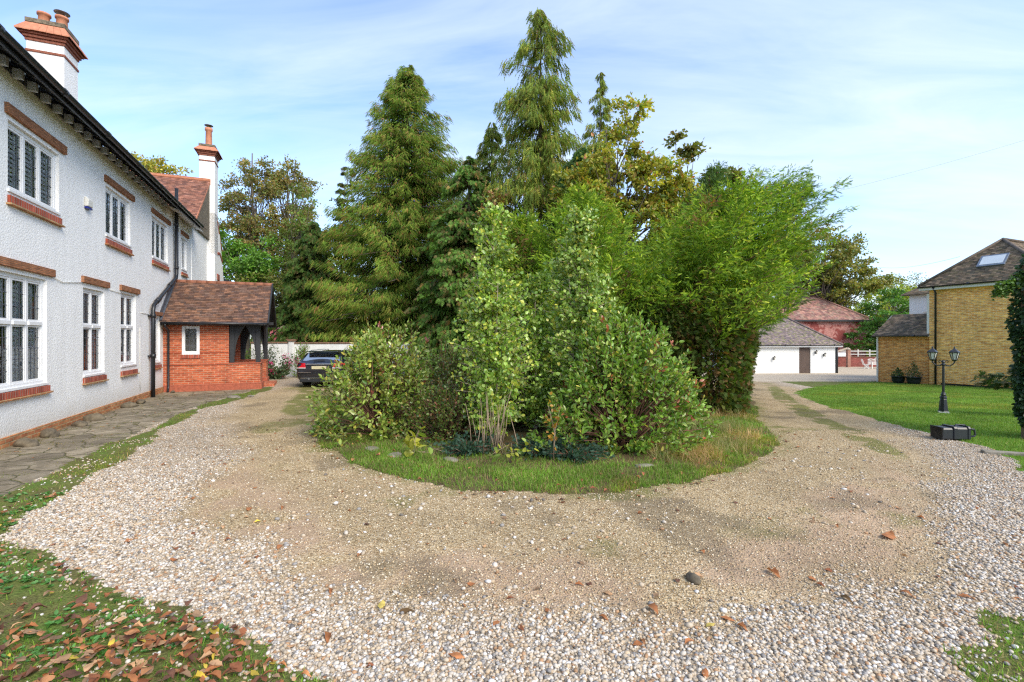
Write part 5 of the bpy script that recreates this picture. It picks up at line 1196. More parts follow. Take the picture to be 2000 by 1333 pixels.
    g = MB(); g.box(-.68, .68, -.045, .02, .375, .40); g.box(-.78, -.3, -.035, .02, .60, .615); g.box(.3, .78, -.035, .02, .60, .615); g.build('bumper_trim', M['chrome'], c)
    g = MB(); g.box(-.72, .72, -.04, .1, .22, .36); g.build('diffuser', M['plasticb'], c, bevel=.02)
    g = MB(); g.box(-.27, .27, -.045, .0, .74, .86); g.build('number_plate', M['plate'], c, bevel=.004)
    g = MB(); g.bar((-.28, .20, 1.07), (.12, .235, 1.085), .02, .03); g.build('rear_wiper', M['black'], c)
    g = MB(); g.prism([(-.58, .40, 1.425), (.58, .40, 1.425), (.60, .70, 1.455), (-.60, .70, 1.455)], (0, 0, -.03)); g.build('spoiler', M['carpaint'], c, bevel=.01)
    g = MB(); g.prism([(-.01, 1.0, 1.46), (-.01, 1.16, 1.46), (-.01, 1.02, 1.53)], (.02, 0, 0)); g.build('aerial_fin', M['carpaint'], c)
    return c
car().scale = (1, 1, .955)

# ------------------------------------------------------------------ twin lantern lamp post
lx, ly = 11.55, 12.75
lz = zgf(lx, ly)
lp = empty('lamp_post', (lx, ly, lz), R(-35), label='black twin-headed garden lamp post standing on the lawn', cat='lamp post')
LH = 1.36
b = MB(); b.box(-.105, .105, -.105, .105, -.03, .04); b.build('foot', M['offwhite'], lp)
b = MB(); b.lathe([(.11, .04), (.10, .06), (.075, .36), (.065, .38), (.08, .40), (.075, .44), (.05, .46), (.06, .49), (.045, .52), (.03, .56), (.027, LH - .1), (.04, LH - .08), (.028, LH - .02), (.05, LH), (.02, LH + .05)], (0, 0, 0), 0, 8, sm=False); b.build('pole', M['black'], lp)
b = MB()
for s in (-1, 1): b.tube([(0, 0, LH - .03), (s * .06, 0, LH - .09), (s * .13, 0, LH - .10), (s * .20, 0, LH - .04), (s * .22, 0, LH + .0), (s * .22, 0, LH + .02)], .015, 0, 8); b.tube([(s * .03, 0, LH + .02), (s * .08, 0, LH + .05), (s * .1, 0, LH), (s * .07, 0, LH - .02)], .009, 0, 6)
b.build('arm', M['black'], lp)
for s in (-1, 1):
    cx = s * .22; z = LH + .02
    b = MB(); b.lathe([(.02, 0), (.045, .02), (.06, .05)], (cx, 0, z), 0, 6, sm=False); b.lathe([(.115, .23), (.12, .245), (.09, .28), (.03, .33), (.012, .35), (.02, .365), (.004, .40)], (cx, 0, z), 0, 6, sm=False)
    for k in range(6): a = k * math.pi / 3; b.bar((cx + .055 * math.cos(a), .055 * math.sin(a), z + .05), (cx + .103 * math.cos(a), .103 * math.sin(a), z + .235), .012, .012)
    ln = b.build('lantern', M['black'], lp); b = MB(); b.lathe([(.05, .05), (.095, .23)], (cx, 0, z), 0, 6, sm=False); b.build('lamp_glass', M['lampglass'], ln)

# ------------------------------------------------------------------ black container lying on its side
bx_, by_ = 8.22, 8.9
bi = empty('storage_bin', (bx_, by_, zgf(bx_, by_) + .02), R(-4), label='black plastic bin lying on its side at the lawn edge', cat='bin')
b = MB()
b.prism([(-.36, -.16, .0), (-.36, .16, .0), (-.36, .18, .25), (-.36, -.18, .25)], (.02, 0, 0))
for (x0, x1, a, h) in ((-.36, -.06, .155, .24), (-.10, -.02, .175, .27), (-.03, .26, .165, .255), (.22, .28, .18, .275)):
    b.prism([(x0, -a, .01), (x0, a, .01), (x0, a, h * .85), (x0, a * .85, h), (x0, -a * .85, h), (x0, -a, h * .85)], (x1 - x0, 0, 0))
b.build('body', M['plasticb'], bi, bevel=.02)
b = MB(); b.tube([(.26, -.12, .06), (.40, -.12, .07), (.43, -.12, .10), (.40, -.12, .21), (.26, -.12, .22)], .02, 0, 8); b.tube([(.26, .12, .06), (.40, .12, .07), (.43, .12, .10), (.40, .12, .21), (.26, .12, .22)], .02, 0, 8); b.tube([(.41, -.12, .20), (.41, .12, .20)], .02, 0, 8); b.build('handle', M['plasticb'], bi)
b = MB(); b.tube([(-.04, -.1, .27), (.0, -.1, .30), (.2, -.1, .30), (.24, -.1, .27)], .012, 0, 6); b.build('strap', M['plasticb'], bi)
bi.scale = (.76, .86, .9)
# kerb edging beside the lawn
kb = MB(); pts = [(7.75, 7.85), (8.3, 7.62), (8.95, 7.35), (9.6, 7.02), (10.4, 6.6), (11.5, 6.0)]
for (a, c) in zip(pts, pts[1:]): kb.bar((a[0], a[1], .015), (c[0] - .03, c[1] + .015, .015), .13, .07)
o = kb.build('kerb_edging', M['stonegrey'], None, bevel=.015, label='low weathered stone edging strip in the grass at the right', cat='edging')

# ------------------------------------------------------------------ ivy-clad post with lantern and hanging pot
iv = empty('ivy_post', (9.62, 8.85, 0), R(-15), label='timber post and beam smothered in dark ivy at the right edge', cat='pergola')
b = MB(); b.box(-.08, .08, -.08, .08, 0, 3.3); b.build('post', M['wood'], iv); b = MB(); b.box(.1, 2.5, -.06, .06, 3.3, 3.42); b.box(.6, 2.5, .3, .42, 3.4, 3.46); b.build('beam', M['blackwood'], iv); b = MB(); b.box(1.9, 2.06, -.08, .08, 0, 3.3); b.build('post', M['wood'], iv)
cl = Cloud(); r = np.random.default_rng(77); n = 7000; z = r.uniform(0, 3.45, n) ** 1; a = r.uniform(0, 6.28, n)
wid = np.interp(z, [0, .5, 1.2, 1.8, 2.3, 2.9, 3.45], [.10, .18, .26, .3, .42, .55, .4]); off = np.interp(z, [0, .6, 1.2, 2.0, 2.6, 3.45], [.15, .0, .05, .12, .3, .35]); rr = np.sqrt(r.uniform(.2, 1, n)) * (.75 + .5 * vn(z * 2.5, a * 1.3, 4))
pos = np.stack([off + np.cos(a) * wid * rr, np.sin(a) * wid * rr * .8, z], -1); d = np.stack([np.cos(a), np.sin(a), -.9 + r.normal(0, .4, n)], -1) + r.normal(0, .35, (n, 3))
IV = [(5, (.025, .06, .025)), (3, (.04, .09, .03)), (1, (.07, .13, .04))]
cl.add(T_ROUND, pos, d, r.uniform(.05, .10, n), palpick(IV, n), 0)
n = 5200; pos = np.stack([r.uniform(.3, 2.5, n), r.normal(0, .3, n), 3.45 - np.abs(r.normal(0, .45, n)) + .1], -1); cl.add(T_ROUND, pos, r.normal(size=(n, 3)) + A(0, 0, -.6), r.uniform(.05, .10, n), palpick(IV, n), 0)
n = 2600; pos = np.stack([r.uniform(.2, 1.2, n), r.normal(0, .25, n), r.uniform(0, 1.5, n) * r.uniform(.4, 1, n)], -1); cl.add(T_ROUND, pos, r.normal(size=(n, 3)), r.uniform(.03, .07, n), palpick([(2, (.05, .10, .03)), (1, (.12, .13, .05))], n), 0)
n = 900; s_ = r.uniform(0, 1, n); pos = np.stack([-.05 - s_ * .45, r.normal(0, .06, n), 3.0 - s_ * .25 + r.normal(0, .06, n)], -1) * 1.0; cl.add(T_LEAF4, pos, r.normal(size=(n, 3)) + A(-1, 0, -.1), r.uniform(.04, .08, n), palpick([(2, (.12, .22, .04)), (1, (.08, .15, .03))], n), 0)
n = 500; t_ = r.integers(0, 4, n); s_ = r.uniform(0, 1, n); x0_ = np.array([-.32, -.25, -.28, -.2])[t_]; z0_ = np.array([2.15, 1.95, 2.5, 1.1])[t_]; pos = np.stack([x0_ + s_ * .3, r.normal(0, .04, n), z0_ + s_ * .15 - .2 * np.sin(s_ * 3) + r.normal(0, .03, n)], -1); cl.add(T_ROUND, pos, r.normal(size=(n, 3)) + A(0, 0, -.5), r.uniform(.04, .07, n), palpick(IV, n), 0)
cl.build('ivy', M['leaf'], iv)
mb = MB()
for k in range(7):
    a = k * .9; mb.tube([(.1 * math.cos(a + z * 1.5) + np.interp(z, [0, .6, 3.4], [.12, .02, .2]), .1 * math.sin(a + z * 1.5), z) for z in np.linspace(0, 3.3, 14)], .012, 0, 5)
mb.build('ivy_stem', M['bark'], iv)
vl = empty('carriage_lantern', (9.75, 8.35, 1.62), label='large carriage lantern with pale glass hanging in the ivy', cat='wall lantern')
b = MB(); b.lathe([(.15, .18), (.16, .2), (.06, .30), (.02, .36)], (0, 0, 0), 0, 6, sm=False); b.lathe([(.03, -.08), (.07, -.04), (.075, -.02)], (0, 0, 0), 0, 6, sm=False)
for k in range(6): a = k * math.pi / 3; b.bar((.07 * math.cos(a), .07 * math.sin(a), -.02), (.13 * math.cos(a), .13 * math.sin(a), .19), .014, .014)
b.tube([(0, 0, .36), (0, .15, .40), (0, .4, .3)], .014, 0, 6); b.build('lamp_frame', M['black'], vl); b = MB(); b.lathe([(.065, -.02), (.122, .18)], (0, 0, 0), 0, 6, sm=False); b.build('lamp_glass', M['lampglass'], vl)
hb = empty('hanging_pot', (9.72, 8.6, 1.15), label='terracotta pot of leafy plants fixed below the lantern in the ivy', cat='plant pot')
b = MB(); b.lathe([(.10, 0), (.16, .08), (.19, .2), (.2, .22), (.17, .22)], (0, 0, 0), 0, 18); b.build('pot', M['terracotta'], hb)
cl = Cloud(); n = 420; pos = r.normal(size=(n, 3)) * A(.15, .15, .1) + A(0, 0, .33); cl.add(T_LEAF4, pos, r.normal(size=(n, 3)) + A(0, 0, .3), r.uniform(.05, .09, n), palpick([(2, (.08, .17, .04)), (1, (.25, .12, .04))], n)); cl.build('plant', M['leaf'], hb)
# thin conifer bough reaching in from the right over the lawn
cb = empty('low_conifer', (13.7, 11.9, zgf(13.7, 11.9)), label='low spreading conifer boughs reaching from behind the ivy in front of the yellow wall', cat='conifer'); cl = Cloud(); mb = MB(); P, D = [], []
for (e, z0, z1) in (((-1.75, .3), .75, 1.02), ((-1.35, -.2), .70, .86), ((-1.1, .1), .95, 1.22), ((-.9, -.3), .5, .62), ((-1.2, .7), .6, .8)):
    p0 = A(0, 0, z0); p1 = A(e[0], e[1], z1); mb.tube([tuple(p0), tuple((p0 + p1) / 2 + A(0, 0, .12)), tuple(p1)], [.03, .018, .005], 0, 6)
    s = np.random.default_rng(3).uniform(.15, 1, 90); q = p0 + (p1 - p0) * s[:, None] + A(0, 0, 1) * (.3 * s * (1 - s))[:, None]; P.append(q + rng.normal(0, .04, (90, 3))); D.append(nrm(p1 - p0) + rng.normal(0, .5, (90, 3)) + A(0, 0, -.35))
mb.tube([(0, 0, 0), (0, 0, 1.2)], [.06, .03], 0, 6); P = np.concatenate(P); cl.add(T_SPRAYLO, P, np.concatenate(D), rng.uniform(.12, .24, len(P)), palpick([(2, (.05, .09, .03)), (1, (.12, .11, .05))], len(P)), .5); mb.build('trunk', M['bark'], cb); cl.build('crown', M['needle'], cb)

# ------------------------------------------------------------------ overhead cables
for i, (a, c, l) in enumerate([((17, 30, 10.3), (40, 33, 17.0), 'thin overhead cable crossing the sky right of the green hedge tree'), ((35.6, 46, 8.7), (22.1, 23.5, 5.9), 'thin overhead cable running to the yellow house roof')]):
    a = Vector(a); c = Vector(c); b = MB(); b.tube([tuple(a.lerp(c, t) - Vector((0, 0, .25 * 4 * t * (1 - t)))) for t in np.linspace(0, 1, 16)], .008, 0, 5); b.build('overhead_cable', M['cable'], None, label=l, cat='cable')

# ------------------------------------------------------------------ trees
G_CED = [(4, (0.137, 0.26, 0.0364)), (3, (0.103, 0.215, 0.0312)), (2, (0.194, 0.286, 0.0455)), (1.2, (0.263, 0.247, 0.0585)), (.4, (0.32, 0.169, 0.065))]
G_CEDTIP = [(3, (0.24, 0.338, 0.0455)), (2, (0.32, 0.312, 0.065)), (.8, (0.366, 0.208, 0.078)), (2.5, (0.172, 0.299, 0.039))]
G_TALL = [(4, (0.186, 0.272, 0.0439)), (3, (0.254, 0.329, 0.0488)), (1.4, (0.355, 0.343, 0.0536)), (1, (0.287, 0.215, 0.0683))]
G_LEY = [(4, (0.168, 0.298, 0.0296)), (3, (0.224, 0.368, 0.0362)), (2, (0.112, 0.216, 0.0247)), (.3, (0.337, 0.254, 0.0658))]
G_LEYTIP = [(3, (0.438, 0.58, 0.0543)), (2, (0.583, 0.641, 0.0723)), (2, (0.292, 0.458, 0.0362))]
G_DARK = [(4, (0.135, 0.263, 0.0468)), (3, (0.105, 0.211, 0.0343)), (1.6, (0.224, 0.193, 0.0702)), (.6, (0.299, 0.193, 0.0624))]

# tall cedar behind the garden wall
def pr_cedar(h): return float(np.interp(h, [0, .1, .3, .5, .68, .85, .94, 1], [5.0, 6.0, 5.6, 4.5, 3.4, 2.1, 1.1, .3]))
conifer('cedar_tree', -6.6, 30, 19.1, pr_cedar, 1500, .36, G_CED, 'broad cone-shaped cedar with brown-tipped green sprays behind the parked car', rise=.05, droop=.3, base=.02, T=T_HANG, seed=2, tips=G_CEDTIP, dens=2.6, trunk_r=.4, down=.55, flat=.0, lat=.26, gap=.3, zn=.09, upt=.7)
# tall drooping conifer in the middle
def pr_tall(h): return float(np.interp(h, [0, .3, .5, .62, .72, .8, .9, .97, 1], [3.4, 3.2, 2.6, 2.2, 2.1, 2.2, 1.4, .8, .15]))
conifer('drooping_conifer', 1.45, 24.2, 18.6, pr_tall, 430, .44, G_TALL, 'tallest drooping conifer with a thin double top in the centre of the group', rise=.15, droop=.35, base=.22, T=T_HANG, seed=5, dens=3.6, trunk_r=.2, down=1.9, flat=.0, lat=.3, gap=.5, zn=.13, bark='bark')
conifer('drooping_conifer', 5.0, 27, 17.6, lambda h: float(np.interp(h, [0, .5, .8, .92, 1], [2.0, 1.5, 1.05, .6, .1])), 210, .40, G_TALL, 'slim drooping conifer just right of the tallest one, browner', rise=.1, droop=.35, base=.3, T=T_HANG, seed=6, dens=3.4, trunk_r=.16, down=1.9, flat=.0, gap=.4)
conifer('drooping_conifer', -1.15, 27, 14.2, lambda h: float(np.interp(h, [0, .5, .8, .92, 1], [3.6, 3.0, 1.7, .8, .1])), 330, .40, G_TALL, 'shorter drooping conifer between the broad cedar and the tallest conifer', rise=.1, droop=.35, base=.1, T=T_HANG, seed=8, dens=3.4, trunk_r=.16, down=1.6, flat=.0, gap=.3)
conifer('young_conifer', 3.2, 22, 10.8, lambda h: float(np.interp(h, [0, .5, .9, 1], [3.0, 2.3, 1.0, .1])), 420, .28, [(3, (.06, .13, .03)), (2, (.09, .16, .03))], 'dark green conifer below the tallest one, behind the green hedge tree', rise=.1, droop=.4, base=.05, T=T_DROOP, seed=9, dens=2.8, down=.8)
conifer('dark_conifer', -2.2, 24.4, 11.2, lambda h: float(np.interp(h, [0, .5, .9, 1], [3.4, 2.6, 1.1, .1])), 420, .3, G_DARK, 'low dark conifer filling the gap right of the broad cedar', rise=.1, droop=.4, base=.03, T=T_DROOP, seed=10, dens=2.6, down=.8)
conifer('dark_conifer', -12.7, 30.5, 9.4, lambda h: float(np.interp(h, [0, .1, .5, .9, 1], [2.6, 3.0, 2.4, .9, .2])), 320, .3, [(3, (.09, .18, .035)), (2, (.10, .15, .03)), (1, (.16, .13, .04))], 'ragged dark green conifer left of the broad cedar', rise=.1, droop=.5, base=.12, T=T_DROOP, seed=14, dens=2.4, down=1.0)
broadleaf('bushy_tree', -11.9, 33.5, 11.9, [(0, 0, 8.0, 1.8, 1.6, 2.2), (.1, 0, 10.6, .9, .8, 1.3), (-.4, 0, 5.2, 2.2, 1.8, 1.8)], 9000, .18, [(3, (.15, .24, .04)), (2, (.22, .26, .045)), (1, (.24, .18, .05))], 'green bushy tree immediately left of the broad cedar', nclust=85, cs=.4, seed=44, trunk_r=.15)
conifer('dead_topped_conifer', -10.7, 31, 13.0, lambda h: float(np.interp(h, [0, .5, .9, 1], [1.2, .9, .4, .05])), 60, .4, [(2, (.12, .12, .05)), (1, (.08, .11, .03))], 'thin half-bare spindly tree beside the upper left of the cedar', rise=.3, droop=.2, base=.5, T=T_SPRAYLO, seed=15, dens=1.2, trunk_r=.1, down=.2)

# bright green hedge trees at the right of the bed
def pr_ley(h): return float(np.interp(h, [0, .2, .3, .4, .55, .72, .88, 1], [1.5, 1.55, 1.8, 2.6, 3.1, 2.7, 1.7, .4]))
def leyland(name, x, y, H, Rs, nb, sp, label, seed, elev=(-.08, .8), base=.28, bias=(0, 0, 0), tipw=.35, pal=G_LEY, tip=G_LEYTIP, dens=1.0, core=True):
    """bushy conifer of ascending plumes: each bough leaves the stem low and sweeps outwards and up"""
    r = np.random.default_rng(seed); root = empty(name, (x, y, zgf(x, y)), label=label, cat='conifer tree'); cl = Cloud(); mb = MB(); P, D, S, C = [], [], [], []
    for k in range(4):
        a = k * 1.7; mb.tube([(.12 * math.cos(a), .12 * math.sin(a), -.1), (.3 * math.cos(a), .3 * math.sin(a), H * .35), (.6 * math.cos(a) + bias[0] * .4, .6 * math.sin(a), H * .8)], [.11, .07, .02], 0, 7)
    for i in range(nb):
        az = r.uniform(0, 2 * math.pi); a = A(math.cos(az), math.sin(az), 0); q = A(-a[1], a[0], 0)
        h = base + (1 - base) * r.random(); Rr = np.interp(h, *Rs) * r.uniform(.62, 1.2) * (1 + .3 * (vn(math.cos(az) * 2 + 4, math.sin(az) * 2 + h * 6, seed) - .5) * 2)
        bx = np.array([bias[0], bias[1], 0]) * h ** 2
        end = a * Rr + bx + A(0, 0, h * H); el = r.uniform(*elev); L = min(Rr * 1.0, r.uniform(1.2, 2.7)) + .3
        dirv = nrm(a * math.cos(el) + A(0, 0, math.sin(el)) + bx * .28); st = end - dirv * L; st[2] = max(st[2], .1)
        nbl = max(6, int(dens * (7 + 9 * L))); ns = 7
        u = (np.arange(nbl) + r.uniform(0, 1, nbl)) / nbl; bp = st + (end - st) * u[:, None]; bp[:, 2] -= .10 * L * 4 * u * (1 - u)
        side = nrm(np.cross(dirv, A(0, 0, 1))); sg = np.where(np.arange(nbl) % 2 == 0, 1, -1) * r.uniform(.25, 1.0, nbl)
        bd = nrm(dirv + side * sg[:, None] * 1.5 + r.normal(0, .3, (nbl, 3)) - A(0, 0, .1)); bl = r.uniform(.2, .46, nbl) * (1.2 - .55 * u)
        t = np.tile(np.linspace(.1, 1, ns), nbl); ix = np.repeat(np.arange(nbl), ns)
        p_ = bp[ix] + bd[ix] * (t * bl[ix])[:, None]; p_[:, 2] += (.16 * t * t - .05) * bl[ix]; p_ += r.normal(0, .018, p_.shape)
        P.append(p_); dd = bd[ix] + r.normal(0, .42, p_.shape); dd[:, 2] += .18 * t - .1; D.append(dd); n = len(t)
        S.append(sp * (.7 + .5 * (1 - t)) * r.uniform(.7, 1.25, n)); c = palpick(pal, n, .18, r) * r.uniform(.8, 1.2); k = r.random(n) < .12 + .5 * t * u[ix]; c[k] = palpick(tip, int(k.sum()), .2, r) * r.uniform(.75, 1.15)
        if r.random() < .03: c[:] = palpick([(1, (.26, .13, .05)), (1, (.2, .14, .05))], n, .2, r)
        C.append(c)
        if i % 3 == 0: mb.tube([tuple(st), tuple((st + end) / 2 - A(0, 0, .08 * L)), tuple(end)], [.022, .012, .003], 0, 5)
    cl.add(T_PLUME, np.concatenate(P), np.concatenate(D), np.concatenate(S), np.concatenate(C), .25)
    mb.build('trunk', M['barkr'], root); cl.build('crown', M['needle'], root); return root
leyland('green_hedge_tree', 4.5, 13.4, 6.3, ([.0, .38, .46, .56, .70, .86, 1], [1.2, 1.4, 2.0, 2.6, 2.6, 2.1, 1.0]), 520, .17, 'big bright green bushy conifer with feathery plumes at the right of the bed', 3, bias=(2.4, 0), dens=1.25, base=.31)
leyland('green_hedge_tree', 1.9, 13.2, 5.9, ([0, .3, .6, .85, 1], [1.6, 2.0, 2.0, 1.4, .5]), 360, .17, 'bright green feathery conifer behind the two young birches', 4, elev=(.2, 1.1), dens=1.2)
leyland('green_hedge_tree', .35, 14.2, 5.6, ([0, .3, .6, .85, 1], [1.2, 1.4, 1.3, .9, .3]), 200, .17, 'narrow bright green conifer left of the other feathery ones', 6, elev=(.3, 1.2), dens=1.2)
# clipped dark skirt of the hedge
def skirt():
    r = np.random.default_rng(19); root = empty('clipped_hedge', (4.75, 12.9, zgf(4.75, 12.9)), label='dark clipped hedge foot with bare brown twigs under the bright green conifer', cat='hedge'); cl = Cloud(); n = 15000
    a = r.uniform(0, 6.28, n); z = r.uniform(.02, 3.0, n); R_ = np.interp(z, [0, .15, 1.4, 2.2, 3.0], [1.28, 1.42, 1.55, 1.6, 1.4]) * (.93 + .14 * vn(np.cos(a) * 4 + 9, np.sin(a) * 4 + z * 2, 5)) * r.uniform(.86, 1.03, n)
    pos = np.stack([np.cos(a) * R_, np.sin(a) * R_, z], -1); d = np.stack([np.cos(a), np.sin(a), r.normal(-.1, .6, n)], -1) + r.normal(0, .5, (n, 3))
    cl.add(T_SPRAYLO, pos, d, r.uniform(.10, .2, n), palpick([(4, (.075, .12, .022)), (2, (.12, .14, .03)), (1.6, (.17, .10, .035)), (1, (.10, .17, .02))], n, .25, r), 0)
    mb = MB()
    for k in range(240):
        t = r.uniform(0, 6.28); z0 = r.uniform(.2, 2.6); R1 = r.uniform(.9, 1.4); mb.tube([(.5 * math.cos(t), .5 * math.sin(t), z0 * .7), (R1 * math.cos(t), R1 * math.sin(t), z0)], [.014, .004], 0, 4, caps=False)
    mb.build('stems', M['barkr'], root); cl.build('foliage', M['needle'], root)
skirt()
leyland('thin_conifer', 7.9, 16.4, 7.4, ([0, .3, .6, .85, 1], [1.9, 1.9, 1.3, .6, .15]), 110, .2, 'thin bluish green conifer with wispy open top right of the hedge tree', 8, pal=[(2, (.07, .13, .045)), (1, (.10, .16, .05))], tip=[(1, (.14, .22, .06))], dens=.8, elev=(.2, .7), bias=(2.2, 0), base=.4)
leyland('thin_conifer', 6.3, 17.0, 8.2, ([0, .3, .6, .85, 1], [1.9, 1.9, 1.4, .8, .2]), 130, .2, 'thin bluish green conifer peeping over the crown of the hedge tree', 9, pal=[(2, (.08, .15, .045)), (1, (.12, .19, .05))], tip=[(1, (.16, .26, .06))], dens=.8, elev=(.2, .8), bias=(1.0, 0), base=.4)

AUT = [(3, (.48, .44, .06)), (2, (.36, .38, .05)), (3, (0.26, 0.312, 0.039)), (3, (0.364, 0.338, 0.0455)), (1.5, (0.39, 0.26, 0.052)), (2, (0.156, 0.247, 0.039)), (.4, (0.494, 0.208, 0.091))]
broadleaf('autumn_maple', 4.0, 20, 12.6, [(.1, 0, 8.4, 1.9, 1.6, 2.2), (.8, 0, 11.0, .8, .7, 1.3), (-.9, 0, 8.0, 1.3, 1.1, 1.5), (1.9, 0, 8.6, 1.1, .9, 1.1), (1.2, 0, 6.6, 2.8, 1.6, 1.6), (3.4, 0, 7.2, 1.6, 1.3, 1.3)], 26000, .18, AUT, 'yellow and olive autumn maple rising over the green hedge tree', nclust=130, cs=.34, seed=3, trunk_r=.12, trunk_top=.85)
broadleaf('olive_maple', 7.6, 21.5, 11.6, [(0.1, 0, 10.6, .62, .55, 1.1), (-1.0, 0, 8.8, .5, .5, .5), (1.8, 0, 8.8, 1.2, .9, 1.0), (.3, 0, 8.4, .7, .7, .8)], 8000, .18, [(3, (0.188, 0.225, 0.0438)), (2, (0.213, 0.213, 0.05)), (1, (0.275, 0.188, 0.0625))], 'sparse olive-leaved maple with a lone upright tuft against the sky', nclust=42, cs=.27, seed=4, trunk_r=.09)
broadleaf('pink_maple', -.75, 23, 9.6, [(0, 0, 8.5, .8, .7, 1.0), (.3, 0, 7.2, 1.0, .9, 1.0)], 2200, .17, [(2, (0.425, 0.213, 0.1)), (2, (0.3, 0.275, 0.05)), (1, (0.188, 0.225, 0.05))], 'small maple with pinkish autumn leaves left of the tallest conifer', nclust=22, cs=.32, seed=5, trunk_r=.07)
broadleaf('background_shrub', 8.6, 19, 6.2, [(0, 0, 4.2, 2.2, 1.8, 1.8), (-2.5, 0, 4.2, 2, 1.8, 1.8)], 7000, .15, [(3, (0.2, 0.35, 0.0375)), (2, (0.2, 0.275, 0.0375)), (1, (0.0875, 0.163, 0.0312))], 'leafy green tree filling in behind the hedge tree', nclust=60, cs=.45, seed=6, trunk_r=.1)

BRN = [(3, (0.286, 0.227, 0.078)), (2.4, (0.221, 0.26, 0.065)), (1.5, (0.39, 0.26, 0.078)), (1, (0.156, 0.234, 0.052))]
broadleaf('tall_thin_tree', -20.3, 37.5, 16.9, [(0, 0, 12.5, 2.2, 2.0, 3.4), (-1.8, 0, 11, 1.6, 1.6, 2.2), (.6, 0, 15.2, .9, .9, 1.2), (.3, 0, 9.0, 2.4, 2, 2.0)], 14000, .19, BRN, 'tall thin brownish tree nearest the white house gable', nclust=110, cs=.42, seed=11, trunk_r=.2, trunk_top=.97)
broadleaf('tall_thin_tree', -18.1, 38.5, 16.7, [(0, 0, 12.8, 2.3, 2.0, 3.2), (1.0, 0, 11, 1.5, 1.6, 2.5), (-.1, 0, 15.0, 1.2, .9, 1.2), (.3, 0, 8.8, 2.0, 2, 2.4)], 14000, .19, BRN, 'tall thin brownish tree with a forked trunk right of its twin', nclust=110, cs=.42, seed=12, trunk_r=.2, stems=2, trunk_top=.97)
broadleaf('sycamore_tree', -18.5, 33, 9.6, [(0, 0, 7.0, 2.2, 2.2, 2.2), (1.2, 0, 6.2, 1.6, 1.6, 1.4), (-1.5, 0, 7.5, 1.5, 1.5, 1.8)], 9000, .2, [(3, (0.163, 0.35, 0.0375)), (2, (0.075, 0.175, 0.025)), (1, (0.175, 0.3, 0.0375))], 'lush green sycamore between the gable and the thin trees', nclust=75, cs=.42, seed=13, trunk_r=.2, hang=.5)
broadleaf('bushy_tree', -15.4, 35, 12.6, [(0, 0, 8.5, 2.0, 2, 2.4), (.2, 0, 11.6, .9, .9, 1.5), (-.6, 0, 5.8, 2.6, 2, 1.8)], 9000, .18, [(3, (0.175, 0.275, 0.05)), (2, (0.188, 0.237, 0.0375)), (1.5, (0.225, 0.175, 0.0562))], 'mid green bushy tree with a pointed top left of the cedar', nclust=90, cs=.4, seed=14, trunk_r=.18)
broadleaf('bushy_tree', -16.6, 32, 7.0, [(0, 0, 4.9, 2.4, 2, 1.7), (2, 0, 4.4, 1.8, 1.5, 1.5)], 6500, .17, [(3, (0.225, 0.275, 0.05)), (2, (0.225, 0.2, 0.05)), (1, (0.0875, 0.15, 0.025))], 'low olive-brown bushy tree behind the porch roof', nclust=60, cs=.42, seed=15, trunk_r=.1)
broadleaf('golden_tree', -23.5, 30.5, 14.0, [(0, 0, 11.2, 2.6, 2.2, 2.0), (1.4, 0, 12.0, 1.3, 1.2, 1.2), (-.6, 0, 12.8, 1.4, 1.2, 1.2)], 6500, .17, [(3, (0.5, 0.438, 0.0625)), (2, (0.213, 0.25, 0.0375)), (1, (0.375, 0.225, 0.05))], 'golden autumn tree showing above the main roof of the white house', nclust=60, cs=.36, seed=16, trunk_r=.2)
broadleaf('spreading_tree', 34.5, 54, 15.6, [(0, 0, 12.0, 4.8, 4, 3.0), (3.6, 0, 10.0, 3.6, 3, 2.0), (6.6, 0, 8.8, 2.6, 2, 1.0), (-4, 0, 11.2, 3.6, 3, 3.2), (-6, 0, 8.5, 3, 3, 2.5), (2, 0, 8.0, 4.5, 3, 1.6)], 30000, .29, [(3, (0.288, 0.312, 0.0625)), (2, (0.35, 0.3, 0.075)), (2, (0.125, 0.188, 0.0375)), (1, (0.325, 0.25, 0.0625))], 'wide spreading olive tree behind the red brick house', nclust=150, cs=.72, seed=17, trunk_r=.45, stems=3, csz=.45)
broadleaf('dense_green_tree', 39.7, 50, 7.6, [(0, 0, 5.2, 3.0, 3, 2.6), (-2.4, 0, 3.2, 2.2, 2, 2.2), (2.6, 0, 4.2, 2.6, 2, 2.6), (-.5, 0, 2.2, 3.0, 2, 1.8)], 17000, .24, [(3, (0.112, 0.263, 0.0438)), (2, (0.1, 0.237, 0.0375)), (1, (0.163, 0.3, 0.0438))], 'dense dark green tree between the red house and the orange lean-to', nclust=140, cs=.5, seed=18, trunk_r=.2, csz=.35, hang=.1)
broadleaf('yellow_green_tree', 46.5, 58, 9.8, [(0, 0, 7.2, 3.2, 3, 2.2), (4, 0, 7.5, 3.5, 3, 1.9), (-4, 0, 6.2, 3, 3, 2.0)], 14000, .26, [(3, (0.45, 0.512, 0.0625)), (2, (0.2, 0.288, 0.0375)), (1, (0.375, 0.375, 0.0625))], 'yellow-green tree line top behind the dense green tree', nclust=110, cs=.6, seed=19, trunk_r=.2)
broadleaf('bare_twiggy_tree', 50.5, 60, 11.4, [(0, 0, 9.6, 3.2, 2, 1.3), (5, 0, 9.2, 3, 2, 1.2)], 1400, .2, [(2, (0.25, 0.25, 0.0625)), (1, (0.2, 0.15, 0.0625))], 'bare twiggy tree sticking up just left of the yellow house roof', nclust=80, cs=.6, seed=20, trunk_r=.12, stems=3)
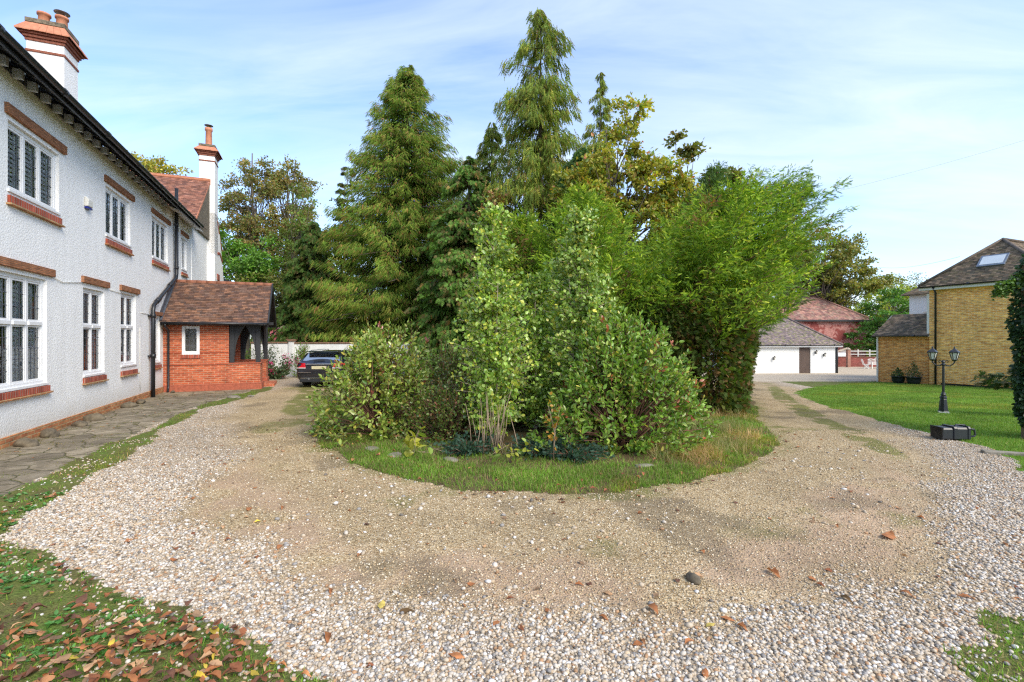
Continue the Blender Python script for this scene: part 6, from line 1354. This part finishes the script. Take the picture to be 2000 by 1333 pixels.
# distant woodland that reads as one mass
def woods(nm, pts, n, ls, pal, lab, seed):
    r = np.random.default_rng(seed); cl = Cloud(); i = r.integers(0, len(pts), n); p = np.array(pts, float)[i]; u = nrm(r.normal(size=(n, 3))); u[:, 2] = np.abs(u[:, 2]); kk = r.uniform(.6, 1.05, n)
    lump = .75 + .5 * vn(u[:, 0] * 3 + i, u[:, 1] * 3 + u[:, 2] * 4, seed)
    pos = p[:, :3] + u * (kk * lump)[:, None] * p[:, 3:]; cl.add(T_LEAF4, pos, r.normal(size=(n, 3)), ls * r.uniform(.6, 1.3, n), palpick(pal, n, .2, r) * r.uniform(.8, 1.2, (len(pts), 1))[i], .3)
    return cl.build(nm, M['leaf'], None, label=lab, kind='stuff')
woods('distant_woods', [(x, 78 + 6 * math.sin(x), -1, 5.5, 4, 6.5 + 2.2 * math.sin(x * .7)) for x in range(-60, 100, 6)], 26000, .55, [(3, (0.112, 0.163, 0.0438)), (2, (0.175, 0.188, 0.05)), (1, (0.25, 0.225, 0.0625))], 'far line of mixed trees closing the view behind the houses', 51)
woods('wall_undergrowth', [(x, 28.2 + .6 * math.sin(x * 2), 0, 1.4, 1.0, 1.6 + .5 * math.sin(x * 1.7)) for x in np.arange(-15.5, 6, 1.3)], 15000, .15, [(3, (0.0625, 0.125, 0.025)), (2, (0.1, 0.163, 0.0312)), (1, (0.15, 0.163, 0.0375))], 'dark undergrowth filling the space behind the garden wall', 52)
woods('hedge_undergrowth', [(x, 46 + .5 * math.sin(x * 2), -1, 2.4, 1.6, 3.4 + .7 * math.sin(x * 1.3)) for x in np.arange(6, 28, 2.2)], 12000, .22, [(3, (0.075, 0.138, 0.0312)), (2, (0.125, 0.188, 0.0375))], 'dark hedge mass behind the white garage', 53)

# ------------------------------------------------------------------ shrubs and young birches in the bed
LAU = [(3, (0.242, 0.389, 0.055)), (3, (0.176, 0.313, 0.0418)), (1.5, (0.11, 0.216, 0.0308)), (1.5, (0.352, 0.454, 0.099)), (.5, (0.506, 0.454, 0.088))]
LAUL = [(3, (0.319, 0.41, 0.077)), (2, (0.209, 0.324, 0.0495)), (2, (0.418, 0.475, 0.154)), (1, (0.121, 0.238, 0.033)), (.7, (0.528, 0.454, 0.088))]
shrub('laurel_shrub', -2.55, 9.3, 2.15, 1.22, 1.1, 640, .12, LAUL, 'rounded pale green laurel shrub at the left end of the bed', seed=1, tipc=(.05, (.38, .12, .08)), bulge=.45)
shrub('laurel_shrub', 1.88, 8.25, 2.3, 1.38, 1.05, 980, .125, LAU, 'large glossy laurel shrub in front at the right of the bed', seed=2, tipc=(.045, (.42, .13, .06)), topshape=.9, bulge=.4)
shrub('small_leaved_shrub', -1.15, 8.8, 1.15, .85, .7, 420, .065, [(3, (.13, .21, .04)), (2, (.20, .26, .06)), (1, (.08, .15, .03)), (.5, (.3, .16, .06))], 'low small-leaved shrub between the left laurel and the birch', seed=3, per=10, leaf=T_ROUND, tipc=(.05, (.30, .12, .06)), bulge=.5)
shrub('small_leaved_shrub', -1.35, 10.4, 1.9, 1.2, .9, 420, .075, [(3, (.13, .20, .04)), (2, (.19, .25, .06)), (1, (.08, .14, .03))], 'taller small-leaved shrub behind the left laurel', seed=9, per=10, leaf=T_ROUND, bulge=.5)
shrub('dark_shrub', .25, 10.2, 2.3, 1.2, .9, 420, .08, [(3, (.06, .13, .025)), (2, (.09, .17, .03))], 'dark leafy shrub in the middle of the bed behind the birches', seed=10, per=10, leaf=T_ROUND, bulge=.5)
BIR = [(3, (0.282, 0.43, 0.0648)), (2, (0.391, 0.512, 0.119)), (2, (0.185, 0.325, 0.0486)), (1.2, (0.543, 0.559, 0.0864))]
birch('young_birch', -.33, 8.5, 4.2, 470, .076, BIR, 'young birch with a pale slim stem left of centre in the bed', seed=3, Rm=.9, stems=5, per=24)
birch('young_birch', 1.3, 9.0, 4.3, 470, .080, [(3, (0.276, 0.414, 0.077)), (2, (0.408, 0.506, 0.143)), (1.5, (0.18, 0.31, 0.0495)), (.6, (0.552, 0.517, 0.088))], 'young birch rising out of the right-hand laurel', seed=4, Rm=.85, stems=5, per=24)
birch('young_birch', .45, 9.5, 3.1, 280, .074, BIR, 'smaller young birch between the two taller ones', seed=7, Rm=.8, stems=3, per=22)
# low blue-green juniper
def juniper(x, y, lab, seed, n=46):
    r = np.random.default_rng(seed); root = empty('blue_juniper', (x, y, 0), label=lab, cat='juniper', group='low juniper mats'); cl = Cloud(); mb = MB(); P, D = [], []
    for k in range(n):
        a = r.uniform(0, 6.28); L = r.uniform(.35, .75); e = A(math.cos(a) * L * .8, math.sin(a) * L * .6, r.uniform(.05, .22)); mb.tube([(0, 0, 0), tuple(e * .5 + A(0, 0, .06)), tuple(e)], [.01, .006, .002], 0, 4)
        s = r.uniform(.1, 1, 26); P.append(e * s[:, None] + r.normal(0, .04, (26, 3)) + A(0, 0, .03)); D.append(nrm(e) + r.normal(0, .45, (26, 3)))
    P = np.concatenate(P); P[:, 2] = np.maximum(P[:, 2], .03); cl.add(T_SPRAYLO, P, np.concatenate(D), r.uniform(.05, .09, len(P)), palpick([(3, (.055, .115, .075)), (2, (.08, .145, .10)), (1, (.04, .08, .05))], len(P), .2, r), .5); mb.build('stems', M['barkr'], root); cl.build('foliage', M['needle'], root)
juniper(-.72, 7.75, 'low blue-green juniper mat left of the birch stems', 3); juniper(.45, 7.65, 'low blue-green juniper mat between birch and right laurel', 4); juniper(.95, 7.35, 'low blue-green juniper mat touching the right laurel', 5)
# bare twigs standing by the birch
r = np.random.default_rng(9); mb = MB()
for k in range(26):
    x = r.normal(-.15, .25); a = float(np.clip(r.normal(0, .15), -.25, .25)); L = r.uniform(.4, 1.15); y = r.normal(0, .1)
    mb.tube([(x, y, 0), (x + a * L * .5 + r.normal(0, .03), y, L * .55), (x + a * L, y + r.normal(0, .08), L)], [.009, .006, .002], 0, 4)
for k in range(16):
    x = r.uniform(-1.6, 1.4); mb.tube([(x, r.normal(-.1, .15), .03), (x + r.uniform(-.5, .5), r.normal(-.2, .15), .06 + r.uniform(0, .12))], [.007, .003], 0, 4)
tw_ = mb.build('bare_twigs', M['twig'], None, label='bundle of bare brown twigs at the foot of the birches', cat='twigs'); tw_.location = (-.1, 7.75, 0)
# little maple seedlings, yellow sapling
for i, (x, y, H, pal, lab, ls, n) in enumerate([(-1.55, 7.45, .42, [(2, (.42, .42, .05)), (1, (.22, .32, .05))], 'maple seedling with big yellow-green leaves under the left laurel', .17, 16), (-.02, 7.15, .30, [(2, (.40, .42, .05)), (1, (.2, .3, .05))], 'tiny yellow-leaved seedling in front of the birch stems', .09, 30), (.62, 7.2, .85, [(2, (.48, .26, .04)), (1, (.35, .18, .05))], 'slim orange-leaved sapling between the birch and right laurel', .07, 46)]):
    rt = empty('seedling', (x, y, .02), label=lab, cat='seedling'); mb = MB()
    for k in range(3): mb.tube([(0, 0, 0), (rng.normal(0, .05), rng.normal(0, .04), H * .5), (rng.normal(0, .09), rng.normal(0, .05), H)], [.006, .004, .002], 0, 4)
    mb.build('stems', M['twig'], rt); cl = Cloud(); w = .18 if i < 2 else .07; cl.add(T_ROUND, rng.normal(size=(n, 3)) * A(w, w * .6, H * .22) + A(0, 0, H * .65), rng.normal(size=(n, 3)) + A(0, -.3, -.1), ls * rng.uniform(.7, 1.2, n), palpick(pal, n), .6); cl.build('foliage', M['leaf'], rt)
# flowering shrubs and climber by the garden wall
rt = empty('pink_flowering_shrub', (-11.0, 21.9, 0), label='sprawling shrub with magenta flowers beside the porch steps', cat='flowering shrub'); cl = Cloud(); mb = MB(); r = np.random.default_rng(21); P, D, E = [], [], []
for k in range(70):
    a = r.uniform(0, 6.28); L = r.uniform(.5, 1.35); e = A(math.cos(a) * L * .8, math.sin(a) * L * .5, L * r.uniform(.25, .95)); mb.tube([(0, 0, 0), tuple(e * .55 + A(0, 0, .12)), tuple(e)], [.01, .006, .003], 0, 4); s = r.uniform(.2, 1, 26); P.append(e * s[:, None] + r.normal(0, .05, (26, 3))); D.append(nrm(e) + r.normal(0, .6, (26, 3))); E.append(e)
P = np.concatenate(P); P[:, 2] = np.maximum(P[:, 2], .03); cl.add(T_LEAF4, P, np.concatenate(D), r.uniform(.08, .16, len(P)), palpick([(3, (.10, .16, .08)), (2, (.16, .22, .12)), (1, (.06, .11, .04))], len(P), .2, r), .1); mb.build('stems', M['barkr'], rt); cl.build('foliage', M['leaf'], rt)
cl = Cloud(); E = np.array(E)[:26]; Q = np.repeat(E, 26, 0) + r.normal(0, .055, (26 * 26, 3)); cl.add(T_LEAF4, Q, r.normal(size=Q.shape), r.uniform(.04, .08, len(Q)), palpick([(2, (.62, .03, .22)), (1, (.48, .02, .10)), (1, (.7, .08, .35))], len(Q)), 0); cl.build('flowers', M['leaf'], rt)
rt = empty('wall_climber', (-12.1, 22.85, 0), label='grey-green climber on the short garden wall beside the porch', cat='climber'); cl = Cloud(); mb = MB(); P = []
for k in range(16):
    x = r.uniform(-.5, 1.0); e = A(x, r.normal(-.06, .05), r.uniform(.7, 1.65)); mb.tube([(x * .4, 0, 0), tuple(e * .5), tuple(e)], [.012, .008, .003], 0, 4); s = r.uniform(.35, 1, 40); P.append(e * s[:, None] + r.normal(0, .09, (40, 3)) * A(1, .5, 1))
P = np.concatenate(P); cl.add(T_LEAF4, P, r.normal(size=P.shape), r.uniform(.06, .11, len(P)), palpick([(2, (.12, .17, .10)), (2, (.07, .12, .06))], len(P)), 0); mb.build('stems', M['bark'], rt); cl.build('foliage', M['leaf'], rt)
shrub('round_bush', -9.95, 22.7, 1.75, .55, .5, 190, .10, [(3, (.15, .28, .03)), (2, (.22, .36, .05))], 'bright green upright bush between the garden wall and the car', seed=31, per=9)
shrub('porch_plant', -11.9, 20.6, 1.7, .6, .5, 150, .10, [(3, (.12, .22, .04)), (2, (.22, .30, .08))], 'leafy plant glimpsed through the open side of the porch', seed=32, per=9)
shrub('tub_shrub', 27.8, 42.2, 1.1, .6, .5, 120, .12, [(2, (.05, .14, .07)), (2, (.09, .2, .06))], 'small green shrub by the right corner of the white garage', seed=33, per=8, z0=0)

# ------------------------------------------------------------------ pebbles, grass, fallen leaves
def ico():
    import bmesh
    bm = bmesh.new(); bmesh.ops.create_icosphere(bm, subdivisions=1, radius=1); v = np.array([x.co[:] for x in bm.verts]); f = np.array([[q.index for q in p.verts] for p in bm.faces]); bm.free(); return v, [f]
T_ICO = ico(); T_OCT = (A((1, 0, 0), (-1, 0, 0), (0, 1, 0), (0, -1, 0), (0, 0, 1), (0, 0, -.6)), [np.array([[0, 2, 4], [2, 1, 4], [1, 3, 4], [3, 0, 4], [2, 0, 5], [1, 2, 5], [3, 1, 5], [0, 3, 5]])])
def zsurf(x, y):
    """surface height sampled on the ground grid"""
    i = np.clip(np.searchsorted(gx, x) - 1, 0, len(gx) - 2); j = np.clip(np.searchsorted(gy, y) - 1, 0, len(gy) - 2)
    u = (x - gx[i]) / (gx[i + 1] - gx[i]); v = (y - gy[j]) / (gy[j + 1] - gy[j])
    return Zg[j, i] * (1 - u) * (1 - v) + Zg[j, i + 1] * u * (1 - v) + Zg[j + 1, i] * (1 - u) * v + Zg[j + 1, i + 1] * u * v
def zoneat(x, y):
    i = np.clip(np.searchsorted(gx, x) - 1, 0, len(gx) - 2); j = np.clip(np.searchsorted(gy, y) - 1, 0, len(gy) - 2); return zone[j, i]
def pebat(x, y):
    i = np.clip(np.searchsorted(gx, x) - 1, 0, len(gx) - 2); j = np.clip(np.searchsorted(gy, y) - 1, 0, len(gy) - 2); return peb[j, i]
def edgeat(x, y, nm):
    i = np.clip(np.searchsorted(gx, x) - 1, 0, len(gx) - 2); j = np.clip(np.searchsorted(gy, y) - 1, 0, len(gy) - 2); return CELL[nm][j, i]
def sample(n, x0, x1, y0, y1, r, power=1.0):
    """points in view, denser close by"""
    y = y0 + (y1 - y0) * r.random(n) ** power; x = r.uniform(-1, 1, n) * (y * 1.14 + .3); k = (x > x0) & (x < x1); return x[k], y[k]
PEBC = [(6, (.54, .475, .395)), (5, (.44, .36, .265)), (3.2, (.47, .36, .24)), (1.8, (.28, .26, .24)), (1.3, (.37, .22, .12)), (.6, (.16, .14, .12)), (2.0, (.62, .59, .55))]
PEBD = [(3, (.54, .42, .26)), (3, (.40, .30, .175)), (2, (.66, .58, .44)), (1.2, (.23, .185, .14)), (1, (.44, .29, .16))]
def pebbles(nm, n, y0, y1, size, T, cond, pal, lab, seed, flat=.55, power=1.0, sink=.2):
    r = np.random.default_rng(seed); x, y = sample(n, -14, 26, y0, y1, r, power); k = cond(x, y, r); x, y = x[k], y[k]; n = len(x)
    s = size[0] + (size[1] - size[0]) * r.random(n) ** 1.8; asp = np.stack([s * r.uniform(.75, 1.3, n), s * r.uniform(.7, 1.0, n), s * r.uniform(.4, .75, n)], -1)
    pos = np.stack([x, y, zsurf(x, y) + asp[:, 2] * r.uniform(sink, .75, n)], -1); a = r.uniform(0, 6.28, n); d = np.stack([np.cos(a), np.sin(a), r.normal(0, .22, n)], -1)
    cl = Cloud(); TT = (T[0][:, [1, 0, 2]], T[1]); cl.add(TT, pos, d, asp[:, [1, 0, 2]], palpick(pal, n, .16, r), .85); return cl.build(nm, M['pebble'], None, smooth=True, label=lab, kind='stuff')
pebbles('gravel', 200000, 1.9, 8.5, (.007, .019), T_ICO, lambda x, y, r: (r.random(len(x)) < sstep(8.5, 5.0, y)) & (pebat(x, y) > r.uniform(.15, .9, len(x))) & (zoneat(x, y) == 0), PEBC, 'loose white and tan pebbles along the outer edge of the drive', 61, power=1.0)
pebbles('gravel', 130000, 4.5, 14, (.008, .019), T_OCT, lambda x, y, r: (pebat(x, y) > r.uniform(.15, .9, len(x))) & (zoneat(x, y) == 0), PEBC, 'loose pebbles farther along both sides of the drive', 62, power=.9)
pebbles('gravel', 150000, 2.4, 10.0, (.005, .014), T_OCT, lambda x, y, r: (pebat(x, y) < r.uniform(.2, .8, len(x))) & (zoneat(x, y) == 0) & (r.random(len(x)) < .15 + fbm(x * 2, y * 2, 77)), PEBD, 'small stones bedded in the packed tan drive', 63, power=1.2, sink=-.1)
pebbles('gravel', 2600, 2.4, 9.0, (.012, .032), T_ICO, lambda x, y, r: (pebat(x, y) < .5) & (zoneat(x, y) == 0) & (vn(x * 1.5, y * 1.5, 4) > .45), PEBC, 'larger stray pebbles on the packed drive', 64, power=1.0, sink=.0)
pebbles('gravel', 26000, 1.9, 9.0, (.008, .020), T_ICO, lambda x, y, r: (zoneat(x, y) == 5) & (x < 5.5) & (r.random(len(x)) < .7 * (np.maximum(np.abs(edgeat(x, y, 'verge')) < .22, np.abs(edgeat(x, y, 'fringe')) < .03)) + .9 * sstep(.5, .62, fbm(x * 2.2, y * 2.2, 79)) + .12), PEBC, 'pebbles strayed into the weedy verges', 65)

T_BLADE = (A((-.5, 0, 0), (.5, 0, 0), (.32, .55, .10), (-.32, .55, .10), (0, 1, .32)), [np.array([[0, 1, 2, 3]]), np.array([[3, 2, 4]])])
T_BLADE1 = (A((-.5, 0, 0), (.5, 0, 0), (0, 1, .15)), [np.array([[0, 1, 2]])])
def grass(nm, x, y, hgt, wid, T, pal, lab, r, lean=.5, z=None):
    n = len(x); h = r.uniform(hgt[0], hgt[1], n); cl = Cloud(); a = r.uniform(0, 6.28, n); l = np.abs(r.normal(0, lean, n)); d = np.stack([np.cos(a) * l, np.sin(a) * l, np.ones(n)], -1)
    pos = np.stack([x, y, zsurf(x, y) - .004], -1); cl.add(T, pos, d, np.stack([np.full(n, wid) * r.uniform(.7, 1.3, n), h, h], -1), palpick(pal, n, .22, r) * (.72 + .56 * fbm(x * 1.1, y * 1.1, 55))[:, None] * (1 + np.array([.9, .15, .2]) * sstep(.55, .7, fbm(x * .7, y * .7, 57))[:, None] * .6), 0); return cl.build(nm, M['blade'], None, label=lab, kind='stuff')
GR = [(4, (.16, .285, .035)), (3, (.21, .33, .045)), (2, (.11, .22, .03)), (1.2, (.30, .32, .09)), (.4, (.34, .30, .10))]
GI = [(4, (.15, .30, .028)), (3, (.21, .35, .04)), (2, (.10, .21, .022)), (1.6, (.36, .31, .13)), (.6, (.3, .2, .09))]
r = np.random.default_rng(71)
x = np.concatenate([r.uniform(6, 24, 420000)]); y = 6 + 20 * r.random(len(x)) ** 1.2; k = (zoneat(x, y) == 3) & (np.abs(x) < y * 1.16 + .5); x, y = x[k], y[k]
grass('grass', x, y, (.03, .065), .009, T_BLADE1, GR, 'short bright green lawn grass', r, .6)
x = r.uniform(-5, 8, 420000); y = 5.2 + 9 * r.random(len(x)) ** 1.3; sd = sdist(x, y, P_ISL); k = (zoneat(x, y) == 2) & (sd < 2.2) & (r.random(len(x)) < .25 + 1.1 * sstep(.32, .6, fbm(x * 1.8, y * 1.8, 5))) & ((sd < 1.0) | (x > 2.6) | (r.random(len(x)) < .35)); x, y, sd = x[k], y[k], sd[k]
grass('grass', x, y, (.03, .10), .0065, T_BLADE, GI, 'uneven grass collar around the shrub bed', r, .8)
x = r.uniform(2.2, 5.6, 17000); y = r.uniform(6.8, 11.5, 17000); k = (zoneat(x, y) == 2) & (vn(x * 2, y * 2, 8) > .42) & (sdist(x, y, P_ISL) > .3); grass('grass', x[k], y[k], (.12, .32), .005, T_BLADE, [(3, (.42, .36, .17)), (2, (.30, .30, .10)), (1, (.16, .24, .04))], 'tall dry straw-coloured grass right of the laurel', r, .9)
x = r.uniform(-14, 4, 330000); y = 1.7 + 15 * r.random(len(x)) ** 1.5; k = (zoneat(x, y) == 5) & (np.abs(x) < y * 1.14 + .3) & (x < 6) & (toff(x, y)[1] > -.5) & (r.random(len(x)) < .12 + 1.0 * sstep(.40, .62, fbm(x * 1.9, y * 1.9, 15))); x, y = x[k], y[k]
grass('grass', x, y, (.015, .06), .007, T_BLADE, GI, 'patchy short grass along the left verge and paving', r, .9)
x = r.uniform(2, 6.5, 26000); y = r.uniform(1.6, 4.2, len(x)); k = (zoneat(x, y) == 5) & (r.random(len(x)) < .12 + 1.0 * sstep(.38, .6, fbm(x * 2, y * 2, 16))); grass('grass', x[k], y[k], (.015, .05), .006, T_BLADE, GI, 'patchy short grass in the near right corner', r, .9)
x = r.uniform(7, 13, 60000); y = r.uniform(5, 11, len(x)); k = (zoneat(x, y) == 5); grass('grass', x[k], y[k], (.03, .12), .008, T_BLADE, GI, 'rough grass below the ivy and the kerb edging', r, .8)
x = r.uniform(-9, 16, 420000); y = 3 + 18 * r.random(len(x)); i_ = np.clip(np.searchsorted(gx, x) - 1, 0, len(gx) - 2); j_ = np.clip(np.searchsorted(gy, y) - 1, 0, len(gy) - 2); k = (zoneat(x, y) == 0) & (r.random(len(x)) < np.clip(moss[j_, i_] - .25, 0, 1) * .9 * sstep(.45, .62, fbm(x * 5, y * 5, 88))); grass('grass', x[k], y[k], (.012, .035), .009, T_BLADE1, [(3, (.14, .18, .03)), (2, (.22, .22, .06))], 'thin mossy grass tufts along the middle of the drive', r, .9)
x = r.uniform(-12.5, -4, 60000); y = r.uniform(2.5, 16.5, len(x)); k = (zoneat(x, y) == 1) & (fbm(x * 3.2, y * 3.2, 91) > .60); grass('grass', x[k], y[k], (.01, .035), .008, T_BLADE1, [(3, (.13, .17, .03)), (2, (.2, .2, .06))], 'moss and weeds in the joints of the crazy paving', r, .9)
# broad-leaved weeds in the verge
x = r.uniform(-7, .5, 4200); y = 1.8 + 4 * r.random(len(x)); k = (zoneat(x, y) == 5) & (vn(x * 3, y * 3, 12) > .45); x, y = x[k], y[k]; n = len(x); c = np.repeat(np.arange(n), 6); a = r.uniform(0, 6.28, len(c)); cl = Cloud()
cl.add(T_LEAF6, np.stack([x[c], y[c], zsurf(x, y)[c] + .008], -1), np.stack([np.cos(a), np.sin(a), r.uniform(.1, .7, len(c))], -1), r.uniform(.02, .05, len(c)), palpick([(3, (.09, .24, .05)), (2, (.13, .30, .08))], len(c)), .7); cl.build('weed_leaves', M['leaf'], None, label='low broad-leaved weeds among the grass of the left verge', kind='stuff')

def deadleaf(seed, nu=5, nv=9):
    """curled chestnut leaflet"""
    r = np.random.default_rng(seed); V = []; cv, cu = r.uniform(-.4, .8), r.uniform(-.5, 1.1); tw = r.uniform(-1.2, 1.2)
    for j in range(nv):
        t = j / (nv - 1); w = math.sin(math.pi * t ** 1.3) ** .8 * .24 * (1 + .16 * math.sin(j * 2.7 + seed)) + .004
        for i in range(nu):
            u = (i / (nu - 1) - .5) * 2; x = u * w; z = cu * x * x * 3.2 + cv * .22 * math.sin(math.pi * t) + tw * x * (t - .5) + .02 * math.sin(7 * t + u * 3 + seed); V.append((x * (1 - .25 * abs(cu)), t, z + .02))
    F = [[j * nu + i, j * nu + i + 1, (j + 1) * nu + i + 1, (j + 1) * nu + i] for j in range(nv - 1) for i in range(nu - 1)]
    V = np.array(V); V[:, 2] -= V[:, 2].min() ; V[:, 1] -= .5; return V, [np.array(F)]
DL = [deadleaf(k) for k in range(8)]
DC = [(3, (.33, .125, .045)), (3, (.22, .08, .035)), (2, (.42, .19, .08)), (2.5, (.14, .065, .04)), (1.5, (.46, .27, .14)), (2, (.26, .16, .09)), (.3, (.5, .36, .05))]
def leaves(nm, x, y, s, pal, lab, r, lift=.0, tilt=.35):
    n = len(x); w = r.integers(0, 8, n); cl = Cloud(); z = zsurf(x, y)
    for k in range(8):
        q = w == k; m_ = int(q.sum())
        if m_: a = r.uniform(0, 6.28, m_); cl.add(DL[k], np.stack([x[q], y[q], z[q] + .006 + r.uniform(0, lift, m_)], -1), np.stack([np.cos(a), np.sin(a), r.normal(0, tilt * .5, m_)], -1), r.uniform(s[0], s[1], m_)[:, None] * np.stack([r.uniform(.6, 1.7, m_), np.ones(m_), r.uniform(.6, 1.6, m_)], -1), palpick(pal, m_, .25, r), .9)
    return cl.build(nm, M['dead'], None, smooth=True, label=lab, kind='stuff')
x = r.uniform(-5.5, .6, 12000); y = 1.9 + 3.9 * r.random(len(x)); dn = fbm(x * 1.2, y * 1.2, 19); heap = np.exp(-(((x + 2.35) / .95) ** 2 + ((y - 2.75) / .42) ** 2)); k = (zoneat(x, y) == 5) & (r.random(len(x)) < .08 + .3 * sstep(.45, .62, dn) + .8 * heap); leaves('fallen_leaves', x[k], y[k], (.03, .10), DC, 'drift of brown curled chestnut leaves on the near left verge', r, .05, .5)
x = r.uniform(-6, 7, 2600); y = 2.2 + 9 * r.random(len(x)) ** 1.3; k = (np.abs(x) < y * 1.1 + .2) & ((zoneat(x, y) == 0) | (zoneat(x, y) == 5)) & (r.random(len(x)) < .14 + .75 * (np.abs(sdist(x, y, P_ISL) + .12) < .18) + .12 * (x < -2.5)); leaves('fallen_leaves', x[k], y[k], (.03, .075), DC, 'small dead leaves littered over the drive and round the bed', r)
x = r.uniform(-5, 6, 1500); y = 5.3 + 5 * r.random(len(x)); k = (zoneat(x, y) == 2) & (sdist(x, y, P_ISL) < .9) & (r.random(len(x)) < .3); leaves('fallen_leaves', x[k], y[k], (.04, .09), [(2, (.30, .10, .05)), (1, (.4, .2, .08)), (1, (.2, .05, .04))], 'dead leaves caught in the grass around the bed', r, .05)
x = r.uniform(-13, -5, 900); y = 3 + 13 * r.random(len(x)); k = (zoneat(x, y) == 1) & (fbm(x * 1.5, y * 1.5, 3) > .5); leaves('fallen_leaves', x[k], y[k], (.03, .07), DC, 'scattered dead leaves on the crazy paving', r)
# the larger single leaves lying on the drive
BIGL = [(-.33, 2.82, .11, 1.2, 0), (-1.15, 2.98, .12, .3, 0), (-.72, 3.28, .11, 1.5, 3), (-.92, 3.35, .11, .1, 4), (.98, 3.3, .13, .2, 0), (.62, 3.22, .08, .8, 0), (1.45, 3.2, .09, 1.0, 0), (1.5, 3.1, .09, .4, 0), (1.3, 3.12, .08, 2.0, 4), (2.1, 3.82, .15, .2, 0), (2.35, 3.72, .08, .2, 0), (3.6, 4.55, .22, 2.3, 0), (2.9, 3.5, .09, .2, 0), (2.4, 3.42, .10, .3, 3),
        (-2.9, 5.25, .12, .4, 0), (-2.55, 5.3, .10, .1, 0), (-2.1, 4.3, .10, .2, 0), (-1.35, 3.55, .09, .3, 0), (.25, 3.3, .07, .5, 0), (-3.55, 4.4, .10, .8, 0), (3.3, 3.45, .09, .9, 0), (1.1, 2.95, .08, 2, 0), (-.1, 3.15, .08, 2.5, 0), (4.3, 5.0, .09, .4, 0)]
CL = {0: (.40, .16, .06), 3: (.14, .08, .03), 4: (.52, .40, .10)}
for i, (x, y, s, a, cc) in enumerate(BIGL):
    V, F = DL[i % 8]; V = V * s; c, sn = math.cos(a), math.sin(a); W = np.stack([V[:, 0] * c - V[:, 1] * sn, V[:, 0] * sn + V[:, 1] * c, V[:, 2]], -1)
    lab = {0: 'single curled rust-brown dead leaf lying on the gravel drive', 3: 'dark olive-brown shrivelled dead leaf on the gravel drive', 4: 'yellow fallen leaf on the near gravel drive'}[cc]
    o = npmesh('dead_leaf', W, F, M['dead'], np.tile(np.array(CL[cc]) * rng.uniform(.8, 1.2), (len(W), 1)), None, smooth=True, label=lab, cat='leaf', group='single leaves on the drive' if cc == 0 else ('dark leaves on the drive' if cc == 3 else 'yellow leaves on the drive')); o.location = (x, y, float(zsurf(np.array([x]), np.array([y]))[0]) + .008)
